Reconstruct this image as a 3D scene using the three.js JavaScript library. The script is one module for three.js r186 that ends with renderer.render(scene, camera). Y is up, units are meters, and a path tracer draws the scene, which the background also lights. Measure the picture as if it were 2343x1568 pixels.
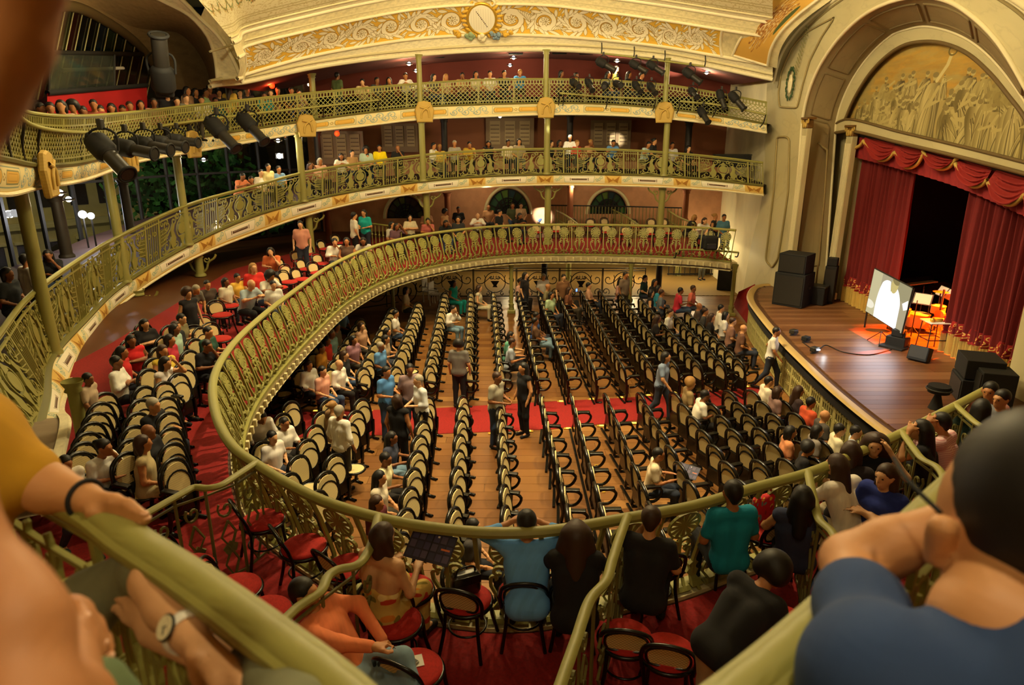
import * as THREE from 'three';
import { mergeGeometries, mergeVertices, toCreasedNormals } from 'three/addons/utils/BufferGeometryUtils.js';
import { RoundedBoxGeometry } from 'three/addons/geometries/RoundedBoxGeometry.js';
import { RectAreaLightUniformsLib } from 'three/addons/lights/RectAreaLightUniformsLib.js';
RectAreaLightUniformsLib.init();

// ---------------------------------------------------------------- camera, sky, lights, exposure
const scene = new THREE.Scene();
const FW = 2343, FH = 1568, FOC = 1556, EYE = 6.5, PITCH = THREE.MathUtils.degToRad(17.3);
const camera = new THREE.PerspectiveCamera(2 * THREE.MathUtils.radToDeg(Math.atan(FH / 2 / FOC)), FW / FH, 0.05, 200);
camera.position.set(0, EYE, 0);
camera.rotation.set(-PITCH, 0, 0);
const renderer = new THREE.WebGLRenderer({ antialias: true });
renderer.toneMapping = THREE.LinearToneMapping;
renderer.toneMappingExposure = 1.0;
renderer.shadowMap.enabled = true;
renderer.shadowMap.type = THREE.PCFSoftShadowMap;
scene.background = new THREE.Color(0.0012, 0.0016, 0.0022);
const WARM = new THREE.Color(1, 0.79, 0.41), WARM2 = new THREE.Color(1, 0.82, 0.47);
function lampAt(x, y, z, cd, color = WARM, radius = 5) {
  const l = new THREE.PointLight(color, cd, 0, 2);
  l.position.set(x, y, z); l.castShadow = true; l.shadow.radius = radius; scene.add(l);
  return l;
}
function spotAt(x, y, z, tx, ty, tz, cd, deg, color = WARM, pen = 0.6, radius = 4) {
  const l = new THREE.SpotLight(color, cd, 0, THREE.MathUtils.degToRad(deg), pen, 2);
  l.position.set(x, y, z); l.target.position.set(tx, ty, tz); l.castShadow = true; l.shadow.radius = radius;
  scene.add(l); scene.add(l.target);
  return l;
}
// chandelier lamps hang in the well of the house, above the picture; their glass globes are built with the fittings below
const HOUSE_LAMPS = [[0.5, 11.6, -12.5, 55], [2.6, 11.6, -15.5, 55], [-1.6, 11.6, -15.5, 55], [0.5, 11.6, -18.5, 55]];
for (const [x, y, z, cd] of HOUSE_LAMPS) lampAt(x, y, z, cd, WARM2, 6);
// the organ-like wash of stage light, the floods that light the painted ceiling and the orange wash on the instruments
const STAGE_WASH = spotAt(15.5, 6.4, -17.4, 11.7, 1.2, -16.9, 5000, 19, new THREE.Color(1, 0.12, 0.003), 0.5);
const SCREEN_SPILL = spotAt(2.0, 6.9, -9.0, 9.6, 1.2, -15.6, 160, 9, new THREE.Color(0.75, 0.85, 1), 0.9);
const COVE_FLOODS = [[-3, 8.6, -14.5, -5, 10.3, -25], [1.5, 8.6, -14.5, 1.5, 10.6, -27], [6, 8.6, -15, 6, 10, -26]];

// ---------------------------------------------------------------- helpers
const V3 = (x, y, z) => new THREE.Vector3(x, y, z);
const { lerp, clamp, smoothstep, degToRad: R } = THREE.MathUtils;
let seed = 20240611;
const rnd = () => { seed = (seed * 1664525 + 1013904223) >>> 0; return seed / 4294967296; };
const rr = (a, b) => a + (b - a) * rnd();
const SP = Math.sin(PITCH), CP = Math.cos(PITCH);
// a line of sight: x sideways, down, forward (for taking sizes off the photograph on a known plane)
function sight(px, py) { const t = py - FH / 2; return [px - FW / 2, FOC * SP + t * CP, FOC * CP - t * SP]; }
const on = (px, py, h) => { const [x, d, f] = sight(px, py), s = (EYE - h) / d; return V3(x * s, h, -f * s); };       // on the level h
const at = (px, py, dist) => { const [x, d, f] = sight(px, py), s = dist / f; return V3(x * s, EYE - d * s, -dist); };   // on the upright plane z = -dist
const onX = (px, py, X) => { const [x, d, f] = sight(px, py), s = X / x; return V3(X, EYE - d * s, -f * s); };          // on the upright plane x = X
const heightAt = (p, py) => { // height over the place p of picture row py
  const t = py - FH / 2, f = FOC * CP - t * SP, d = FOC * SP + t * CP; return EYE - d * (-p.z) / f;
};
const used = new Map();
function numbered(name) { const n = used.get(name) ?? 0; used.set(name, n + 1); return n ? name + '_' + String(n).padStart(3, '0') : name; }
function tag(o, label, category, group, kind) {
  if (label) o.userData.label = label;
  if (category) o.userData.category = category;
  if (group) o.userData.group = group;
  if (kind) o.userData.kind = kind;
  return o;
}
function thing(name, label, category, group, p, turn = 0) {
  const g = new THREE.Group(); g.name = numbered(name); scene.add(g);
  if (p) g.position.copy(p);
  g.rotation.y = turn;
  return tag(g, label, category, group);
}
function mesh(name, geo, mat, parent = scene) {
  const m = new THREE.Mesh(geo, mat); m.name = parent === scene ? numbered(name) : name; m.castShadow = m.receiveShadow = true; parent.add(m);
  return m;
}
function solo(name, geo, mat, label, category, group) { return tag(mesh(name, geo, mat), label, category, group); }
function struct(name, geo, mat) { return tag(mesh(name, geo, mat), null, null, null, 'structure'); }
const merge = (list) => mergeGeometries(list.map((g) => { const c = g.index ? g.toNonIndexed() : g; for (const k of Object.keys(c.attributes)) if (!['position', 'normal', 'uv'].includes(k)) c.deleteAttribute(k); return c; }));
function box(w, h, d, x = 0, y = 0, z = 0, r = 0) {
  const g = r ? new RoundedBoxGeometry(w, h, d, 1, r) : new THREE.BoxGeometry(w, h, d);
  return g.translate(x, y, z);
}
function cyl(r0, r1, h, x = 0, y = 0, z = 0, n = 12) { return new THREE.CylinderGeometry(r0, r1, h, n).translate(x, y, z); }
const poly3 = (a) => a.map((p) => (p.isVector3 ? p : V3(...p)));
function tube(pts, r, seg = 12, rad = 6, closed = false) {
  const c = new THREE.CatmullRomCurve3(poly3(pts), closed, 'centripetal');
  return new THREE.TubeGeometry(c, seg, r, rad, closed);
}
function lathe(profile, n = 14) { return new THREE.LatheGeometry(profile.map(([r, y]) => new THREE.Vector2(r, y)), n); }
function grid(fn, nu, nv, su = 1, sv = 1, flip = false) { // a surface from fn(u, v)
  const pos = [], uv = [], idx = [];
  for (let i = 0; i <= nu; i++) for (let j = 0; j <= nv; j++) { const p = fn(i / nu, j / nv); pos.push(p.x, p.y, p.z); uv.push(i / nu * su, j / nv * sv); }
  for (let i = 0; i < nu; i++) for (let j = 0; j < nv; j++) {
    const a = i * (nv + 1) + j, b = a + nv + 1;
    if (flip) idx.push(a, a + 1, b, b, a + 1, b + 1); else idx.push(a, b, a + 1, b, b + 1, a + 1);
  }
  const g = new THREE.BufferGeometry();
  g.setAttribute('position', new THREE.Float32BufferAttribute(pos, 3)); g.setAttribute('uv', new THREE.Float32BufferAttribute(uv, 2));
  g.setIndex(idx); g.computeVertexNormals();
  return g;
}
// a moulding: the outline [[side, up], ...] swept along a path, the side being to the right of travel
function sweep(path, outline, closed = true, scaleUv = 1) {
  const P = poly3(path), n = P.length, pos = [], uv = [], idx = [], k = outline.length, kk = closed ? k + 1 : k;
  let len = 0;
  for (let i = 0; i < n; i++) {
    if (i) len += P[i].distanceTo(P[i - 1]);
    const t = P[Math.min(i + 1, n - 1)].clone().sub(P[Math.max(i - 1, 0)]);
    const s = V3(-t.z, 0, t.x).normalize();
    for (let j = 0; j < kk; j++) { const [a, b] = outline[j % k]; pos.push(P[i].x + s.x * a, P[i].y + b, P[i].z + s.z * a); uv.push(len * scaleUv, j / k); }
  }
  for (let i = 0; i < n - 1; i++) for (let j = 0; j < kk - 1; j++) { const a = i * kk + j, b = a + kk; idx.push(a, b, a + 1, b, b + 1, a + 1); }
  if (closed) for (const i of [0, n - 1]) for (let j = 1; j < k - 1; j++) idx.push(i * kk, i * kk + j, i * kk + j + 1);
  const g = new THREE.BufferGeometry();
  g.setAttribute('position', new THREE.Float32BufferAttribute(pos, 3)); g.setAttribute('uv', new THREE.Float32BufferAttribute(uv, 2));
  g.setIndex(idx);
  return toCreasedNormals(g, 0.7);
}
// flat iron bars of width w and thickness d along polylines drawn in a W x H panel, set into space by map(u, v, offset)
function bars(lines, w, d, W, H, map) {
  const pos = [], idx = [];
  for (const L of lines) {
    const ww = L.w ?? w, n = L.length, base = pos.length / 3;
    for (let i = 0; i < n; i++) {
      const a = L[Math.max(0, i - 1)], b = L[Math.min(n - 1, i + 1)];
      let tx = b[0] - a[0], ty = b[1] - a[1]; const l = Math.hypot(tx, ty) || 1; tx /= l; ty /= l;
      for (const [s, o] of [[-1, -1], [1, -1], [1, 1], [-1, 1]]) {
        const p = map((L[i][0] - ty * s * ww / 2) / W, (L[i][1] + tx * s * ww / 2) / H, o * d / 2); pos.push(p.x, p.y, p.z);
      }
    }
    for (let i = 0; i < n - 1; i++) for (let j = 0; j < 4; j++) {
      const a = base + i * 4 + j, b = base + i * 4 + (j + 1) % 4; idx.push(a, b, a + 4, b, b + 4, a + 4);
    }
    const e = base + (n - 1) * 4; idx.push(base, base + 2, base + 1, base, base + 3, base + 2, e, e + 1, e + 2, e, e + 2, e + 3);
  }
  const g = new THREE.BufferGeometry(); g.setAttribute('position', new THREE.Float32BufferAttribute(pos, 3)); g.setIndex(idx);
  const f = g.toNonIndexed(); f.computeVertexNormals();
  f.setAttribute('uv', new THREE.Float32BufferAttribute(new Float32Array(f.attributes.position.count * 2), 2));
  return f;
}
// thin plates (filled outlines) in the same panel coordinates
function plates(shapes, d, W, H, map) {
  const out = [];
  for (const s of shapes) {
    const g = new THREE.ExtrudeGeometry(new THREE.Shape(s.map(([x, y]) => new THREE.Vector2(x, y))), { depth: d, bevelEnabled: false, curveSegments: 1 });
    const p = g.attributes.position;
    for (let i = 0; i < p.count; i++) { const q = map(p.getX(i) / W, p.getY(i) / H, p.getZ(i) - d / 2); p.setXYZ(i, q.x, q.y, q.z); }
    g.computeVertexNormals(); out.push(g);
  }
  return out;
}
const spiral = (cx, cy, r0, r1, a0, a1, n = 14) => Array.from({ length: n + 1 }, (_, i) => { const k = i / n, a = lerp(a0, a1, k), r = lerp(r0, r1, k); return [cx + Math.cos(a) * r, cy + Math.sin(a) * r]; });
const mirror = (L, W) => { const m = L.map(([x, y]) => [W - x, y]); if (L.w) m.w = L.w; return m; };
const flatMap = (W, H, o = V3(0, 0, 0), ux = V3(1, 0, 0), uy = V3(0, 1, 0), un = V3(0, 0, 1)) => (u, v, k) => o.clone().addScaledVector(ux, u * W).addScaledVector(uy, v * H).addScaledVector(un, k);
function along(pts, n = 300) { // even samples of a smooth line
  const c = new THREE.CatmullRomCurve3(poly3(pts), false, 'centripetal'); c.arcLengthDivisions = 600; return c.getSpacedPoints(n);
}
// ---------------------------------------------------------------- materials
const noiseCache = [];
{ const r = 256; for (let i = 0; i < r * r; i++) noiseCache.push(rnd()); }
function vnoise(x, y, px = 256, py = 256) {
  const xi = Math.floor(x), yi = Math.floor(y), fx = x - xi, fy = y - yi, s = fx * fx * (3 - 2 * fx), t = fy * fy * (3 - 2 * fy);
  const g = (a, b) => noiseCache[(((a % px) + px) % px) + (((b % py) + py) % py) * 256];
  return lerp(lerp(g(xi, yi), g(xi + 1, yi), s), lerp(g(xi, yi + 1), g(xi + 1, yi + 1), s), t);
}
function fbm(x, y, o = 4, p = 256) { let s = 0, a = 0.5; for (let i = 0; i < o; i++) { s += a * vnoise(x, y, p, p); x *= 2; y *= 2; a *= 0.5; p = Math.min(256, p * 2); } return s; }
function dataTex(n, m, fn, srgb = true) {
  const d = new Uint8Array(n * m * 4);
  for (let j = 0; j < m; j++) for (let i = 0; i < n; i++) { const c = fn(i / n, j / m); for (let k = 0; k < 3; k++) d[(j * n + i) * 4 + k] = clamp(c[k], 0, 1) * 255; d[(j * n + i) * 4 + 3] = 255; }
  const t = new THREE.DataTexture(d, n, m); t.wrapS = t.wrapT = THREE.RepeatWrapping; t.magFilter = THREE.LinearFilter; t.minFilter = THREE.LinearFilter;
  if (srgb) t.colorSpace = THREE.SRGBColorSpace; t.needsUpdate = true; return t;
}
function canvasTex(w, h, draw) {
  const c = document.createElement('canvas'); c.width = w; c.height = h; const x = c.getContext('2d'); draw(x, w, h);
  const t = new THREE.CanvasTexture(c); t.colorSpace = THREE.SRGBColorSpace; t.wrapS = t.wrapT = THREE.RepeatWrapping; return t;
}
const hex = (h) => { const c = new THREE.Color(h); return c; };
const mat = (color, rough = 0.8, o = {}) => new THREE.MeshStandardMaterial({ color: hex(color), roughness: rough, ...o });
const grain = dataTex(256, 256, (u, v) => { const n = fbm(u * 6, v * 90, 4, 6), k = 0.72 + 0.5 * n; return [k, k, k]; });
const plaster = dataTex(256, 256, (u, v) => { const n = fbm(u * 8, v * 8, 5, 8), k = 0.84 + 0.26 * n; return [k, k * 0.995, k * 0.98]; });
const marbleT = dataTex(512, 512, (u, v) => {
  const w = fbm(u * 6, v * 6, 5, 6), vein = Math.pow(1 - Math.abs(2 * ((u * 3 + w * 2.2) % 1) - 1), 9), k = 0.93 + 0.1 * w - vein * 0.05; return [k, k * 0.99, k * 0.97];
});
const weave = dataTex(128, 128, (u, v) => { const a = Math.sin(u * 16 * Math.PI * 2) * Math.sin(v * 16 * Math.PI * 2), k = 0.86 + 0.16 * a; return [k, k * 0.98, k * 0.93]; });
const pile = dataTex(256, 256, (u, v) => { const n = fbm(u * 60, v * 60, 3, 60), k = 0.82 + 0.3 * n; return [k, k, k]; });
const clothT = dataTex(256, 256, (u, v) => { const n = fbm(u * 20, v * 8, 4, 4), k = 0.86 + 0.24 * n; return [k, k, k]; });
const tr = (t, a, b) => { const c = t.clone(); c.repeat.set(a, b); c.needsUpdate = true; return c; };
const M = {
  iron: mat('#8f8a45', 0.5),
  ironDark: mat('#6f6a34', 0.6),
  column: mat('#938e4c', 0.45),
  black: mat('#0d0b09', 0.26),
  blackMatt: mat('#0f0e0d', 0.8),
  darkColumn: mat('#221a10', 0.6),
  cane: mat('#f2dfa4', 0.75, { map: tr(weave, 2, 2) }),
  velvet: mat('#b41d11', 0.9, { map: tr(pile, 1, 1) }),
  carpet: mat('#8f1009', 0.95, { map: tr(pile, 1, 1) }),
  curtain: mat('#680a0a', 0.9, { map: tr(clothT, 2, 1) }),
  valance: mat('#86151a', 0.85, { map: tr(clothT, 1, 1) }),
  gold: mat('#c2a04c', 0.7, { map: tr(clothT, 4, 1) }),
  brass: mat('#d9b040', 0.4, { metalness: 0.6 }),
  cream: mat('#dccf9f', 0.85, { map: tr(plaster, 1, 1) }),
  creamLight: mat('#eee3bb', 0.8, { map: tr(plaster, 1, 1) }),
  marble: mat('#c6bd94', 0.6, { map: tr(marbleT, 0.35, 0.35) }),
  tan: mat('#a58a5c', 0.9, { map: tr(plaster, 1, 1) }),
  soffit: mat('#968762', 0.8, { map: tr(marbleT, 0.4, 0.4) }),
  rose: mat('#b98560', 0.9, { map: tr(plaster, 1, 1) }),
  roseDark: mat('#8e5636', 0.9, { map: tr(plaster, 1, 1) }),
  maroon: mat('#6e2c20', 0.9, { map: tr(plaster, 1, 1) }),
  woodDark: mat('#4a2c16', 0.6, { map: tr(grain, 1, 1) }),
  slabUnder: mat('#8f7c62', 0.85, { map: tr(plaster, 1, 1) }),
  ochre: mat('#e0b23e', 0.8, { map: tr(plaster, 1, 1) }),
  lampGlass: new THREE.MeshStandardMaterial({ color: hex('#fff4d8'), emissive: hex('#ffe2a8'), emissiveIntensity: 3 }),
  lampCold: new THREE.MeshStandardMaterial({ color: hex('#ffffff'), emissive: hex('#e8f0ff'), emissiveIntensity: 6 }),
  lampRed: new THREE.MeshStandardMaterial({ color: hex('#ff3010'), emissive: hex('#ff2808'), emissiveIntensity: 4 }),
  lampStep: new THREE.MeshStandardMaterial({ color: hex('#ffdf70'), emissive: hex('#ffc648'), emissiveIntensity: 2.2 }),
  pane: new THREE.MeshPhysicalMaterial({ color: hex('#cfd8c8'), roughness: 0.02, transmission: 1, thickness: 0, ior: 1.5 }),
  tile: mat('#a88a4c', 0.7, { map: tr(weave, 0.35, 0.35) }),
  redPanel: mat('#b30f12', 0.7),
  white: mat('#e9e4d6', 0.7),
  gunmetal: mat('#2c2924', 0.5, { metalness: 0.3 }),
};
const plankTones = ['#835528', '#8e602f', '#784c22', '#986a36', '#875a2b'].map((c) => new THREE.MeshStandardMaterial({ color: hex(c), roughness: 0.4, map: tr(grain, 0.4, 2) }));
const stageTones = ['#6d4527', '#76502f', '#643d20', '#7e5534'].map((c) => new THREE.MeshStandardMaterial({ color: hex(c), roughness: 0.42, map: tr(grain, 0.4, 2) }));
// ---------------------------------------------------------------- lines of the three galleries (rail, floor edge, lower edge) as smooth curves
function makeRim(st, n = 360) { // st: [rail x, y, floor edge x, y, lower edge x, y, distance]
  const cv = (i) => new THREE.CatmullRomCurve3(st.map((s) => at(s[i], s[i + 1], s[6])), false, 'centripetal');
  const cr = cv(0), ct = cv(2), cb = cv(4), raw = [];
  for (let i = 0; i <= 1200; i++) raw.push(cr.getPoint(i / 1200));
  const acc = [0]; for (let i = 1; i <= 1200; i++) acc.push(acc[i - 1] + raw[i].distanceTo(raw[i - 1]));
  const total = acc[1200], par = (s) => { let lo = 0, hi = 1200; const w = s * total; while (hi - lo > 1) { const m = (lo + hi) >> 1; if (acc[m] <= w) lo = m; else hi = m; } return (lo + (w - acc[lo]) / Math.max(1e-9, acc[hi] - acc[lo])) / 1200; };
  const rim = {
    len: total,
    rail: (s) => cr.getPoint(par(clamp(s, 0, 1))), top: (s) => ct.getPoint(par(clamp(s, 0, 1))), bot: (s) => cb.getPoint(par(clamp(s, 0, 1))),
    out: (s) => { const a = rim.rail(Math.max(0, s - 0.004)), b = rim.rail(Math.min(1, s + 0.004)), t = b.sub(a); return V3(-t.z, 0, t.x).normalize(); },
  };
  rim.map = (s0, s1) => (u, v, k) => { const s = lerp(s0, s1, u), t = rim.top(s); return t.lerp(rim.rail(s), v).addScaledVector(rim.out(s), -k); };
  rim.atPx = (px) => { let best = 0, bd = 1e9; for (let i = 0; i <= 600; i++) { const p = rim.rail(i / 600), q = toPx(p); if (Math.abs(q[0] - px) < bd) { bd = Math.abs(q[0] - px); best = i / 600; } } return best; };
  return rim;
}
function toPx(p) { const dy = EYE - p.y, d = -p.z, zc = d * CP + dy * SP, yc = dy * CP - d * SP; return [FW / 2 + FOC * p.x / zc, FH / 2 + FOC * yc / zc]; }
const R2 = makeRim([
  [1746, 374, 1747, 425, 1748, 447, 25.0], [1640, 361, 1640, 413, 1640, 435, 25.8], [1520, 350, 1520, 403, 1520, 428, 26.6], [1385, 343, 1385, 399, 1385, 424, 27], [1250, 342, 1250, 399, 1250, 423, 27],
  [1100, 346, 1100, 404, 1100, 428, 26.8], [968, 356, 968, 415, 968, 441, 26.3], [830, 374, 830, 434, 830, 461, 25.4], [700, 395, 701, 460, 702, 492, 24.2], [570, 430, 572, 497, 574, 536, 22.6],
  [428, 471, 432, 560, 436, 592, 20.5], [279, 539, 287, 646, 292, 682, 18], [166, 606, 187, 738, 206, 778, 14.6], [64, 684, 112, 826, 158, 868, 11.8], [0, 765, 100, 912, 133, 937, 10],
  [-60, 850, 84, 985, 147, 972, 8.8], [-110, 935, 82, 1065, 122, 1085, 7.6], [-160, 1020, 62, 1150, 105, 1175, 6.6]]);
const R3 = makeRim([
  [1755, 236, 1755, 284, 1755, 304, 25.0], [1641, 214, 1641, 264, 1641, 285, 25.8], [1523, 195, 1523, 249, 1523, 271, 26.6], [1384, 185, 1384, 238, 1384, 263, 27], [1250, 182, 1250, 236, 1250, 262, 27],
  [1100, 184, 1100, 239, 1100, 267, 26.8], [962, 192, 962, 245, 962, 273, 26.3], [830, 203, 830, 259, 830, 288, 25.4], [689, 216, 690, 278, 690, 304, 24.2], [565, 229, 567, 296, 568, 325, 22.6],
  [455, 241, 455, 313, 455, 345, 20.5], [321, 257, 321, 334, 321, 368, 17.5], [187, 268, 187, 371, 187, 412, 14], [80, 263, 80, 378, 80, 430, 11.2], [16, 245, 12, 366, 10, 446, 9.6], [-60, 215, -66, 350, -70, 440, 8.2], [-170, 170, -180, 320, -185, 430, 6.8]]);
const L1H = 3.25, F1 = 2.15;
const rim1px = [[1684, 527], [1620, 522], [1500, 517], [1300, 514], [1150, 517], [1000, 532], [880, 556], [770, 600], [680, 660], [600, 722], [540, 778], [502, 830], [487, 875], [490, 930], [509, 985], [543, 1030], [592, 1064], [650, 1100], [747, 1147], [855, 1180], [935, 1197], [1040, 1211], [1136, 1217], [1260, 1212], [1435, 1183], [1580, 1157], [1720, 1116], [1860, 1077], [1930, 1048], [2041, 1000], [2175, 933], [2258, 889]];
const rim1pts = rim1px.map(([x, y]) => on(x, y, L1H));
const R1 = (() => {
  const c = new THREE.CatmullRomCurve3(rim1pts, false, 'centripetal'); c.arcLengthDivisions = 1200;
  const belly = (v) => 0.30 * Math.pow(1 - v, 0.8) * smoothstep(v, -0.12, 0.16);
  const r = { len: c.getLength(), rail: (s) => c.getPointAt(clamp(s, 0, 1)), out: (s) => { const a = r.rail(Math.max(0, s - 0.003)), b = r.rail(Math.min(1, s + 0.003)), t = b.sub(a); return V3(-t.z, 0, t.x).normalize(); } };
  r.map = (s0, s1) => (u, v, k) => { const s = lerp(s0, s1, u), p = r.rail(s), o = r.out(s); p.y = lerp(F1 + 0.03, L1H - 0.03, v); return p.addScaledVector(o, -belly(v) - k); };
  return r;
})();
const LDIST = (px) => { const a = [[-170, 6.8], [-60, 8.2], [10, 9.6], [80, 11.5], [176, 14.2], [300, 17.8], [440, 20.5], [568, 22.6], [700, 24.2], [830, 25.4], [965, 26.3], [1100, 26.8], [1250, 27], [1385, 27], [1523, 26.6], [1641, 25.8], [1755, 25]]; for (let i = 1; i < a.length; i++) if (px <= a[i][0]) return lerp(a[i - 1][1], a[i][1], clamp((px - a[i - 1][0]) / (a[i][0] - a[i - 1][0]), 0, 1)); return 25; };

// ---------------------------------------------------------------- floors
const planShape = (pts) => new THREE.Shape(pts.map((p) => new THREE.Vector2(p.x ?? p[0], -(p.z ?? p[1]))));
const slab = (pts, h0, h1) => new THREE.ExtrudeGeometry(planShape(pts), { depth: h1 - h0, bevelEnabled: false }).rotateX(-Math.PI / 2).translate(0, h0, 0);
const floor = struct('floor', slab([[-9.5, -3], [9.9, -3], [9.9, -27.4], [-9.5, -27.4]], -0.3, -0.02), M.woodDark);
{
  const W = 0.3; let n = 0;
  for (let z = -5.4; z > -27.3; z -= W) {
    let x = -7.4 - (n % 3) * 1.3; n++;
    while (x < 9.7) {
      const l = rr(4.2, 7.2), x1 = Math.min(x + l, 9.75), x0 = Math.max(x, -8);
      if (x1 - x0 > 0.2) {
        const g = box(x1 - x0 - 0.008, 0.025, W - 0.008, (x0 + x1) / 2, -0.0125, z - W / 2), uv = g.attributes.uv, p = g.attributes.position, du = rnd() * 9;
        for (let i = 0; i < p.count; i++) uv.setXY(i, p.getX(i) * 0.6 + du, p.getZ(i) * 0.6);
        mesh('plank', g, plankTones[Math.floor(rnd() * 5)], floor);
      }
      x = x1;
    }
  }
}
struct('floor_patio', slab([[-9.5, -27.4], [9.9, -27.4], [9.9, -36], [-9.5, -36]], -0.3, 0.004), M.tile);
// the red carpet of the cross aisle
solo('carpet_runner', slab([[-6.2, -15.1], [-1.84, -15.43], [0.95, -15.85], [4.25, -16.3], [6.75, -16.95], [6.75, -15.9], [3.93, -14.95], [0.88, -14.2], [-1.7, -13.95], [-6.2, -13.7]], 0, 0.012), M.carpet, 'red carpet runner along the cross aisle between the two blocks of seats', 'carpet');
// first gallery: floor slab and its red carpet
const rimPlan = along(rim1pts, 160);
const insetRim = rimPlan.map((p, i) => { const o = R1.out(i / 160); return p.clone().addScaledVector(o, -0.2); });
const outer1 = [[9.6, -9.6], [9.6, -2.2], [-12, -2.2], [-14.6, -12], [-14.6, -24], [-9, -31], [7.95, -31], [7.75, -24.8]].map(([x, z]) => V3(x, 0, z));
const g1slab = struct('floor_first_gallery', slab([...insetRim, ...outer1], 1.92, F1 - 0.02), mat('#5a3318', 0.5));
const carpet1 = rimPlan.map((p, i) => p.clone().addScaledVector(R1.out(i / 160), -0.06));
tag(mesh('carpet', slab([...carpet1, [9.6, -9.6], [9.6, -2.2], [-8.2, -2.2], [-8.6, -8], [-8.6, -14], [-9.2, -22], [-7, -29], [7.9, -29], [7.75, -24.8]], F1 - 0.02, F1), M.carpet), 'red fitted carpet over the whole floor of the first gallery', 'carpet');
{ // moulded edge with its row of brackets
  const edge = along(insetRim, 240);
  const trim = struct('trim_1', sweep(edge, [[-0.02, 1.86 - L1H], [0.2, 1.86 - L1H], [0.2, 1.9 - L1H], [-0.03, 1.95 - L1H], [-0.05, 2.05 - L1H], [-0.07, 2.1 - L1H], [-0.07, 2.17 - L1H], [0.1, 2.17 - L1H], [0.1, 1.92 - L1H]].map(([a, b]) => [a, b])), M.cream);
  const n = Math.round(R1.len / 0.28), sh = box(0.07, 0.13, 0.07, 0, 0, 0, 0.015);
  const gs = [];
  for (let i = 0; i < n; i++) { const s = (i + 0.5) / n, p = R1.rail(s).addScaledVector(R1.out(s), -0.28), o = R1.out(s); const g = sh.clone(); g.rotateY(Math.atan2(-o.x, -o.z)); g.translate(p.x, 2.02, p.z); gs.push(g); }
  const br = mesh('bracket', merge(gs), M.cream, trim); tag(br, null, null, null, 'stuff');
}

// ---------------------------------------------------------------- balustrades
const railOutline = (w, h) => [[-w, 0], [-w * 1.15, h * 0.45], [-w * 0.8, h * 0.8], [-w * 0.3, h], [w * 0.3, h], [w * 0.8, h * 0.8], [w * 1.15, h * 0.45], [w, 0]];
function palmettePanel(W, H) {
  const L = [], S = [], cx = W / 2, cy = H * 0.78, r = 0.15;
  for (let i = 0; i < 12; i++) { const a = i / 12 * 6.283 + 0.13, P = (q, d) => [cx + Math.cos(a + d) * q, cy + Math.sin(a + d) * q]; S.push([P(0.03, -0.3), P(r * 0.7, -0.2), P(r * 0.98, -0.17), P(r * 1.08, 0), P(r * 0.98, 0.17), P(r * 0.7, 0.2), P(0.03, 0.3)]); }
  S.push(Array.from({ length: 10 }, (_, i) => [cx + Math.cos(i / 10 * 6.283) * 0.045, cy + Math.sin(i / 10 * 6.283) * 0.045])); L.push(Object.assign(spiral(cx, cy, r * 1.12, r * 1.12, 0, 6.283, 20), { w: 0.022 }));
  for (const m of [0, 1]) {
    const put = (l, w) => { l.w = w; L.push(m ? mirror(l, W) : l); };
    put([...spiral(cx - 0.09, H * 0.53, 0.02, 0.085, 5.6, -0.8, 14), [cx - 0.02, H * 0.42], [cx, H * 0.3]], 0.034);
    put([[cx - 0.015, 0.02], [cx - 0.1, H * 0.2], [cx - 0.17, H * 0.36], [cx - 0.17, H * 0.44], ...spiral(cx - 0.13, H * 0.45, 0.04, 0.01, Math.PI, -1.5, 6)], 0.034);
    put([[cx - 0.12, 0.02], [cx - 0.16, 0.1], [cx - 0.1, 0.16], [cx - 0.02, 0.2]], 0.026);
    put([[cx, H * 0.62], [cx - 0.07, H * 0.66], [cx - 0.13, H * 0.62]], 0.024);
  }
  L.push(Object.assign([[cx, 0.02], [cx, H * 0.64]], { w: 0.03 }));
  L.push(Object.assign([[cx - 0.2, 0.03], [cx + 0.2, 0.03]], { w: 0.03 }));
  return [L, S];
}
function buildPalmette(parent) {
  const N = Math.round(R1.len / 0.58), W = R1.len / N, H = L1H - F1;
  for (let i = 0; i < N; i++) {
    const mp = R1.map(i / N, (i + 1) / N), [L, S] = palmettePanel(W, H);
    mesh('panel', merge([bars(L, 0.026, 0.03, W, H, mp), ...plates(S, 0.02, W, H, mp)]), M.iron, parent);
    const P = [[0, 0], [0, 0.1], [0, 0.3], [0, 0.55], [0, 0.8], [0, H]]; P.w = 0.036;
    const leaf = [[-0.07, 0.03], [-0.03, 0.1], [-0.08, 0.14], [-0.03, 0.18], [-0.06, 0.24], [-0.018, 0.27], [0.018, 0.27], [0.06, 0.24], [0.03, 0.18], [0.08, 0.14], [0.03, 0.1], [0.07, 0.03]];
    mesh('baluster', merge([bars([P], 0.036, 0.036, W, H, mp), ...plates([leaf], 0.05, W, H, mp)]), M.iron, parent);
  }
  const top = Array.from({ length: 241 }, (_, i) => R1.rail(i / 240)), low = top.map((p, i) => { const o = R1.out(i / 240); return p.clone().addScaledVector(o, -0.24).setY(F1 + 0.04); });
  mesh('top_rail', sweep(top, railOutline(0.05, 0.075).map(([a, b]) => [a, b - 0.04])), M.iron, parent);
  mesh('bottom_rail', sweep(low, [[-0.05, -0.02], [-0.05, 0.03], [0.05, 0.03], [0.05, -0.02]]), M.iron, parent);
}
const bal1 = thing('balustrade', 'olive green iron balustrade with rows of palmettes around the first gallery', 'balustrade');
buildPalmette(bal1);

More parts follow.
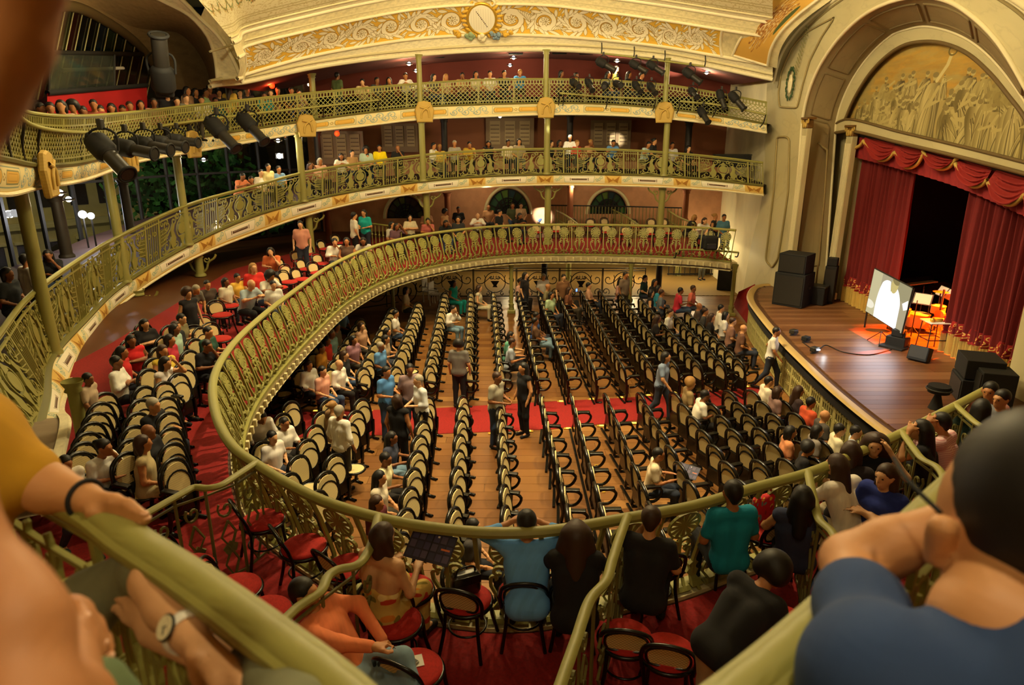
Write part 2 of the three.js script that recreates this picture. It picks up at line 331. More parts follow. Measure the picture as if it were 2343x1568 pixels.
function scrollPanel(W, H) { // the dense second-gallery panel: urn between two beasts among scrolls
  const L = [], S = [], cx = W / 2, c = H * 0.52;
  S.push(Array.from({ length: 14 }, (_, i) => [cx + Math.cos(i / 14 * 6.283) * 0.15, c + Math.sin(i / 14 * 6.283) * 0.13]));
  S.push([[cx - 0.1, c - 0.15], [cx + 0.1, c - 0.15], [cx + 0.03, 0.12], [cx + 0.07, 0.05], [cx - 0.07, 0.05], [cx - 0.03, 0.12]]);
  S.push([[cx - 0.09, c + 0.13], [cx + 0.09, c + 0.13], [cx + 0.05, c + 0.22], [cx, c + 0.27], [cx - 0.05, c + 0.22]]);
  L.push(spiral(cx, c, 0.2, 0.2, 0, 6.28, 16));
  for (const m of [0, 1]) {
    const put = (l, w = 0.026) => { l.w = w; L.push(m ? mirror(l, W) : l); }, pl = (s) => S.push(m ? s.map(([x, y]) => [W - x, y]).reverse() : s);
    pl([[cx - 0.4, 0.1], [cx - 0.28, 0.14], [cx - 0.24, 0.3], [cx - 0.33, 0.46], [cx - 0.28, 0.58], [cx - 0.36, 0.62], [cx - 0.44, 0.5], [cx - 0.42, 0.36], [cx - 0.48, 0.26]]);
    put(spiral(cx - 0.3, 0.66, 0.02, 0.1, 0, 7.5)); put(spiral(cx - 0.55, 0.62, 0.02, 0.13, 3, -4)); put(spiral(cx - 0.6, 0.2, 0.02, 0.14, 0, 7.2));
    put(spiral(cx - 0.23, 0.13, 0.02, 0.08, 1, 7.6)); put(spiral(cx - 0.14, 0.72, 0.015, 0.07, 2, -4.5));
    put([[cx - 0.1, 0.05], [cx - 0.3, 0.08], [cx - 0.5, 0.1], [cx - 0.72, 0.05]], 0.035); put([[cx - 0.72, 0.36], [cx - 0.55, 0.42], [cx - 0.45, 0.5]], 0.03);
    for (let k = 0; k < 5; k++) { put([[0.05 + k * 0.05, 0.22 + k * 0.015], [0.06 + k * 0.055, 0.6]], 0.014); put([[0.04, 0.27 + k * 0.07], [0.32, 0.3 + k * 0.07]], 0.014); }
    put(spiral(0.13, 0.12, 0.015, 0.08, 1, 7.5)); put(spiral(0.13, 0.7, 0.015, 0.08, 1, -5.5)); put(spiral(0.3, 0.69, 0.015, 0.06, 2, 8));
    put([[0.012, 0], [0.012, H]], 0.03);
  }
  for (const y of [0.03, H - 0.1, H - 0.02]) L.push(Object.assign(Array.from({ length: 7 }, (_, i) => [W * i / 6, y]), { w: 0.026 }));
  return [L, S];
}
function narrowPanel(W, H) {
  const L = [];
  for (const x of [0.015, 0.1, 0.18, W / 2, W - 0.18, W - 0.1, W - 0.015]) L.push(Object.assign([[x, 0], [x, H]], { w: x === 0.015 || x === W - 0.015 ? 0.035 : 0.016 }));
  for (const y of [0.03, H - 0.1, H - 0.02]) L.push(Object.assign([[0, y], [W / 2, y], [W, y]], { w: 0.026 }));
  for (const k of [0.3, 0.7]) { L.push(spiral(W * k, H * 0.68, 0.01, 0.07, 0, 7)); L.push(spiral(W * k, H * 0.2, 0.01, 0.07, 0, -7)); }
  return [L, []];
}
const bal2 = thing('balustrade', 'olive green iron balustrade of dense scrollwork around the second gallery', 'balustrade');
{
  const H = 0.86, unit = 2.3, N = Math.round(R2.len / unit), U = R2.len / N;
  for (let i = 0; i < N; i++) {
    const a = i / N, b = (i + 1) / N, m = lerp(a, b, 0.235);
    const [L0, S0] = narrowPanel(U * 0.235, H); mesh('narrow_panel', bars(L0, 0.02, 0.03, U * 0.235, H, R2.map(a, m)), M.iron, bal2);
    const [L1, S1] = scrollPanel(U * 0.765, H); mesh('scroll_panel', merge([bars(L1, 0.026, 0.03, U * 0.765, H, R2.map(m, b)), ...plates(S1, 0.05, U * 0.765, H, R2.map(m, b))]), M.iron, bal2);
  }
  mesh('top_rail', sweep(Array.from({ length: 241 }, (_, i) => R2.rail(i / 240)), railOutline(0.045, 0.06)), M.iron, bal2);
}
const bal3 = thing('balustrade', 'olive green iron lattice balustrade around the top gallery', 'balustrade');
{
  const H = 0.9, N = Math.round(R3.len / 1.3), W = R3.len / N, st = 0.165;
  for (let i = 0; i < N; i++) {
    const mp = R3.map(i / N, (i + 1) / N), L = [], y0 = 0.12, y1 = H - 0.16, h = y1 - y0;
    for (let k = -Math.ceil(h / st); k * st < W; k++) for (const s of [0, 1]) {
      let xa = k * st, xb = xa + h, ya = y0, yb = y1;
      if (xa < 0) { ya -= xa; xa = 0; } if (xb > W) { yb -= xb - W; xb = W; }
      if (xb - xa < 0.03) continue;
      const l = [[xa, ya], [(xa + xb) / 2, (ya + yb) / 2], [xb, yb]]; l.w = 0.024; L.push(s ? mirror(l, W) : l);
    }
    for (const y of [0.02, y0, y1, H - 0.02]) L.push(Object.assign([[0, y], [W / 2, y], [W, y]], { w: 0.034 }));
    const n = 12; for (let k = 0; k < n; k++) { const x = (k + 0.5) / n * W; L.push(Object.assign([[x, y1], [x, H]], { w: 0.045 }), Object.assign([[x, 0.02], [x, y0]], { w: 0.03 })); }
    L.push(Object.assign([[0.012, 0], [0.012, H]], { w: 0.045 }));
    mesh('lattice_panel', bars(L, 0.024, 0.022, W, H, mp), M.iron, bal3);
  }
  mesh('top_rail', sweep(Array.from({ length: 241 }, (_, i) => R3.rail(i / 240)), railOutline(0.04, 0.05)), M.iron, bal3);
}

// ---------------------------------------------------------------- painted edges of the second and top galleries
function scrollStroke(x, cx, cy, r, dir, w) { x.lineWidth = w; x.beginPath(); for (let i = 0; i <= 40; i++) { const k = i / 40, a = dir * k * 8, q = r * (1 - 0.85 * k); const px = cx + Math.cos(a) * q, py = cy + Math.sin(a) * q; if (i) x.lineTo(px, py); else x.moveTo(px, py); } x.stroke(); }
const fasciaTop = canvasTex(1024, 160, (x, w, h) => {
  x.fillStyle = '#e6d59a'; x.fillRect(0, 0, w, h); x.fillStyle = '#d9b85e'; x.fillRect(0, 0, w, 14); x.fillRect(0, h - 16, w, 16);
  x.strokeStyle = '#9fb0a6'; for (let k = 0; k < 6; k++) { scrollStroke(x, 60 + k * 66, 80 + (k % 2 ? 14 : -14), 46, k % 2 ? 1 : -1, 10); }
  x.strokeStyle = '#7f9698'; for (let k = 0; k < 7; k++) scrollStroke(x, 30 + k * 62, 80 + (k % 2 ? -20 : 22), 26, k % 2 ? -1 : 1, 5);
  for (const cx of [585, 865]) { x.fillStyle = '#e0b04a'; x.strokeStyle = '#8d8a5c'; x.lineWidth = 7; x.beginPath(); x.moveTo(cx - 95, 50); x.lineTo(cx + 95, 50); x.quadraticCurveTo(cx + 120, 80, cx + 95, 112); x.lineTo(cx - 95, 112); x.quadraticCurveTo(cx - 120, 80, cx - 95, 50); x.fill(); x.stroke(); x.strokeStyle = '#c08f2c'; x.lineWidth = 4; x.strokeRect(cx - 74, 64, 148, 34); }
  x.strokeStyle = '#93a08a'; x.lineWidth = 6; x.strokeRect(462, 34, 525, 94); x.fillStyle = '#a98a3c'; for (let i = 0; i < 6; i++) { x.beginPath(); x.arc(725 + Math.cos(i) * 14, 81 + Math.sin(i) * 14, 6, 0, 7); x.fill(); }
});
const fasciaMid = canvasTex(1024, 160, (x, w, h) => {
  x.fillStyle = '#e9dcab'; x.fillRect(0, 0, w, h); x.fillStyle = '#d8b152'; x.fillRect(0, h - 26, w, 26); x.fillStyle = '#f0e4b6'; x.fillRect(0, h - 8, w, 8);
  x.fillStyle = '#deb75e'; x.fillRect(0, 8, 250, h - 40);
  x.strokeStyle = '#a6701f'; for (const s of [-1, 1]) { for (let k = 0; k < 8; k++) { x.lineWidth = 9; x.beginPath(); x.moveTo(125 + s * 8, 92); x.quadraticCurveTo(125 + s * 60, 60 + k * 6, 125 + s * (100 - k * 5), 28 + k * 14); x.stroke(); } }
  x.fillStyle = '#b98a34'; x.beginPath(); x.arc(125, 74, 17, 0, 7); x.fill();
  for (const cx of [330, 830 + 110]) { x.strokeStyle = '#9db39c'; for (let k = 0; k < 3; k++) scrollStroke(x, cx - 30 + k * 34, 70 + (k - 1) * 18, 26, k % 2 ? 1 : -1, 9); }
  for (const cx of [635]) { x.fillStyle = '#f3ead0'; x.strokeStyle = '#a9b394'; x.lineWidth = 6; x.beginPath(); x.moveTo(400, 30); x.lineTo(870, 30); x.lineTo(850, 118); x.lineTo(420, 118); x.closePath(); x.fill(); x.stroke(); x.fillStyle = '#5a3c22'; x.fillRect(cx - 118, 62, 236, 26); x.fillStyle = '#f3ead0'; for (let k = 0; k < 11; k++) x.fillRect(cx - 106 + k * 20, 62, 5, 12); x.fillStyle = '#5a3c22'; x.fillRect(cx - 140, 56, 10, 38); x.fillRect(cx + 130, 56, 10, 38); }
});
function fascia(rim, tex, name, rep, n = 200) {
  const m = new THREE.MeshStandardMaterial({ map: tex, roughness: 0.8 }); tex.repeat.set(1, 1);
  const g = grid((u, v) => { const t = rim.top(u), b = rim.bot(u), p = b.lerp(t, v); return p.addScaledVector(rim.out(u), -0.03 - 0.05 * Math.sin(v * Math.PI)); }, n, 6, rim.len / rep, 1, true);
  const o = struct(name, g, m);
  mesh('moulding', sweep(Array.from({ length: n + 1 }, (_, i) => rim.bot(i / n)), [[-0.07, -0.03], [-0.09, 0], [-0.06, 0.035], [0.05, 0.035], [0.05, -0.03]]), M.creamLight, o);
  mesh('upper_moulding', sweep(Array.from({ length: n + 1 }, (_, i) => rim.top(i / n)), [[-0.08, -0.03], [-0.1, 0.01], [-0.06, 0.04], [0.05, 0.04], [0.05, -0.03]]), M.ironDark, o);
  return o;
}
fascia(R2, fasciaMid, 'trim_2', 2.6); fascia(R3, fasciaTop, 'trim_3', 3.4);
function galleryFloor(rim, depth, name, top, under) {
  const n = 200, P = (u, v, k) => { const t = rim.top(u), b = rim.bot(u), o = rim.out(u); const q = k ? t : b; return q.addScaledVector(o, 0.03 + v * depth); };
  const o = struct(name, grid((u, v) => P(u, v, 1), n, 4, 20, 2), top);
  mesh('underside', grid((u, v) => P(u, v, 0), n, 4, 20, 2, true), under, o);
  mesh('back_edge', grid((u, v) => P(u, 1, v), n, 1), under, o);
}
galleryFloor(R2, 4.2, 'floor_second_gallery', mat('#2e130b', 0.8), M.slabUnder);
galleryFloor(R3, 4.2, 'floor_top_gallery', mat('#4a120c', 0.9), M.slabUnder);
// ---------------------------------------------------------------- walls
function wallBox(name, x0, x1, y0, y1, z, th, m) { return struct(name, box(x1 - x0, y1 - y0, th, (x0 + x1) / 2, (y0 + y1) / 2, z - th / 2), m); }
const smoothLine = (pts, d, n = 120) => along(pts.map(([x, y, dd]) => at(x, y, dd ?? d)), n);
// far wall of the first gallery with three arched windows
{
  const z = -31, cx = [[928, 503, 38], [1163, 500, 45], [1391, 473, 43]];
  const shp = new THREE.Shape([[-9, 1.9], [9.6, 1.9], [9.6, 5.2], [-9, 5.2]].map((a) => new THREE.Vector2(...a)));
  const wins = [];
  for (const [px, py, half] of [[928, 500, 43], [1163, 490, 48], [1391, 490, 44]]) {
    const b = at(px, py, 31), r = half / 1570 * 31, hole = new THREE.Path();
    hole.moveTo(b.x - r, b.y); hole.lineTo(b.x + r, b.y); hole.absellipse(b.x, b.y, r, r * 1.18, 0, Math.PI, false); shp.holes.push(hole); wins.push([b.x, b.y, r]);
  }
  const g = new THREE.ExtrudeGeometry(shp, { depth: 0.35, bevelEnabled: false, curveSegments: 20 }).translate(0, 0, z - 0.35);
  const w = struct('wall_far', g, M.rose); g.attributes.uv.array.forEach((v, i, a) => { a[i] = v * 0.4; });
  const glassTones = ['#2f4a33', '#3d6a3c', '#27404a', '#33523f', '#5c7a3a'].map((c) => new THREE.MeshStandardMaterial({ color: hex(c), roughness: 0.15 }));
  wins.forEach(([x, y, r], i) => {
    const win = thing('window_' + (i + 1), null, null, null, V3(x, y, z)); tag(win, null, null, null, 'structure');
    const H = r * 1.18, L = [];
    for (const k of [0.33, 0.62, 0.97]) L.push(Array.from({ length: 17 }, (_, j) => [r + Math.cos(j / 16 * Math.PI) * r * k, Math.sin(j / 16 * Math.PI) * H * k]));
    for (let j = 0; j <= 8; j++) { const a = j / 8 * Math.PI; L.push([[r + Math.cos(a) * r * 0.1, Math.sin(a) * H * 0.1], [r + Math.cos(a) * r * 0.98, Math.sin(a) * H * 0.98]]); L.push(spiral(r + Math.cos(a + 0.2) * r * 0.48, Math.sin(a + 0.2) * H * 0.48, r * 0.1, 0.02, a, a + 5, 8)); }
    L.push([[0, 0.02], [2 * r, 0.02]]);
    mesh('tracery', bars(L, 0.05, 0.06, 2 * r, H, flatMap(2 * r, H, V3(-r, 0, -0.1))), M.blackMatt, win);
    for (let j = 0; j < 8; j++) for (const [k0, k1] of [[0.05, 0.36], [0.36, 0.66], [0.66, 1]]) {
      const a0 = j / 8 * Math.PI, a1 = (j + 1) / 8 * Math.PI;
      mesh('pane', grid((u, v) => V3(Math.cos(lerp(a0, a1, u)) * r * lerp(k0, k1, v), Math.sin(lerp(a0, a1, u)) * H * lerp(k0, k1, v), -0.16), 3, 1), glassTones[(j * 7 + Math.round(k0 * 9)) % 5], win);
    }
    const arch = Array.from({ length: 21 }, (_, j) => V3(Math.cos(j / 20 * Math.PI) * (r + 0.09), Math.sin(j / 20 * Math.PI) * (H + 0.09), 0.02));
    mesh('window_trim', new THREE.TubeGeometry(new THREE.CatmullRomCurve3(arch), 30, 0.07, 4), M.cream, win);
  });
}
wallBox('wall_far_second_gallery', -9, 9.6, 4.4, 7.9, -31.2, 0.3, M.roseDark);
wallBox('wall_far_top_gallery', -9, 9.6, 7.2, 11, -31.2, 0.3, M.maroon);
wallBox('wall_far_ground', -9.5, 9.9, -0.3, 2.1, -35.6, 0.3, M.tan);
wallBox('trim_4', -4, 6.6, 0.2, 1.8, -35.3, 0.06, M.cream);
// end wall by the stage, lit cream
struct('wall_right_end', box(0.3, 12, 7.2, 9.55, 5.4, -28.2), M.creamLight);
// glass wall on the left: posts and panes
{
  const G = along([[-8.6, 0, -31], [-12.3, 0, -27], [-14.3, 0, -21], [-14.6, 0, -14.5], [-13.4, 0, -9], [-12.2, 0, -4]].map((p) => V3(...p)), 22);
  const wall = struct('wall_glass', box(0.001, 0.001, 0.001, -14, -2, -14), M.gunmetal);
  for (let i = 0; i < G.length; i++) {
    mesh('mullion', box(0.09, 10.5, 0.12, G[i].x, 5, G[i].z), M.gunmetal, wall);
    if (i < G.length - 1) {
      const a = G[i], b = G[i + 1], m = a.clone().lerp(b, 0.5), l = a.distanceTo(b), ry = Math.atan2(-(b.z - a.z), b.x - a.x);
      for (const [y0, y1] of [[-0.2, 2.2], [2.2, 4.9], [4.9, 7.6], [7.6, 10.2]]) {
        mesh('pane', new THREE.PlaneGeometry(l - 0.08, y1 - y0 - 0.08).rotateY(ry).translate(m.x, (y0 + y1) / 2, m.z), M.pane, wall);
        mesh('transom', box(l, 0.08, 0.09).rotateY(ry).translate(m.x, y1, m.z), M.gunmetal, wall);
      }
    }
  }
}
// the night outside the glass: a lit house front, lamps and leafy trees
{
  const h = thing('house', 'pale two-storey house front with dark windows, seen through the glass wall', 'building', null, at(120, 520, 32));
  h.rotation.y = 0.9;
  mesh('wall', box(9, 6.5, 0.4, 0, 0.4, 0), M.cream, h); mesh('cornice', box(9.3, 0.3, 0.7, 0, 0.2, 0.2), M.creamLight, h); mesh('cornice', box(9.3, 0.25, 0.6, 0, 3.2, 0.2), M.creamLight, h);
  for (let k = -3; k <= 3; k++) for (const y of [1.7, -1.4]) { const f = mesh('window', box(0.75, 1.5, 0.1, k * 1.25, y, 0.22, 0.02), M.blackMatt, h); mesh('frame', box(0.95, 0.12, 0.2, k * 1.25, y + 0.85, 0.25), M.creamLight, f); }
  lampAt(-13.5 - 4, 7, -22, 60, WARM, 10);
  for (const [px, py, i] of [[189, 491, 0], [208, 494, 1]]) {
    const p = at(px, py, 21), t = thing('globe_lamp', ['larger bright white globe lamp outside the glass wall', 'smaller white globe lamp, right of the brighter one outside'][i], 'lamp', null, p);
    mesh('globe', new THREE.SphereGeometry(0.12 - i * 0.02, 14, 10), M.lampCold, t); mesh('stem', cyl(0.025, 0.03, 2.4, 0, -1.3, 0, 8), M.gunmetal, t);
    lampAt(p.x, p.y, p.z, 8, new THREE.Color(0.9, 0.92, 1), 6);
  }
  const leafG = new THREE.PlaneGeometry(0.34, 0.16); const leafM = mat('#3f7d45', 0.8);
  [[500, 420, 33, 'dark leafy tree behind the glass, above the scroll balustrade at left'], [350, 440, 30, 'leafy tree outside the glass beside the house front'], [610, 470, 36, 'small tree seen through the glass near the far corner']].forEach(([px, py, d, label]) => {
    const p = at(px, py, d), t = thing('tree', label, 'tree', null, V3(p.x, p.y - 2.4, p.z));
    mesh('trunk', cyl(0.09, 0.16, 3.4, 0, -0.2, 0, 8), M.woodDark, t);
    const im = new THREE.InstancedMesh(leafG, leafM, 420); im.name = 'foliage'; const o = new THREE.Object3D();
    for (let i = 0; i < 420; i++) { const a = rr(0, 6.28), r = Math.pow(rnd(), 0.4) * 1.9, b = rr(-1, 1); o.position.set(Math.cos(a) * r * Math.sqrt(1 - b * b), 2.6 + b * r * 0.9, Math.sin(a) * r * Math.sqrt(1 - b * b)); o.rotation.set(rr(-1, 1), rr(0, 6), rr(-1, 1)); o.updateMatrix(); im.setMatrixAt(i, o.matrix); }
    tag(im, null, null, null, 'stuff'); t.add(im);
  });
}
// unseen closing of the house: outer walls and roof
struct('wall_left', box(0.4, 14, 44, -24, 6, -20), M.blackMatt);
struct('wall_back', box(60, 14, 0.4, 0, 6, 3), M.tan);
struct('wall_beyond', box(60, 14, 0.4, 0, 6, -42), M.blackMatt);
struct('wall_stage_back', box(0.3, 14, 40, 21, 6, -16), M.blackMatt);
struct('ceiling', box(60, 0.4, 48, 0, 13.4, -19), M.cream);

// ---------------------------------------------------------------- entablature, painted frieze and cove
const PX = [480, 505, 560, 700, 830, 960, 1100, 1250, 1385, 1523, 1641, 1768];
const PD = [21, 21.5, 22.6, 24.2, 25.4, 26.3, 26.8, 27, 27, 26.6, 25.8, 25];
const curve = (ys, dd, dx = () => 0) => new THREE.CatmullRomCurve3(PX.map((x, i) => at(x + dx(i), ys[i], PD[i] + dd)), false, 'centripetal');
const cB = [198, 193, 188, 158, 138, 125, 116, 114, 120, 133, 155, 182], cG0 = [180, 178, 171, 131, 106, 88, 80, 82, 92, 108, 128, 150], cG1 = [132, 125, 107, 71, 42, 20, 10, 12, 28, 47, 66, 86];
const kB = curve(cB, 0), kB2 = curve(cB.map((y, i) => y - 12), -0.12), kG0 = curve(cG0, -0.3, (i) => (i === 0 ? 62 : i === 1 ? 48 : 0)), LE = (a, b) => (i) => (i === 0 ? a : i === 1 ? b : 0), kG1 = curve(cG1, -1.2, LE(64, 52)), kM = curve(cG1.map((y) => y - 34), -1.5, LE(52, 42)), kM2 = curve(cG1.map((y) => y - 46), -1.75, LE(46, 36)), kC = curve(cG1.map((y) => y - 150), -3.6, LE(-40, -10)), kC2 = curve(cG1.map((y) => y - 420), -8.5);
const loft = (a, b, nu = 120, nv = 4, su = 1, sv = 1, bulge = 0, u0 = 0, u1 = 1) => grid((u, v) => { const q = lerp(u0, u1, u), p = a.getPoint(q).lerp(b.getPoint(q), v); p.z -= bulge * Math.sin(v * Math.PI); return p; }, nu, nv, su, sv);
{
  const e = struct('trim_5', loft(kB, kB2, 120, 2, 30, 0.3), M.creamLight);
  mesh('cornice', loft(kB2, kG0, 120, 4, 30, 1), M.creamLight, e);
  const mo = (k, r, m, dy = 0) => mesh('moulding', new THREE.TubeGeometry(k, 160, r, 6), m, e);
  mo(kB, 0.07, M.creamLight); mo(kB2, 0.05, M.cream); mo(kG0, 0.06, M.creamLight); mo(kG1, 0.05, M.creamLight); mo(kM, 0.06, M.creamLight); mo(kM2, 0.035, M.cream); mo(curve(cG1.map((y) => y - 14), -1.3), 0.03, M.cream);
  mesh('soffit', grid((u, v) => { const p = kB.getPoint(u); p.z -= v * 4.5; p.y += v * 0.1; return p; }, 100, 2, 20, 2), M.maroon, e);
}
function acanthus(x, w, h) {
  const leafStroke = (cx, cy, a, l, wd) => { x.save(); x.translate(cx, cy); x.rotate(a); x.beginPath(); x.moveTo(0, 0); x.quadraticCurveTo(l * 0.5, -wd, l, -wd * 0.2); x.quadraticCurveTo(l * 0.6, wd * 0.6, 0, 0); x.fill(); x.stroke(); x.restore(); };
  x.fillStyle = '#e2b23c'; x.fillRect(0, 0, w, h);
  for (let i = 0; i < 2500; i++) { x.fillStyle = `rgba(${rnd() < 0.5 ? '190,130,20' : '226,178,70'},0.12)`; x.fillRect(rnd() * w, rnd() * h, 14, 8); }
  const draw = (ox, s) => { // a run of scrolls leading away from the centre
    for (let k = 0; k < 7; k++) {
      const cx = ox + s * (170 + k * 232), cy = h * (k % 2 ? 0.5 : 0.46), r = 90 - k * 5, dir = (k % 2 ? 1 : -1) * s;
      for (const [c, lw] of [['#94702e', 44], ['#f1e6c2', 34]]) {
        x.strokeStyle = c; x.lineWidth = lw; x.lineCap = 'round'; x.beginPath();
        for (let i = 0; i <= 60; i++) { const q = i / 60, a = dir * q * 8.2 + (s > 0 ? Math.PI : 0), rad = r * (1 - 0.8 * q); const px = cx + Math.cos(a) * rad, py = cy + Math.sin(a) * rad; if (i) x.lineTo(px, py); else x.moveTo(px, py); } x.stroke();
        x.beginPath(); x.moveTo(cx - s * r, cy); x.bezierCurveTo(cx - s * (r + 20), cy + dir * 90, cx + s * 60, cy + dir * 100, cx + s * 130, cy + (k % 2 ? -20 : 20)); x.stroke();
      }
      x.fillStyle = '#f1e7c6'; x.strokeStyle = '#9c8650'; x.lineWidth = 3;
      for (let i = 0; i < 13; i++) { const a = i / 13 * 6.28, q = r * (1 - 0.1 * (i % 2)); leafStroke(cx + Math.cos(a) * q, cy + Math.sin(a) * q, a - dir * (1.0 + 0.2 * (i % 3)), 66 + (i % 4) * 14, 32); } for (let i = 0; i < 9; i++) leafStroke(cx + s * (96 + (i % 3) * 14), cy + (i - 4) * 22, (s > 0 ? 0 : Math.PI) + (i - 4) * 0.28 * s, 60 + (i % 2) * 24, 22);
      for (let i = 0; i < 8; i++) { const a = i / 8 * 6.28; leafStroke(cx, cy, a, 40, 16); }
      for (let i = 0; i < 7; i++) leafStroke(cx + s * (40 + i * 16), cy + dir * (78 - i * 6), s > 0 ? -dir * 0.8 + i * 0.2 : Math.PI + dir * 0.8 - i * 0.2, 62, 24);
    }
  };
  draw(w / 2 - 5 + 40, 1); draw(w / 2 - 40, -1);
}
const friezeTex = canvasTex(2048, 256, (x, w, h) => { x.scale(2048 / 3600, 1); acanthus(x, 3600, h); });
const uPx = (px) => { for (let i = 1; i < PX.length; i++) if (px <= PX[i]) return (i - 1 + (px - PX[i - 1]) / (PX[i] - PX[i - 1])) / (PX.length - 1); return 1; };
{
  const u0 = uPx(556), u1 = uPx(1652);
  const rest = struct('trim_6', merge([loft(kG0, kG1, 20, 4, 2, 1, 0.18, 0, u0), loft(kG0, kG1, 20, 4, 2, 1, 0.18, u1, 1)]), M.cream);
  const fr = solo('frieze_painting', loft(kG0, kG1, 120, 8, 1, 1, 0.18, u0, u1), new THREE.MeshStandardMaterial({ map: friezeTex, roughness: 0.8 }), 'long golden frieze painted with white acanthus scrolls above the far galleries', 'painting');
  const fin = (u) => { const pts = Array.from({ length: 9 }, (_, i) => { const p = kG0.getPoint(u).lerp(kG1.getPoint(u), i / 8); p.z += 0.02 - 0.18 * Math.sin(i / 8 * Math.PI); return p; }); return new THREE.TubeGeometry(new THREE.CatmullRomCurve3(pts), 16, 0.05, 6); };
  mesh('moulding', merge([fin(u0), fin(u1)]), M.creamLight, rest);
  // round cartouche at the centre
  const c = kG0.getPoint(uPx(1103)).lerp(kG1.getPoint(uPx(1103)), 0.52); c.z += 0.12;
  const med = thing('cartouche', 'round white cartouche with a slanting inscription at the centre of the golden frieze', 'cartouche', null, c); med.rotation.x = 0.75;
  mesh('disc', cyl(0.45, 0.47, 0.08, 0, 0, 0, 28).rotateX(Math.PI / 2).scale(1, 1.15, 1), new THREE.MeshStandardMaterial({ map: canvasTex(256, 256, (x) => { x.fillStyle = '#f0e8cc'; x.fillRect(0, 0, 256, 256); x.strokeStyle = '#d8cfae'; x.lineWidth = 3; for (let i = 0; i < 9; i++) { x.beginPath(); x.moveTo(30, 40 + i * 24); x.lineTo(226, 40 + i * 24); x.stroke(); } x.save(); x.translate(128, 128); x.rotate(-0.62); x.fillStyle = '#4a3420'; for (let i = 0; i < 11; i++) x.fillRect(-92 + i * 17, -4 - (i % 3), 11, 7 + (i % 3) * 2); x.restore(); }), roughness: 0.7 }), med);
  mesh('rim', new THREE.TorusGeometry(0.5, 0.05, 8, 32).scale(1, 1.15, 1), M.brass, med);
  for (let i = 0; i < 2; i++) { const s = i ? -1 : 1; mesh('scroll', tube([[s * 0.1, 0.72, 0], [s * 0.32, 0.76, 0], [s * 0.46, 0.6, 0], [s * 0.36, 0.5, 0], [s * 0.3, 0.6, 0]], 0.05, 20, 6), M.creamLight, med); mesh('wreath', merge(Array.from({ length: 9 }, (_, k) => { const a = -1.2 + k * 0.27; return new THREE.SphereGeometry(0.1, 6, 4).scale(1.4, 0.6, 0.4).rotateZ(a).translate(s * Math.cos(a) * 0.62, Math.sin(a) * 0.68, 0); })), M.ochre, med); }
  for (let i = 0; i < 5; i++) { // garland of flowers under the cartouche
    const f = new THREE.SphereGeometry(1, 8, 6); const gs = []; for (let k = 0; k < 9; k++) { const r = rr(0.05, 0.1); gs.push(f.clone().scale(r, r, r * 0.6).translate(rr(-0.14, 0.14), rr(-0.12, 0.12), rr(0, 0.06))); }
    mesh('flower_bunch', merge(gs).translate(-0.9 + i * 0.45, -0.72 + Math.abs(i - 2) * 0.1, 0.03), [M.ochre, mat('#8fa27c'), M.creamLight, mat('#7d93a0'), M.ochre][i], med);
  }
  // cove and ceiling with painted fields
  const cove = struct('ceiling_cove', loft(kG1, kM, 120, 3, 30, 1), M.cream);
  mesh('step', loft(kM, kM2, 120, 1, 30, 1), M.creamLight, cove);
  const swag = canvasTex(1024, 256, (x, w, h) => { x.fillStyle = '#d8cda0'; x.fillRect(0, 0, w, h); x.fillStyle = 'rgba(150,120,60,0.25)'; for (let i = 0; i < 900; i++) x.fillRect(rnd() * w, rnd() * h, 18, 5); for (let k = 0; k < 2; k++) { const ox = k * 512; x.strokeStyle = '#6f7d4a'; x.lineWidth = 12; x.beginPath(); x.moveTo(ox + 20, 60); x.quadraticCurveTo(ox + 140, 150, ox + 256, 70); x.quadraticCurveTo(ox + 370, 150, ox + 490, 60); x.stroke(); for (let i = 0; i < 60; i++) { x.fillStyle = ['#6c7a45', '#b98a4a', '#8d6a3c', '#c9b06a'][i % 4]; x.beginPath(); x.arc(ox + 20 + i * 8 + rr(-6, 6), 62 + 60 * Math.abs(Math.sin(i / 60 * 6.28)) * 0.9 + rr(-12, 12), rr(4, 10), 0, 7); x.fill(); } } x.strokeStyle = '#b9aa78'; x.lineWidth = 6; for (const y of [16, 190, 204, 236]) { x.beginPath(); x.moveTo(0, y); x.lineTo(w, y); x.stroke(); } });
  mesh('painted_field', loft(kM2, kC, 120, 6, 7, 1), new THREE.MeshStandardMaterial({ map: swag, roughness: 0.85 }), cove);
  mesh('field', loft(kC, kC2, 60, 4, 10, 4), M.cream, cove);
}
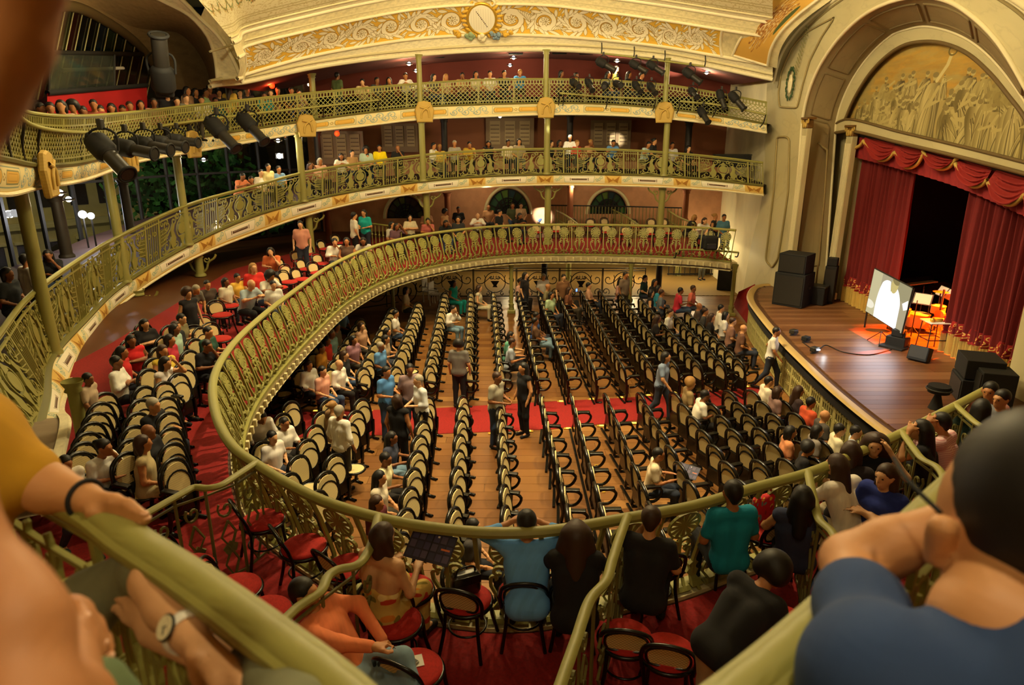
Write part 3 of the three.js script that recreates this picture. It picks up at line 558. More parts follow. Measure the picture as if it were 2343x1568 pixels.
// painted panel between the frieze and the stage arch
{
  const tx = canvasTex(256, 512, (x, w, h) => { const ink = ['#b9863a', '#8c5a24', '#d8c490', '#a26d2c']; x.fillStyle = '#d0a145'; x.fillRect(0, 0, w, h); for (let i = 0; i < 150; i++) { const a = i / 150 * 6.28 * 7, r = 20 + i * 0.7; x.strokeStyle = ink[i % 4]; x.lineWidth = 6; x.beginPath(); x.arc(128 + Math.cos(a) * r * 0.6, 260 + Math.sin(a) * r * 1.2, 12 + (i % 5) * 4, a, a + 4); x.stroke(); } x.fillStyle = '#7d3f18'; x.beginPath(); x.arc(128, 330, 24, 0, 7); x.fill(); x.fillStyle = '#4d5a2c'; x.beginPath(); x.ellipse(140, 90, 50, 28, 0.3, 0, 7); x.fill(); });
  const A = [[1676, 126], [1690, 96], [1712, 60], [1742, 24], [1775, -10], [1830, -60]], B = [[1756, 150], [1764, 112], [1786, 74], [1824, 36], [1862, 6], [1935, -50]];
  const ca = new THREE.CatmullRomCurve3(A.map(([x, y], i) => at(x, y, 25.2 - i * 0.55))), cb = new THREE.CatmullRomCurve3(B.map(([x, y], i) => at(x, y, 24.6 - i * 0.65)));
  solo('ceiling_painting', loft(ca, cb, 24, 8), new THREE.MeshStandardMaterial({ map: tx, roughness: 0.85 }), 'ochre ceiling panel painted with a coat of arms, beside the stage arch', 'painting');
  const back = struct('ceiling_pendentive', grid((u, v) => { const p = ca.getPoint(u).lerp(cb.getPoint(u), -0.35 + v * 1.6); p.z -= 0.08; p.x += 0.05; return p; }, 24, 8, 3, 1), M.cream);
  mesh('moulding', merge([new THREE.TubeGeometry(ca, 30, 0.05, 5), new THREE.TubeGeometry(cb, 30, 0.05, 5), new THREE.TubeGeometry(new THREE.LineCurve3(ca.getPoint(0), cb.getPoint(0)), 4, 0.05, 5)]), M.creamLight, back);
}

// ---------------------------------------------------------------- big lunette at the left end of the top gallery
const WD = (px) => 15 + (px - 60) / 440 * 11;
const crv = (pts, dist) => new THREE.CatmullRomCurve3(pts.map(([x, y, d]) => at(x, y, d ?? dist(x))), false, 'centripetal');
{
  const arch = [[-70, 240], [-50, 150], [-5, 66], [60, 26], [125, 13], [185, 20], [241, 48], [290, 80], [321, 107], [345, 138], [361, 165], [370, 205]];
  const wEdge = [[-150, 240], [-130, 60], [-60, -20], [60, -40], [150, -10], [240, 28], [300, 60], [355, 70], [410, 77], [447, 112], [472, 155], [484, 205]];
  const ring = [[-330, 240, 11], [-300, -60, 12], [-170, -230, 13.5], [0, -260, 15], [170, -170, 17], [290, -40, 19], [375, 3, 20], [434, 35, 20.7], [469, 72, 21], [485, 103, 21.3], [494, 140, 21.4], [499, 196, 21.5]];
  const ca = crv(arch, WD), cw = crv(wEdge, WD), cr = crv(ring);
  const w = struct('wall_left_lunette', loft(ca, cw, 60, 3, 8, 1), M.tan);
  mesh('vault', loft(cw, cr, 60, 6, 10, 3), M.tan, w);
  const ro = crv([[-300, 240, 11], [-260, -90, 12], [-120, -260, 13.5], [40, -290, 15], [230, -190, 17], [330, -60, 18.9], [412, -4, 20], [458, 42, 20.7], [494, 76, 20.9], [520, 112, 21.1], [540, 150, 21.2], [556, 190, 21.4]]);
  mesh('arch_band', loft(cr, ro, 60, 3, 12, 0.6), M.creamLight, w);
  mesh('arch_moulding', merge([new THREE.TubeGeometry(cr, 60, 0.06, 6), new THREE.TubeGeometry(ro, 60, 0.06, 6)]), M.creamLight, w);
  mesh('archivolt', merge([new THREE.TubeGeometry(ca, 60, 0.13, 6)]), mat('#6e5a34', 0.7), w);
  const pend = crv([[458, 42, 20.7], [494, 76, 20.9], [520, 112, 21.1], [540, 150, 21.2], [556, 190, 21.4]]), pend2 = crv([[500, -60, 20], [530, 30, 20.9], [545, 88, 21.4], [556, 130, 21.8], [562, 175, 22.3]]);
  mesh('pendentive', loft(pend, pend2, 20, 3, 2, 1), M.cream, w);
  // window with leaning bars and dark coloured panes
  const win = tag(thing('window_4', null, null, null), null, null, null, 'structure'), gt = ['#132018', '#0c1113', '#20301e', '#2c0f0c', '#14202a', '#2b2a14', '#0a0d0c'].map((c) => new THREE.MeshStandardMaterial({ color: hex(c), roughness: 0.12 }));
  const topY = (x) => { for (let i = 1; i < arch.length; i++) if (x <= arch[i][0]) return lerp(arch[i - 1][1], arch[i][1], (x - arch[i - 1][0]) / (arch[i][0] - arch[i - 1][0])); return 205; };
  for (let k = 0; k < 19; k++) {
    const xt = -10 + k * 20, yt = topY(xt) + 2, xb = xt - (225 - yt) * 0.21, x2 = xt + 20, y2 = topY(Math.min(x2, 369)) + 2, xb2 = x2 - (225 - y2) * 0.21;
    mesh('muntin', new THREE.TubeGeometry(new THREE.LineCurve3(at(xt, yt, WD(xt) + 0.05), at(xb, 228, WD(xb) + 0.05)), 6, 0.017, 5), mat('#b3aa74', 0.5), win);
    for (const [a, b] of [[0, 0.45], [0.45, 1]]) { const p = (x, y, X, k2) => at(lerp(x, X, k2), lerp(y, 228, k2), WD(lerp(x, X, k2)) + 0.12); mesh('pane', grid((u, v) => p(xt, yt, xb, lerp(a, b, v)).lerp(p(x2, y2, xb2, lerp(a, b, v)), u), 1, 4), gt[(k * 5 + (a ? 3 : 0)) % 7], win); }
  }
  mesh('transom', new THREE.TubeGeometry(new THREE.LineCurve3(at(100, 121, WD(100) - 0.1), at(326, 124, WD(326) - 0.1)), 4, 0.06, 6), M.gunmetal, win);
  // glass control booth with its red front
  const booth = thing('control_booth', 'glass-fronted control booth with a red panelled front, under the big arched window', 'booth');
  const q = (x, y) => at(x, y, 15.2 + (x - 100) / 240 * 5.4), quad = (a, b, c, d, n = 1) => grid((u, v) => a.clone().lerp(b, u).lerp(d.clone().lerp(c, u), v), n, n, 1, 1, true);
  mesh('front', quad(q(108, 214), q(336, 196), q(338, 275), q(108, 278)), M.redPanel, booth);
  mesh('side', quad(at(64, 262, 15.4), q(108, 214), q(108, 280), at(66, 290, 15.4)), mat('#3c0a0a', 0.8), booth);
  mesh('counter', new THREE.TubeGeometry(new THREE.LineCurve3(q(108, 213), q(336, 195)), 2, 0.06, 6), M.blackMatt, booth);
  mesh('glass', quad(q(112, 125), q(262, 128), q(262, 198), q(112, 210)), new THREE.MeshPhysicalMaterial({ color: hex('#6f7566'), roughness: 0.08, transmission: 0.8, thickness: 0 }), booth);
  mesh('desk', new THREE.TubeGeometry(new THREE.LineCurve3(at(142, 161, 16.6), at(282, 156, 20)), 2, 0.045, 6), M.white, booth);
  mesh('post', merge([new THREE.TubeGeometry(new THREE.LineCurve3(q(112, 122), q(112, 212)), 2, 0.03, 5), new THREE.TubeGeometry(new THREE.LineCurve3(q(262, 125), q(262, 200)), 2, 0.03, 5)]), M.gunmetal, booth);
}

// ---------------------------------------------------------------- stage arch
{
  const c = (pts, X) => new THREE.CatmullRomCurve3(pts.map(([x, y]) => onX(x, y, X)), false, 'centripetal');
  const Fo = [[1694, 700], [1719, 560], [1744, 447], [1752, 300], [1757, 177], [1774, 115], [1806, 67], [1854, 24], [1905, -12], [1990, -60], [2100, -82], [2180, -75], [2270, -40], [2380, 30], [2470, 150], [2520, 330]];
  const Fi = [[1793, 700], [1815, 500], [1828, 380], [1834, 300], [1838, 262], [1849, 214], [1870, 161], [1907, 102], [1961, 46], [2015, 13], [2090, -7], [2162, 0], [2215, 29], [2282, 94], [2343, 193], [2400, 310]];
  const Io = [[1885, 700], [1898, 500], [1906, 380], [1911, 310], [1913, 284], [1924, 241], [1948, 187], [1988, 129], [2041, 80], [2078, 66], [2116, 60], [2175, 72], [2229, 99], [2282, 147], [2343, 228], [2400, 330]];
  const cFo = c(Fo, 9.3), cFi = c(Fi, 9.3), cIo = c(Io, 10.4);
  const face = struct('wall_right', loft(cFo, cFi, 120, 4, 10, 1.2), M.marble);
  mesh('reveal', loft(cFi, cIo, 120, 4, 10, 1.2), M.soffit, face);
  mesh('arch_edge', merge([new THREE.TubeGeometry(cFi, 120, 0.05, 6), new THREE.TubeGeometry(cIo, 120, 0.04, 6)]), M.creamLight, face);
  const rim = (k, off, r, m) => { const f = (i) => [lerp(Fo[i][0], Fi[i][0], k), lerp(Fo[i][1], Fi[i][1], k)]; const pts = Fo.map((_, i) => f(i)).slice(4); mesh('arch_moulding', new THREE.TubeGeometry(c(pts, 9.3 - off), 100, r, 6), m, face); };
  rim(0.04, 0.03, 0.1, M.creamLight); rim(0.16, 0.02, 0.05, M.creamLight); rim(0.28, 0.0, 0.035, mat('#8a7a50'));
  // coffers of the soffit, each a sunk panel with a raised edge
  const co = [[0.03, 0.255], [0.275, 0.4], [0.415, 0.535], [0.55, 0.67], [0.685, 0.8], [0.815, 0.93]];
  for (const [a, b] of co) {
    const pt = (u, v) => { const w = lerp(a, b, u), p = cFi.getPoint(w).lerp(cIo.getPoint(w), lerp(0.22, 0.8, v)); return p; };
    const edge = [...Array.from({ length: 9 }, (_, i) => pt(i / 8, 0)), ...Array.from({ length: 5 }, (_, i) => pt(1, (i + 1) / 5)), ...Array.from({ length: 8 }, (_, i) => pt(1 - (i + 1) / 8, 1)), ...Array.from({ length: 4 }, (_, i) => pt(0, 1 - (i + 1) / 5))];
    const pn = mesh('panel', grid((u, v) => { const p = pt(u, v); p.x -= 0.02; p.z += 0.02; return p; }, 8, 2), M.soffit, face);
    mesh('panel_edge', new THREE.TubeGeometry(new THREE.CatmullRomCurve3(edge, true, 'catmullrom', 0.05), 60, 0.035, 5, true), mat('#7c6a45', 0.7), pn);
  }
  // sunk panel with the painted wreath, and the tall panel under it
  const framed = (pts, X, r, m) => mesh('panel_edge', new THREE.TubeGeometry(new THREE.CatmullRomCurve3(pts.map(([x, y]) => onX(x, y, X)), true, 'catmullrom', 0.12), 90, r, 5, true), m, face);
  framed([[1784, 244], [1781, 212], [1788, 165], [1812, 110], [1848, 72], [1908, 40], [1880, 84], [1852, 140], [1836, 195], [1823, 246]], 9.27, 0.03, mat('#9b8a5c'));
  framed([[1778, 318], [1786, 313], [1797, 313], [1806, 322], [1803, 440], [1780, 590], [1766, 612], [1752, 592], [1770, 440]], 9.27, 0.035, mat('#9b8a5c'));
  framed([[1859, 343], [1874, 327], [1884, 338], [1893, 345], [1886, 460], [1866, 660], [1846, 656], [1852, 500]], 9.85, 0.03, mat('#8a774c'));
  const wr = thing('painted_wreath', 'green laurel wreath with palm frond painted on the marble beside the arch', 'decoration', null, onX(1808, 192, 9.24)); wr.rotation.y = -Math.PI / 2;
  const lf = new THREE.SphereGeometry(0.1, 6, 4).scale(1, 0.45, 0.25), leaves = [];
  for (let k = 0; k < 22; k++) { const a = -1.2 + k / 21 * 5.6; leaves.push(lf.clone().rotateZ(a + (k % 2 ? 0.6 : 2.2)).translate(Math.cos(a) * 0.32, Math.sin(a) * 0.48, 0)); }
  mesh('leaves', merge(leaves), mat('#2f4a26'), wr); mesh('figure', new THREE.SphereGeometry(0.2, 10, 8).scale(0.8, 1.5, 0.2), M.creamLight, wr);
  mesh('frond', merge(Array.from({ length: 12 }, (_, k) => new THREE.BoxGeometry(0.32, 0.02, 0.02).rotateZ(-0.7).translate(0.2 + k * 0.05 + 0.12, 0.35 + k * 0.11, 0))), mat('#8f8a5a'), wr);
  // archivolt, tympanum, lintel
  const Io2 = [[1913, 284], [1924, 241], [1948, 187], [1988, 129], [2041, 80], [2116, 60], [2175, 72], [2229, 99], [2282, 147], [2315, 190], [2343, 228], [2400, 330]];
  const T = [[1934, 272], [1953, 228], [1988, 171], [2028, 129], [2068, 104], [2116, 95], [2162, 100], [2215, 123], [2269, 171], [2309, 220], [2343, 265], [2400, 372]];
  const cT = c(T, 10.4);
  mesh('archivolt', loft(c(Io2, 10.4), cT, 80, 3, 8, 0.6), M.marble, face);
  mesh('arch_moulding', new THREE.TubeGeometry(cT, 90, 0.05, 6), mat('#6a5530', 0.6), face);
  const lt = c([[1911, 284], [1934, 273], [2060, 302], [2200, 335], [2343, 371], [2440, 398]], 10.4), lb = c([[1911, 304], [1945, 300], [2060, 327], [2200, 360], [2343, 397], [2440, 424]], 10.4);
  mesh('lintel', loft(lt, lb, 30, 2, 6, 0.5), M.marble, face); mesh('lintel_moulding', merge([new THREE.TubeGeometry(lt, 30, 0.04, 6), new THREE.TubeGeometry(lb, 30, 0.05, 6)]), mat('#6a5530', 0.6), face);
  mesh('lintel_soffit', loft(lb, c([[1911, 304], [1945, 300], [2060, 327], [2200, 360], [2343, 397], [2440, 424]].map(([x, y]) => [x, y]), 10.9), 20, 1), M.blackMatt, face);
  const mural = canvasTex(1400, 700, (x, w, h) => {
    const gr = (c) => c; x.fillStyle = '#b0883a'; x.fillRect(0, 0, w, h);
    for (let i = 0; i < 1600; i++) { x.fillStyle = ['rgba(200,150,60,0.16)', 'rgba(150,120,60,0.15)', 'rgba(168,150,96,0.16)'][i % 3]; x.beginPath(); x.ellipse(rnd() * w, rnd() * h * 0.6, rr(20, 90), rr(8, 24), 0, 0, 7); x.fill(); }
    x.fillStyle = '#8f7d48'; x.fillRect(0, h * 0.86, w, h * 0.14); x.fillStyle = '#a8965c'; for (const [a, b, t] of [[560, 860, 0.86], [600, 820, 0.8], [690, 760, 0.48]]) x.fillRect(a, h * t, b - a, h);
    const fig = (cx, base, H, lean) => { // a robed classical figure in grisaille: shaded drapery, bent arm, small head
      const l = lean * H * 0.12, g = x.createLinearGradient(cx - H * 0.2, 0, cx + H * 0.2, 0), tn = rnd(); g.addColorStop(0, '#6f6134'); g.addColorStop(0.35, tn < 0.5 ? '#c2b277' : '#ac9c62'); g.addColorStop(0.6, '#a2925a'); g.addColorStop(1, '#54482a');
      x.fillStyle = g; x.beginPath(); x.moveTo(cx - H * 0.07 + l, base - H * 0.8); x.bezierCurveTo(cx - H * 0.2 + l, base - H * 0.62, cx - H * 0.09, base - H * 0.35, cx - H * 0.19, base); x.lineTo(cx + H * 0.19, base); x.bezierCurveTo(cx + H * 0.1, base - H * 0.3, cx + H * 0.18 + l, base - H * 0.6, cx + H * 0.08 + l, base - H * 0.8); x.closePath(); x.fill();
      for (let k = 0; k < 9; k++) { const ox = rr(-0.12, 0.12) * H; x.strokeStyle = k % 2 ? 'rgba(70,58,28,0.65)' : 'rgba(205,190,132,0.6)'; x.lineWidth = rr(2, 6); x.beginPath(); x.moveTo(cx + l + ox * 0.5, base - H * rr(0.5, 0.76)); x.quadraticCurveTo(cx + ox * 1.6, base - H * 0.35, cx + ox * 1.3 + rr(-10, 10), base - rr(0, 20)); x.stroke(); }
      x.strokeStyle = '#b5a56a'; x.lineWidth = H * 0.045; x.lineCap = 'round'; x.beginPath(); x.moveTo(cx + l + H * 0.07, base - H * 0.74); x.lineTo(cx + H * rr(-0.2, 0.24), base - H * rr(0.5, 0.68)); x.lineTo(cx + H * rr(-0.25, 0.3), base - H * rr(0.45, 0.85)); x.stroke();
      x.fillStyle = '#b3a469'; x.beginPath(); x.ellipse(cx + l * 1.2, base - H * 0.875, H * 0.04, H * 0.055, lean * 0.3, 0, 7); x.fill(); x.fillStyle = '#857646'; x.beginPath(); x.ellipse(cx + l * 1.2 - H * 0.006, base - H * 0.9, H * 0.043, H * 0.035, lean * 0.3, 0, 7); x.fill(); x.fillStyle = 'rgba(70,58,30,0.5)'; x.fillRect(cx + l - H * 0.02, base - H * 0.83, H * 0.04, H * 0.03);
    };
    for (const [n, base, hh] of [[26, 0.7, 300], [32, 0.86, 330], [34, 0.99, 340]]) for (let k = 0; k < n; k++) { const t = (k + rr(0.2, 0.8)) / n, cx = 70 + t * 1260, edge = Math.min(cx, 1400 - cx); if (Math.abs(cx - 700) < 95 || (base < 0.8 && edge < 230) || (base < 0.9 && edge < 120)) continue; fig(cx, h * base + rr(-14, 8), Math.min(hh + rr(-40, 40), edge * 1.5 + 60), rr(-1.6, 1.6)); }
    fig(655, h * 0.86, 440, 0.4); x.strokeStyle = '#c9ba80'; x.lineWidth = 20; x.beginPath(); x.moveTo(690, 240); x.lineTo(740, 160); x.lineTo(752, 110); x.stroke(); x.strokeStyle = '#6f6030'; x.lineWidth = 9; x.beginPath(); x.arc(758, 88, 24, 0, 7); x.stroke(); fig(735, h * 0.5, 150, 0);
    for (let k = 0; k < 10; k++) { x.fillStyle = 'rgba(150,134,78,0.5)'; x.beginPath(); x.ellipse(rr(120, 420), rr(190, 330), rr(30, 70), rr(18, 40), 0, 0, 7); x.fill(); x.beginPath(); x.ellipse(rr(1000, 1250), rr(230, 380), rr(20, 50), rr(30, 70), 0, 0, 7); x.fill(); }
  });
  const cT2 = c(T, 10.55), base = c([[1934, 272], [2060, 302], [2200, 335], [2343, 371], [2440, 398]], 10.55);
  const tg = grid((u, v) => base.getPoint(u).lerp(cT2.getPoint(u), v), 60, 14), P = tg.attributes.position, U = tg.attributes.uv; let z0 = 1e9, z1 = -1e9, y0 = 1e9, y1 = -1e9;
  for (let i = 0; i < P.count; i++) { z0 = Math.min(z0, P.getZ(i)); z1 = Math.max(z1, P.getZ(i)); y0 = Math.min(y0, P.getY(i)); y1 = Math.max(y1, P.getY(i)); }
  for (let i = 0; i < P.count; i++) U.setXY(i, (P.getZ(i) - z0) / (z1 - z0), (P.getY(i) - y0) / (y1 - y0));
  solo('lunette_mural', tg, new THREE.MeshStandardMaterial({ map: mural, roughness: 0.85 }), 'grey and gold mural of a crowd of robed figures in the lunette over the stage', 'mural');
  // fluted pilaster of the opening and the gilt capitals
  const pil = (x0, x1, y0, X, w0, w1, label) => {
    const a = onX(x0, y0, X), b = onX(x1, 682, X), h = a.y - b.y, t = thing('pilaster', label, 'pilaster', null, V3(X, b.y, b.z)); t.rotation.y = -Math.PI / 2;
    mesh('shaft', box(w0, h, 0.16, 0, h / 2, 0, 0.01), M.marble, t);
    for (let k = 0; k < 5; k++) mesh('flute', box(w0 * 0.1, h * 0.92, 0.03, (k - 2) * w0 * 0.19, h / 2, 0.09, 0.01), M.creamLight, t);
    mesh('base', box(w0 * 1.25, 0.22, 0.26, 0, 0.11, 0, 0.02), M.creamLight, t);
    const cap = mesh('capital', merge([box(w0 * 1.35, 0.07, 0.3, 0, h + 0.3, 0, 0.01), box(w0 * 1.05, 0.26, 0.2, 0, h + 0.13, 0, 0.03)]), mat('#6b4a1a', 0.5), t);
    mesh('volute', merge([-1, 1].flatMap((s) => [new THREE.TorusGeometry(0.06, 0.025, 6, 12).translate(s * w0 * 0.55, h + 0.22, 0.1), new THREE.SphereGeometry(0.08, 6, 5).scale(0.6, 1.2, 0.6).translate(s * w0 * 0.28, h + 0.1, 0.1), new THREE.SphereGeometry(0.08, 6, 5).scale(0.5, 1.2, 0.6).translate(s * w0 * 0.02, h + 0.1, 0.12)])), M.gold, cap);
  };
  pil(1930, 1897, 312, 10.45, 0.42, 0, 'slim fluted marble pilaster with gilt capital at the edge of the red curtain');
  pil(1834, 1800, 294, 9.3, 0.36, 0, 'flat marble pilaster with gilt capital between the wreath panel and the arch');
  struct('wall_right_jamb', box(0.5, 9, 7.5, 10.72, 4.5, -9.75), M.marble);
  struct('wall_right_upper', box(0.4, 6, 16, 10.9, 9.6, -17), M.marble);
  struct('wall_right_left_of_stage', box(0.4, 7, 3.4, 10.95, 3.4, -23.55), M.marble);
}

// ---------------------------------------------------------------- columns
const colProfile = (h, r) => [[r * 1.7, 0], [r * 1.7, 0.06], [r * 1.25, 0.1], [r * 1.35, 0.18], [r, 0.24], [r * 0.98, h * 0.3], [r * 1.25, h * 0.3 + 0.03], [r * 0.95, h * 0.3 + 0.06], [r * 0.9, h - 0.3], [r * 1.15, h - 0.27], [r * 0.92, h - 0.22], [r * 1.4, h - 0.06], [r * 1.6, h - 0.04], [r * 1.6, h]];
const plainProfile = (h, r) => [[r * 1.3, 0], [r * 1.3, 0.05], [r, 0.09], [r * 0.95, h - 0.16], [r * 1.3, h - 0.14], [r * 1.05, h - 0.1], [r * 1.5, h - 0.02], [r * 1.5, h]];
function column(base, h, r, label, m = M.column, ornate = false, group = null) {
  const t = thing('column', label, 'column', group, base);
  mesh('shaft', lathe((ornate ? colProfile : plainProfile)(h, r), 16), m, t);
  if (ornate) { mesh('plinth', box(r * 4, 0.12, r * 4, 0, 0.06, 0, 0.02), m, t); mesh('collar', cyl(r * 1.5, r * 1.2, 0.12, 0, h * 0.16, 0, 14), m, t); }
  return t;
}
function scrollBrackets(t, h, s = 1) { // curled brackets either side of a column head
  for (const d of [-1, 1]) mesh('bracket', merge([tube([[d * 0.08, h - 0.62 * s, 0], [d * 0.22 * s, h - 0.5 * s, 0], [d * 0.3 * s, h - 0.3 * s, 0], [d * 0.5 * s, h - 0.16 * s, 0], [d * 0.56 * s, h - 0.05, 0]], 0.035, 14, 6), tube(spiral(0, 0, 0.02, 0.1 * s, 0, 7, 14).map(([x, y]) => [d * (0.24 * s + x), h - 0.22 * s + y, 0]), 0.025, 24, 5)]), M.iron, t);
}
const tier = (y) => ['lower gallery', 'second gallery', 'top gallery'][y];
{ // ground floor
  const L = [[1170, 716, 'thin green iron column with collar, in front of the seats under the far gallery'], [901, 728, 'green iron column rising among the cream-backed seats on the far left'], [1439, 718, 'green iron column between seat rows right of the far fence'], [1671, 722, 'green iron column nearest the stage steps'], [676, 846, 'green iron column at the left edge of the seats, below the bulging balustrade'], [580, 954, 'short green iron column by the left end of the red aisle']];
  for (const [x, y, l] of L) { const b = on(x, y, 0); const c = column(b, 1.9, 0.075, l, M.column, true); }
  column(V3(on(1553, 632, 0).x, 0, -31.5), 2.0, 0.14, 'stout pale green column standing on the yellow patio', M.column, false);
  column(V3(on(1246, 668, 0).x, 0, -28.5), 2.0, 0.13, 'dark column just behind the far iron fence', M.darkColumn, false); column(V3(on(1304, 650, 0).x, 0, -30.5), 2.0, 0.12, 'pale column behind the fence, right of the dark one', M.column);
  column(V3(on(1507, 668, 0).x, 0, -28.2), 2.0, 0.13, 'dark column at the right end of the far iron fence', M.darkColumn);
}
{ // first gallery to second gallery floor
  const L = [[1516, 432, 'green column with scroll brackets behind the empty cane chairs'], [1254, 428, 'green column with scroll brackets beside the brightly lit reader in white'], [975, 444, 'green column with scroll brackets in front of the left arched window'], [706, 496, 'green column with scroll brackets near the standing couple'], [455, 600, 'green column behind the grey-haired standing man'], [318, 690, 'green column over the seated people on the left'], [160, 920, 'short green column beside the yellow fascia at far left']];
  for (const [px, py, l] of L) {
    const d = px === 160 ? 8.55 : LDIST(px) + 0.25, q = px === 160 ? V3(-5.9, 0, -8.55) : at(px, py, d), s = R2.atPx(px), yTop = px === 160 ? 3.3 : R2.bot(s).y;
    const b = V3(q.x, F1, q.z), c = column(b, yTop - F1, px === 160 ? 0.09 : 0.13, l); if (px > 200) scrollBrackets(c, yTop - F1);
  }
}
{ // second gallery to top gallery
  const L = [[1520, 1517, 'green column of the second gallery nearest the stage'], [1250, 1248, 'green column in the middle of the far second gallery'], [968, 966, 'green column right of the man in the bright yellow shirt'], [694, 688, 'green column left of the bright yellow shirt, second gallery'], [428, 424, 'green column before the dark glass, third from left'], [280, 270, 'green column right of the two globe lamps'], [80, 20, 'thick green column at the left edge of the picture']];
  for (const [px, pt, l] of L) {
    const d = LDIST(px) - 0.15, s2 = R2.atPx(px), s3 = R3.atPx(px), b = R2.top(s2).addScaledVector(R2.out(s2), -0.02), h = R3.bot(s3).y - b.y;
    const c = column(b, h, 0.12, l);
    const crest = mesh('crest', merge([new THREE.ExtrudeGeometry(new THREE.Shape([[-0.26, -0.3], [0.26, -0.3], [0.32, 0.1], [0.2, 0.34], [0, 0.38], [-0.2, 0.34], [-0.32, 0.1]].map((a) => new THREE.Vector2(...a))), { depth: 0.06, bevelEnabled: true, bevelSize: 0.03, bevelThickness: 0.03, bevelSegments: 1 }), tube([[-0.18, 0.2, 0.1], [0.1, 0.1, 0.11], [0.16, -0.16, 0.1]], 0.04, 12, 5), tube([[0.18, 0.24, 0.1], [-0.1, 0.02, 0.11], [-0.14, -0.2, 0.1]], 0.035, 12, 5)]), M.gold, c);
    const o = R3.out(s3), p = R3.bot(s3).lerp(R3.top(s3), 0.5).addScaledVector(o, -0.16).sub(b); crest.position.copy(p); crest.rotation.y = Math.atan2(-o.x, -o.z);
  }
}
{ // top gallery to the cornice
  const L = [[1523, 'slim green column of the top gallery nearest the hanging stage lights'], [1248, 'slim green column at the centre of the top gallery'], [961, 'slim green column of the top gallery, left of centre']];
  for (const [px, l] of L) { const s = R3.atPx(px), b = R3.top(s).addScaledVector(R3.out(s), -0.03), u = uPx(px); column(b, kB.getPoint(u).y - b.y, 0.1, l); }
  const b = at(722, 285, 25.6); column(b, at(722, 168, 25.6).y - b.y, 0.11, 'green column with bracket head standing inside the top gallery at left');
}
{ // dark inner columns
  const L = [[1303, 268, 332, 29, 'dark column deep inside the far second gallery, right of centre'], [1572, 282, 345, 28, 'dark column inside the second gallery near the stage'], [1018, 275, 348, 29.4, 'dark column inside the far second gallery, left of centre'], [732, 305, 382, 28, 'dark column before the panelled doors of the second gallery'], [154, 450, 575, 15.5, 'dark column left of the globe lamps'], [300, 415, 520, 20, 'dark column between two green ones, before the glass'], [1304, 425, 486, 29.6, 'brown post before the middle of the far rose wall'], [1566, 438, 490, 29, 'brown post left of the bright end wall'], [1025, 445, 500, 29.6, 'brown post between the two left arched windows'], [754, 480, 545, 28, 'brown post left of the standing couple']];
  for (const [x, y0, y1, d, l] of L) { const b = at(x, y1 + 14, d); column(b, at(x, y0 - 4, d).y - b.y, 0.13, l, y0 > 420 && x > 700 ? M.roseDark : M.darkColumn); }
}
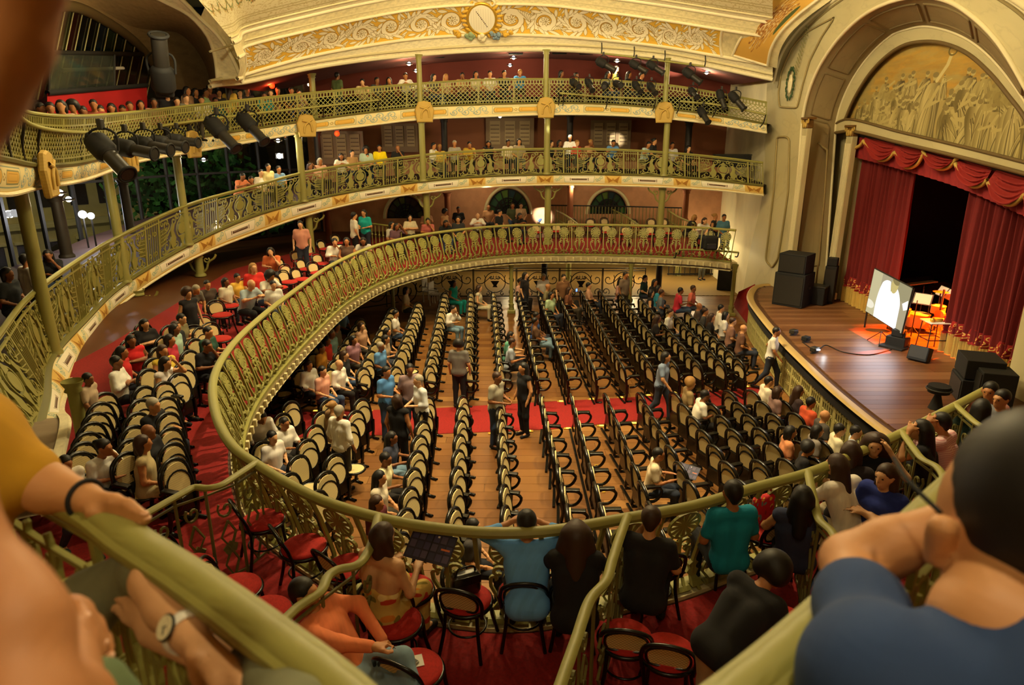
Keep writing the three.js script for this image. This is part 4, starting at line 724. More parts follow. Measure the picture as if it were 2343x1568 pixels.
// ---------------------------------------------------------------- stage
const SH = 1.2;
const lipPx = [[1795, 655], [1762, 652], [1736, 656], [1725, 666], [1722, 684], [1747, 722], [1800, 783], [1850, 832], [1907, 885], [1988, 952], [2044, 994], [2150, 1075]];
const lip = along(lipPx.map(([x, y]) => on(x, y, SH)), 120);
{
  const st = struct('floor_stage', slab([...lip, [19, -8.5], [20, -8.5], [20, -26], [10.2, -26]], 1.0, SH - 0.02), M.woodDark);
  const edgeX = (z) => { let best = 99; for (const p of lip) if (Math.abs(p.z - z) < 0.15) best = Math.min(best, p.x); return best; };
  const W = 0.24;
  for (let z = -10.4; z > -25.6; z -= W) {
    let x = Math.max(edgeX(z), edgeX(z - W), edgeX(z - W / 2)); if (x > 50) x = 9.9; x += 0.16;
    while (x < 15.8) { const x1 = Math.min(x + rr(2.2, 4.5), 15.9); if (x1 - x > 0.1) { const g = box(x1 - x - 0.006, 0.02, W - 0.006, (x + x1) / 2, SH - 0.01, z - W / 2), uv = g.attributes.uv, p = g.attributes.position, du = rnd() * 7; for (let i = 0; i < p.count; i++) uv.setXY(i, p.getX(i) * 0.6 + du, p.getZ(i) * 0.6); mesh('plank', g, stageTones[Math.floor(rnd() * 4)], st); } x = x1; }
  }
  // curved lip and the lattice-covered front
  mesh('lip', sweep(lip, [[-0.02, -0.16], [-0.05, -0.1], [-0.05, -0.02], [0.0, 0.02], [0.14, 0.02], [0.18, -0.02]]), mat('#b89a5e', 0.5), st);
  mesh('dark_band', sweep(lip, [[0.02, -0.3], [0.0, -0.16], [0.12, -0.16], [0.12, -0.3]]), M.blackMatt, st);
  const base = lip.map((p, i) => { const a = lip[Math.max(0, i - 1)], b = lip[Math.min(lip.length - 1, i + 1)], t = b.clone().sub(a), s = V3(-t.z, 0, t.x).normalize(); return [p, s]; });
  const seg = 30;
  let len = 0; for (let i = 1; i < lip.length; i++) len += lip[i].distanceTo(lip[i - 1]);
  const bp = (u, y, k) => { const f = clamp(u, 0, 1) * (lip.length - 1), i = Math.min(lip.length - 2, Math.floor(f)), q = base[i][0].clone().lerp(base[i + 1][0], f - i), s = base[i][1].clone().lerp(base[i + 1][1], f - i); q.addScaledVector(s, 0.06 - k); q.y = y; return q; };
  mesh('front_backing', grid((u, v) => bp(u, lerp(0, SH - 0.2, v), 0.06), 100, 1, 10, 1), mat('#6a6136', 0.8), st);
  const W2 = len / 22, Hh = SH - 0.26;
  for (let k = 0; k < 22; k++) {
    const L = [], mp = (u, v, o) => bp((k + u) / 22, 0.04 + v * Hh, o);
    for (let j = 0; j < 6; j++) { const x = (j + 0.5) / 6 * W2; L.push(Object.assign([[x, 0], [x, Hh * 0.5], [x, Hh]], { w: 0.025 })); L.push(spiral(x, Hh * 0.3, 0.015, 0.055, 0, 6, 8), spiral(x, Hh * 0.55, 0.015, 0.055, 2, 8, 8), spiral(x, Hh * 0.8, 0.015, 0.055, 4, 10, 8)); }
    for (const y of [0.02, Hh]) L.push(Object.assign([[0, y], [W2, y]], { w: 0.04 }));
    L.push(Object.assign([[0, 0], [0, Hh]], { w: 0.07 }));
    mesh('lattice_panel', bars(L, 0.022, 0.025, W2, Hh, mp), mat('#b3a866', 0.6), st);
  }
}
// black box of the stage behind the curtains
struct('wall_backdrop', box(0.2, 9, 14, 17.2, 5, -17.5), M.blackMatt);
struct('wall_wing', box(6, 9, 0.2, 14.2, 5, -24.6), M.blackMatt);
struct('wall_wing_near', box(6, 9, 0.2, 14.2, 5, -11), M.blackMatt);
// red curtains with gold fringe
function curtainGeo(z0, z1, y0, y1, X, folds, amp) {
  return grid((u, v) => { const z = lerp(z0, z1, u), w = Math.sin(u * folds * 6.283) + 0.35 * Math.sin(u * folds * 2.3 * 6.283 + 1); return V3(X + w * amp * (1.1 - 0.35 * v), lerp(y0, y1, v), z + 0.04 * Math.sin(v * 5 + u * 20)); }, folds * 12, 16, folds, 4);
}
function curtain(z0, z1, X, folds, label) {
  const t = thing('curtain', label, 'curtain');
  const two = (g) => g;
  mesh('drape', two(curtainGeo(z0, z1, SH + 0.55, 6.6, X, folds, 0.09)), M.curtain, t);
  mesh('embroidered_band', curtainGeo(z0, z1, SH + 0.5, SH + 0.86, X - 0.02, folds, 0.09), new THREE.MeshStandardMaterial({ roughness: 0.8, map: (() => { const q = canvasTex(512, 128, (x, w, h) => { x.fillStyle = '#8d0f08'; x.fillRect(0, 0, w, h); x.strokeStyle = '#d0a850'; for (let k = 0; k < 8; k++) { scrollStroke(x, 32 + k * 64, 70, 34, k % 2 ? 1 : -1, 9); scrollStroke(x, 60 + k * 64, 34, 18, k % 2 ? -1 : 1, 6); } }); q.repeat.set(0.25, 0.25); return q; })() }), t);
  mesh('fringe', grid((u, v) => { const z = lerp(z0, z1, u), w = Math.sin(u * folds * 6.283) + 0.35 * Math.sin(u * folds * 2.3 * 6.283 + 1); return V3(X - 0.02 + w * 0.09 + 0.02 * Math.sin(u * folds * 80), lerp(SH + 0.01, SH + 0.54, v), z); }, folds * 40, 3, folds * 3, 1), M.gold, t);
}
curtain(-21.75, -18.75, 10.85, 12, 'left red velvet curtain with deep gold fringe, behind the projection screen');
curtain(-16.45, -13.55, 10.85, 12, 'right red velvet curtain with deep gold fringe, near the loudspeaker stack');
{ // valance with draped swags and gold edging
  const t = thing('valance', 'red valance with draped swags edged in gold braid across the top of the stage opening', 'curtain');
  const X = 10.62, top = [[1950, 304], [2060, 330], [2200, 363], [2343, 402], [2450, 432]], bot = [[1948, 358], [2060, 388], [2200, 432], [2343, 495], [2450, 545]];
  const ct = new THREE.CatmullRomCurve3(top.map(([x, y]) => onX(x, y, X))), cb = new THREE.CatmullRomCurve3(bot.map(([x, y]) => onX(x, y, X)));
  mesh('pelmet', grid((u, v) => { const p = cb.getPoint(u).lerp(ct.getPoint(u), v); p.x += 0.02 * Math.sin(u * 240); return p; }, 200, 4, 8, 1), M.valance, t);
  mesh('pole', new THREE.TubeGeometry(ct, 30, 0.07, 6), M.blackMatt, t);
  const sw = [[[1975, 322], [2001, 358], [2015, 367], [2031, 364], [2047, 348]], [[2047, 348], [2063, 375], [2079, 384], [2098, 376], [2114, 352]], [[2112, 346], [2127, 370], [2149, 386], [2170, 383], [2192, 360]], [[2186, 374], [2202, 408], [2229, 427], [2245, 424], [2260, 411]], [[2261, 418], [2277, 448], [2296, 464], [2317, 468], [2343, 448]], [[2343, 444], [2360, 480], [2390, 500], [2420, 495], [2440, 470]]];
  sw.forEach((s) => {
    const lo = new THREE.CatmullRomCurve3(s.map(([x, y]) => onX(x, y, X - 0.12))), a = onX(s[0][0] + 3, 0, X), b = onX(s[4][0] - 3, 0, X);
    const up = (u) => { const p = lo.getPoint(u), z = p.z; let best = ct.getPoint(0), bd = 9; for (let i = 0; i <= 60; i++) { const q = ct.getPoint(i / 60); if (Math.abs(q.z - z) < bd) { bd = Math.abs(q.z - z); best = q; } } return best.clone(); };
    mesh('swag', grid((u, v) => { const p = lo.getPoint(u), q = up(u); const r = q.lerp(p, v); r.x -= 0.03 + 0.05 * Math.sin(v * 28) * Math.sin(u * Math.PI) + 0.1 * Math.sin(u * Math.PI) * v; return r; }, 24, 30, 1, 1), mat('#8e1713', 0.8), t);
    mesh('braid', new THREE.TubeGeometry(lo, 24, 0.05, 6), M.gold, t);
  });
  mesh('side_braid', tube([[1976, 322], [1968, 333], [1957, 340], [1953, 352], [1950, 368], [1946, 380]].map(([x, y]) => onX(x, y, X - 0.1)), 0.05, 20, 6), M.gold, t);
}
{ // projection screen showing a man in a white shirt
  const tex = canvasTex(512, 320, (x, w, h) => {
    x.fillStyle = '#9c9377'; x.fillRect(0, 0, w, h); x.fillStyle = '#b5ac86'; x.fillRect(0, 0, 130, h); x.fillStyle = '#8f8868'; x.fillRect(300, 0, 212, 120);
    x.fillStyle = '#ffffff'; x.beginPath(); x.moveTo(120, h); x.quadraticCurveTo(95, 170, 150, 60); x.quadraticCurveTo(190, 20, 250, 30); x.lineTo(270, 96); x.lineTo(330, 44); x.quadraticCurveTo(400, 80, 420, 160); x.lineTo(430, h); x.closePath(); x.fill();
    x.fillStyle = '#b9a86a'; x.beginPath(); x.ellipse(306, 40, 44, 58, 0.2, 0, 7); x.fill(); x.fillStyle = '#7d7148'; x.beginPath(); x.ellipse(312, 8, 46, 26, 0.2, 0, 7); x.fill();
    x.fillStyle = '#ffffff'; x.beginPath(); x.moveTo(440, 130); x.lineTo(500, 90); x.lineTo(512, 150); x.lineTo(470, 170); x.closePath(); x.fill(); x.fillStyle = '#dcd6c0'; x.beginPath(); x.ellipse(30, 250, 70, 30, 0, 0, 7); x.fill();
  });
  const A = onX(2001, 615, 9.9), B = onX(2088, 660, 9.86), C = onX(2062, 764, 9.86), D = onX(1980, 712, 9.9);
  const t = thing('projection_screen', 'free-standing projection screen showing a bright picture of a man in a white shirt', 'screen');
  mesh('image', grid((u, v) => D.clone().lerp(C, u).lerp(A.clone().lerp(B, u), v), 1, 1), new THREE.MeshStandardMaterial({ color: 0, emissive: 0xffffff, emissiveMap: tex, emissiveIntensity: 1.25, roughness: 0.6 }), t);
  mesh('frame', merge([[A, B], [B, C], [C, D], [D, A]].map(([a, b]) => new THREE.TubeGeometry(new THREE.LineCurve3(a.clone().setX(a.x + 0.02), b.clone().setX(b.x + 0.02)), 1, 0.025, 4))), M.blackMatt, t);
  const back = [A, B, C, D].map((p) => p.clone().setX(p.x + 0.05));
  mesh('back', grid((u, v) => back[3].clone().lerp(back[2], u).lerp(back[0].clone().lerp(back[1], u), v), 1, 1), M.white, t);
  mesh('stand', merge([-0.25, 0.25].map((k) => tube([C.clone().lerp(D, 0.5 + k * 2).setX(9.95), C.clone().lerp(D, 0.5 + k * 2).setX(9.95).setY(SH)], 0.025, 2, 6))), M.blackMatt, t);
  const fp = on(2012, 786, SH); for (let k = 0; k < 3; k++) mesh('tripod_leg', tube([V3(fp.x, SH + 0.32, fp.z), V3(fp.x + Math.cos(k * 2.1) * 0.34, SH + 0.01, fp.z + Math.sin(k * 2.1) * 0.34)], 0.012, 2, 5), M.gunmetal, t);
  const rl = new THREE.RectAreaLight(0xeef0ff, 5, 2.0, 1.15); const cc = A.clone().add(B).add(C).add(D).multiplyScalar(0.25); rl.position.copy(cc).setX(cc.x - 0.06); rl.lookAt(cc.x - 3, cc.y, cc.z); scene.add(rl);
}
function floorThing(name, px, py, label, cat, turn = 0, group = null) { return thing(name, label, cat, group, on(px, py, SH), turn); }
{ // loudspeakers, monitors, instruments
  const grille = (t, w, h, d, y = 0) => { mesh('cabinet', box(w, h, d, 0, y + h / 2, 0, 0.02), M.blackMatt, t); mesh('grille', box(w * 0.9, h * 0.86, 0.02, 0, y + h / 2, d / 2 + 0.01), M.gunmetal, t); };
  let s = floorThing('loudspeaker', 1811, 696, 'tall black loudspeaker at the left front corner of the stage, base of its stack', 'loudspeaker', -0.75); grille(s, 0.95, 1.05, 0.85); mesh('handle', box(0.03, 0.08, 0.2, 0.49, 0.6, 0), M.gunmetal, s);
  s = floorThing('loudspeaker', 1811, 696, 'black loudspeaker set on top of the left stack', 'loudspeaker', -0.75); s.position.y += 1.05; grille(s, 0.85, 0.6, 0.75);
  s = floorThing('loudspeaker', 1893, 692, 'narrow black column loudspeaker beside the fluted pilaster', 'loudspeaker', -0.6); grille(s, 0.35, 1.2, 0.35); mesh('top_box', box(0.3, 0.25, 0.3, 0, 1.33, 0, 0.02), M.blackMatt, s);
  s = floorThing('speaker_case', 1862, 694, 'low black case between the two left loudspeakers', 'case', -0.7); mesh('body', box(0.7, 0.55, 0.5, 0, 0.28, 0, 0.03), M.blackMatt, s); mesh('lid', box(0.72, 0.05, 0.52, 0, 0.58, 0, 0.01), M.gunmetal, s);
  s = floorThing('loudspeaker', 2226, 912, 'large black loudspeaker stack by the right curtain', 'loudspeaker', -1.9); s.scale.setScalar(0.8); grille(s, 1.0, 0.62, 0.9); mesh('cabinet', box(0.95, 0.5, 0.85, 0, 0.9, 0, 0.02), M.blackMatt, s);
  s = floorThing('loudspeaker', 2262, 932, 'smaller black loudspeaker right of the large stack, by the marble wall', 'loudspeaker', -1.9); grille(s, 0.6, 0.8, 0.6);
  s = floorThing('stage_monitor', 2100, 826, 'black wedge monitor on the orange-lit floor, nearest the right curtain', 'monitor', -0.9); s.scale.setScalar(0.72); mesh('body', box(0.62, 0.5, 0.4, 0, 0.25, 0, 0.03).rotateX(-0.3), M.blackMatt, s); mesh('grille', box(0.55, 0.4, 0.02, 0, 0.29, 0.2).rotateX(-0.3), M.gunmetal, s);
  s = floorThing('stage_monitor', 2052, 792, 'black trolley with a projector case under the screen', 'case', -0.9); s.scale.setScalar(0.72); mesh('body', box(0.66, 0.34, 0.5, 0, 0.2, 0, 0.03), M.blackMatt, s); mesh('base', box(0.8, 0.06, 0.9, 0, 0.03, 0.1, 0.01), M.blackMatt, s); mesh('box', box(0.4, 0.25, 0.35, 0, 0.5, 0, 0.03), M.blackMatt, s);
  s = floorThing('stage_fan', 2140, 935, 'round black cage monitor on a stand at the near stage edge', 'monitor', -1.2); mesh('disc', cyl(0.2, 0.2, 0.14, 0, 0.42, 0, 18).rotateX(0).applyMatrix4(new THREE.Matrix4().makeRotationX(0)), M.blackMatt, s); mesh('cage', new THREE.TorusGeometry(0.22, 0.02, 6, 20).rotateX(Math.PI / 2).translate(0, 0.42, 0), M.gunmetal, s); mesh('stand', cyl(0.04, 0.14, 0.36, 0, 0.18, 0, 8), M.blackMatt, s);
  const stand = (px, py, label, tilt = 0.5) => { const t = floorThing('music_stand', px, py, label, 'music stand', rr(-0.6, 0.6) - 1.2); mesh('pole', cyl(0.012, 0.015, 1.0, 0, 0.5, 0, 6), M.gunmetal, t); mesh('desk', box(0.46, 0.32, 0.012, 0, 1.08, 0).rotateX(0), M.gunmetal, t).rotation.x = -tilt; for (let k = 0; k < 3; k++) mesh('leg', tube([[0, 0.28, 0], [Math.cos(k * 2.1) * 0.25, 0.01, Math.sin(k * 2.1) * 0.25]], 0.01, 2, 5), M.gunmetal, t); const sh = mesh('sheet', box(0.4, 0.28, 0.006, 0, 0, 0.01), M.white, t.children[1]); sh.position.set(0, 1.08, 0); return t; };
  stand(2084, 770, 'music stand with a lit sheet behind the screen edge'); stand(2117, 750, 'music stand with a bright slanted sheet in the middle of the band'); stand(2138, 742, 'music stand near the back of the orange-lit band'); stand(2100, 740, 'music stand farthest back among the instruments');
  s = floorThing('stool', 2128, 800, 'tall stool with a tray of percussion under orange light', 'stool'); for (const [a, b] of [[-1, -1], [1, -1], [1, 1], [-1, 1]]) mesh('leg', tube([[a * 0.24, 0, b * 0.24], [a * 0.2, 0.72, b * 0.2]], 0.014, 2, 6), M.gunmetal, s); mesh('tray', box(0.5, 0.03, 0.5, 0, 0.74, 0, 0.01), M.white, s); mesh('foot_ring', merge([box(0.46, 0.02, 0.02, 0, 0.3, 0.22), box(0.46, 0.02, 0.02, 0, 0.3, -0.22), box(0.02, 0.02, 0.46, 0.22, 0.3, 0), box(0.02, 0.02, 0.46, -0.22, 0.3, 0)]), M.gunmetal, s); mesh('tambourine', cyl(0.12, 0.12, 0.05, 0.05, 0.79, 0, 16), M.brass, s); mesh('bell', new THREE.SphereGeometry(0.06, 10, 8).translate(-0.14, 0.8, 0.1), M.brass, s);
  s = floorThing('drum_kit', 2096, 756, 'drum kit lit orange between the screen and the right curtain', 'drums'); for (const [x, y, z, r, h] of [[0, 0.3, 0, 0.28, 0.35], [-0.5, 0.55, 0.1, 0.17, 0.2], [0.5, 0.6, 0, 0.18, 0.2]]) { const d = mesh('drum', cyl(r, r, h, x, y, z, 18), mat('#b5a070', 0.4), s); mesh('hoop', new THREE.TorusGeometry(r, 0.015, 5, 20).rotateX(Math.PI / 2).translate(x, y + h / 2, z), M.brass, d); mesh('tripod', cyl(0.015, 0.03, y, x, y / 2, z, 6), M.gunmetal, d); } for (const [x, y, z] of [[-0.7, 0.95, -0.2], [0.65, 1.05, -0.25]]) { const c = mesh('cymbal', cyl(0.02, 0.2, 0.03, x, y, z, 20), M.brass, s); mesh('pole', cyl(0.012, 0.012, y, x, y / 2, z, 6), M.gunmetal, c); }
  s = floorThing('guitar', 2145, 762, 'acoustic guitar on a stand at the edge of the right curtain', 'guitar', -1.2); const bd = new THREE.Shape(); bd.moveTo(0, 0); bd.bezierCurveTo(0.24, 0, 0.22, 0.24, 0.12, 0.28); bd.bezierCurveTo(0.17, 0.36, 0.14, 0.46, 0, 0.47); bd.bezierCurveTo(-0.14, 0.46, -0.17, 0.36, -0.12, 0.28); bd.bezierCurveTo(-0.22, 0.24, -0.24, 0, 0, 0); mesh('body', new THREE.ExtrudeGeometry(bd, { depth: 0.09, bevelEnabled: false, curveSegments: 6 }).translate(0, 0.18, 0), mat('#b0702a', 0.4), s); mesh('neck', box(0.05, 0.6, 0.03, 0, 0.92, 0.06), M.woodDark, s); mesh('stand', tube([[0.15, 0, 0.1], [0, 0.2, -0.05], [-0.15, 0, 0.1]], 0.012, 6, 5), M.gunmetal, s);
  s = floorThing('piano', 2090, 702, 'black grand piano in the dark behind the screen', 'piano', 0.4); const ps = new THREE.Shape(); ps.moveTo(-0.75, 0); ps.lineTo(0.75, 0); ps.lineTo(0.75, 0.6); ps.bezierCurveTo(0.6, 1.0, 0.2, 1.1, 0.1, 1.5); ps.bezierCurveTo(0, 2, -0.75, 2, -0.75, 1.4); ps.lineTo(-0.75, 0); mesh('case', new THREE.ExtrudeGeometry(ps, { depth: 0.3, bevelEnabled: false, curveSegments: 8 }).rotateX(-Math.PI / 2).translate(0, 0.65, 0), M.black, s); for (const [x, z] of [[-0.6, -0.2], [0.6, -0.2], [-0.3, -1.6]]) mesh('leg', cyl(0.05, 0.07, 0.66, x, 0.33, z, 8), M.black, s); mesh('keyboard', box(1.3, 0.04, 0.2, 0, 0.78, 0.1), M.white, s);
  // floor lamps on the stage edge
  [[1815, 767, 'small floodlight on the stage edge, leftmost of three'], [1843, 783, 'black floor lamp on the stage edge, middle of three'], [1863, 808, 'small shining floor lamp on the stage edge, nearest of three']].forEach(([x, y, l], i) => { const t = floorThing('floor_lamp', x, y, l, 'lamp', 0.6); mesh('housing', box(0.2, 0.12, 0.16, 0, 0.1, 0, 0.02), i === 1 ? M.blackMatt : M.gunmetal, t); mesh('yoke', box(0.26, 0.03, 0.05, 0, 0.02, 0), M.gunmetal, t); mesh('lens', cyl(0.05, 0.05, 0.02, 0.0, 0.11, 0.09, 12), i === 2 ? M.lampCold : M.gunmetal, t); if (i === 2) lampAt(t.position.x + 0.25, SH + 0.2, t.position.z, 0.25, new THREE.Color(0.8, 0.95, 1), 2); });
  const cable = floorThing('cable', 1850, 800, 'thin black cable lying in curves across the stage boards', 'cable'); const c0 = cable.position.clone(); mesh('lead', tube([[1838, 785], [1868, 802], [1890, 790], [1930, 806], [1985, 812], [2040, 800]].map(([x, y]) => on(x, y, SH + 0.012).sub(c0)), 0.012, 60, 5), M.blackMatt, cable);
  // red stair at the left end of the stage, and its rail
  const r = thing('ramp', 'red carpeted ramp leading up to the left end of the stage', 'ramp'); const q = [on(1678, 700, 0.1), on(1710, 742, 0.05), on(1728, 650, 1.22), on(1690, 668, 0.95)]; mesh('carpet', grid((u, v) => q[0].clone().lerp(q[1], u).lerp(q[3].clone().lerp(q[2], u), v), 4, 4), M.carpet, r); mesh('side', grid((u, v) => { const p = q[1].clone().lerp(q[2], u); p.y *= v; return p; }, 4, 1), M.carpet, r);
}
// ---------------------------------------------------------------- far iron fence and the patio behind
{
  const f = thing('iron_fence', 'dark wrought iron fence of round scroll panels behind the rear seats', 'fence');
  const z = -27, W = 1.74, H = 1.2;
  for (let k = 0; k < 5; k++) {
    const x0 = on(985, 684, 0).x + k * W, L = [], S = [], cx = W / 2, c = H * 0.52, mp = flatMap(W, H, V3(x0, 0.02, z));
    L.push(spiral(cx, c, 0.42, 0.42, 0, 6.283, 22)); for (const m of [0, 1]) { const put = (l) => L.push(m ? mirror(l, W) : l); put(spiral(cx - 0.62, c + 0.12, 0.03, 0.26, 0, 7, 16)); put(spiral(cx - 0.72, 0.24, 0.03, 0.16, 0, -7, 14)); put([[cx - 0.42, c], [cx - 0.2, c + 0.2], [cx, c + 0.12]]); put(spiral(cx - 0.14, c + 0.2, 0.02, 0.1, 0, 7)); put(spiral(cx - 0.3, 0.16, 0.02, 0.1, 2, 8)); put([[0.02, 0], [0.02, H]]); }
    S.push([[cx - 0.18, c + 0.06], [cx + 0.18, c + 0.06], [cx + 0.06, c - 0.12], [cx + 0.1, c - 0.2], [cx - 0.1, c - 0.2], [cx - 0.06, c - 0.12]]);
    for (const y of [0.04, H - 0.1, H]) L.push([[0, y], [W, y]]);
    mesh('fence_panel', merge([bars(L, 0.03, 0.03, W, H, mp), ...plates(S, 0.04, W, H, mp)]), mat('#1e1b10', 0.6), f);
  }
  const f2 = thing('iron_fence', 'dark wrought iron fence section seen between seats left of the thin column', 'fence');
  for (let k = 0; k < 2; k++) { const L = [], W2 = 1.8; L.push(spiral(W2 / 2, 0.6, 0.42, 0.42, 0, 6.283, 22), spiral(0.3, 0.7, 0.03, 0.26, 0, 7), spiral(W2 - 0.3, 0.7, 0.03, 0.26, 3, -4), spiral(0.9, 0.6, 0.02, 0.2, 0, 7), [[0, 0.04], [W2, 0.04]], [[0, 1.2], [W2, 1.2]], [[0, 0], [0, 1.2]]); mesh('fence_panel', bars(L, 0.03, 0.03, W2, 1.2, flatMap(W2, 1.2, at(812 + k * 74, 710, 24.3 + k * 1.2), V3(0.8, 0, -0.6), V3(0, 1, 0), V3(0.6, 0, 0.8))), mat('#1e1b10', 0.6), f2); }
  // gate and its blackboard at the patio, white-fronted case
  const g = thing('iron_gate', 'low dark iron gate at the back of the yellow patio', 'gate', null, on(1590, 632, 0)); mesh('frame', merge([box(2.6, 0.06, 0.05, 0, 0.95, 0), box(2.6, 0.06, 0.05, 0, 0.1, 0)]), M.blackMatt, g); for (let k = 0; k < 11; k++) mesh('slat', box(0.03, 0.9, 0.03, -1.25 + k * 0.25, 0.5, 0), M.blackMatt, g);
  const s = thing('loudspeaker', 'black loudspeaker with a pale top edge beside the stage column, on the patio', 'loudspeaker', null, on(1668, 662, 0), -0.4); mesh('cabinet', box(0.95, 1.15, 0.8, 0, 0.58, 0, 0.03), M.blackMatt, s); mesh('top', box(0.95, 0.12, 0.8, 0, 1.2, 0, 0.02), M.creamLight, s);
}
// ---------------------------------------------------------------- chairs
const SEAT = (() => { // fixed theatre seat facing +z: bent black frame, cane back, tipped-up cane seat, looped arms
  const W = 0.25, back = [[-W, 0.42, -0.2], [-W, 0.7, -0.24], [-0.2, 0.9, -0.28], [0, 0.985, -0.3], [0.2, 0.9, -0.28], [W, 0.7, -0.24], [W, 0.42, -0.2]];
  const arch = (w, y0, y1, d) => { const s = new THREE.Shape(); s.moveTo(-w * 0.8, y0); s.lineTo(w * 0.8, y0); s.quadraticCurveTo(w, y0 + 0.1, w, y0 + (y1 - y0) * 0.55); s.quadraticCurveTo(w * 0.9, y1, 0, y1); s.quadraticCurveTo(-w * 0.9, y1, -w, y0 + (y1 - y0) * 0.55); s.quadraticCurveTo(-w, y0 + 0.1, -w * 0.8, y0); return new THREE.ExtrudeGeometry(s, { depth: d, bevelEnabled: false, curveSegments: 5 }); };
  const seatS = new THREE.ExtrudeGeometry(new THREE.Shape(Array.from({ length: 16 }, (_, i) => { const a = i / 16 * 6.283; return new THREE.Vector2(Math.cos(a) * 0.2, 0.2 + Math.sin(a) * 0.19); })), { depth: 0.025, bevelEnabled: false });
  const hoop = new THREE.TorusGeometry(0.205, 0.024, 6, 18).scale(1, 0.97, 1).translate(0, 0.2, 0.012);
  const tip = (g, a) => g.clone().rotateX(a).translate(0, 0.44, -0.17);
  return {
    back_board: box(0.46, 0.3, 0.025, 0, 0.34, -0.2, 0.008),
    back_frame: merge([tube(back, 0.032, 20, 6), tube([[-W, 0.45, -0.2], [0, 0.46, -0.2], [W, 0.45, -0.2]], 0.022, 4, 5)]),
    backrest: arch(0.2, 0.5, 0.94, 0.02).rotateX(-0.1).translate(0, 0.01, -0.165),
    seat: merge([tip(seatS, -0.22)]), seat_hoop: tip(hoop, -0.22),
    seat_down: seatS.clone().rotateX(Math.PI / 2).translate(0, 0.455, -0.19), hoop_down: hoop.clone().rotateX(Math.PI / 2).translate(0, 0.455, -0.19),
    arm: [-1, 1].map((s) => tube([[s * 0.3, 0.64, -0.22], [s * 0.3, 0.69, -0.12], [s * 0.3, 0.685, 0.05], [s * 0.3, 0.62, 0.12], [s * 0.3, 0.5, 0.08], [s * 0.3, 0.43, 0], [s * 0.3, 0.42, -0.14]], 0.027, 18, 6)),
    arm_pad: [-1, 1].map((s) => box(0.1, 0.05, 0.27, s * 0.3, 0.71, -0.04, 0.016)),
    leg: [-1, 1].map((s) => tube([[s * W, 0.46, -0.17], [s * W, 0.22, -0.18], [s * W, 0.03, -0.2], [s * W, 0.018, -0.05]], 0.032, 8, 6)),
    foot_bar: box(0.7, 0.035, 0.05, 0, 0.02, -0.26),
  };
})();
function makeSeat(down = false) {
  const g = new THREE.Group();
  mesh('back_frame', SEAT.back_frame, M.black, g); mesh('backrest', SEAT.backrest, M.cane, g); mesh('back_board', SEAT.back_board, M.black, g);
  const s = mesh('seat', down ? SEAT.seat_down : SEAT.seat, M.cane, g); mesh('seat_hoop', down ? SEAT.hoop_down : SEAT.seat_hoop, M.black, s);
  { const a = mesh('armrest', SEAT.arm[0], M.black, g); mesh('arm_pad', SEAT.arm_pad[0], M.black, a); } for (const l of SEAT.leg) mesh('leg', l, M.black, g);
  mesh('foot_bar', SEAT.foot_bar, M.black, g);
  return g;
}
const seatUp = makeSeat(), seatDown = makeSeat(true);
const seatSpots = []; // every fixed seat: place, row, and whether its seat is down
function putSeat(p, turn, label, group, down = false, scale = 1) {
  const s = (down ? seatDown : seatUp).clone(); s.name = numbered('theatre_seat'); s.position.copy(p); s.rotation.y = turn; s.scale.setScalar(scale); scene.add(s);
  return tag(s, label, 'seat', group);
}
const ordinal = (n) => ['first', 'second', 'third', 'fourth', 'fifth', 'sixth', 'seventh', 'eighth', 'ninth', 'tenth', 'eleventh', 'twelfth', 'thirteenth', 'fourteenth', 'fifteenth', 'sixteenth', 'seventeenth', 'eighteenth'][n - 1];
{ // parterre: straight rows across the house, in two blocks either side of the red aisle
  const rowX = [-5.25, -4.5, -3.72, -3.02, -1.62, -0.84, -0.02, 0.9, 1.58, 2.34, 3.1, 3.86, 4.47, 5.08, 5.6, 6.08], n = rowX.length;
  const drift = [-0.1, -0.04, -0.06, -0.03, -0.05, -0.045, -0.04, -0.055, -0.02, -0.02, -0.03, -0.05, -0.04, 0, 0, 0.02], down = { n4: [4], n11: [7], f5: [2, 3], n3: [5], f13: [4] };
  const farX = [-5.5, -4.9, -4.2, -3.4, -2.62, -1.8, -0.86, -0.05, 0.85, 1.58, 2.27, 3.0, 3.68, 4.3, 4.9, 5.5, 6.0], farEnd = [17.6, 19, 20.5, 21.5, 22.5, 23.5, 24, 24.2, 24.2, 24.2, 24.4, 24.4, 24.2, 24, 23, 22, 21];
  rowX.forEach((x, r) => {
    for (let k = 0; k < 11; k++) { // near block, counted from the aisle
      const z0 = -13.55 - (x + 1.6) * 0.09, z = z0 + k * 0.655, px = x - drift[r] * k * 0.62; if (z > -7.3 || (x > 3 && z > -8.6 - (x - 3) * 0.25)) break; if (r < 3 && z > -9.2 - (3 - r) * 0.7) break;
      putSeat(V3(px, 0, z), R(90 + clamp((px - 1.5) * 9, -30, 24)), `black cane-backed seat, ${ordinal(k + 1)} from red aisle, near block, ${ordinal(n - r)} row from stage`, 'fixed theatre seats of the near block', down['n' + (r + 1)]?.includes(k + 1));
    }
  });
  farX.forEach((x, r) => {
    for (let k = 0; k < 14; k++) {
      const z = -15.6 - (x + 1.9) * 0.1 - k * 0.655; if (-z > farEnd[r]) break;
      const px = x - (x < 3 ? 0.05 : 0.03) * k * 0.62;
      putSeat(V3(px, 0, z), R(90 + clamp((px - 1.5) * 7, -26, 18)), `black cane-backed seat, ${ordinal(k + 1)} from red aisle, far block, ${ordinal(farX.length - r)} row from stage`, 'fixed theatre seats of the far block', down['f' + (r + 1)]?.includes(k + 1));
    }
  });
}
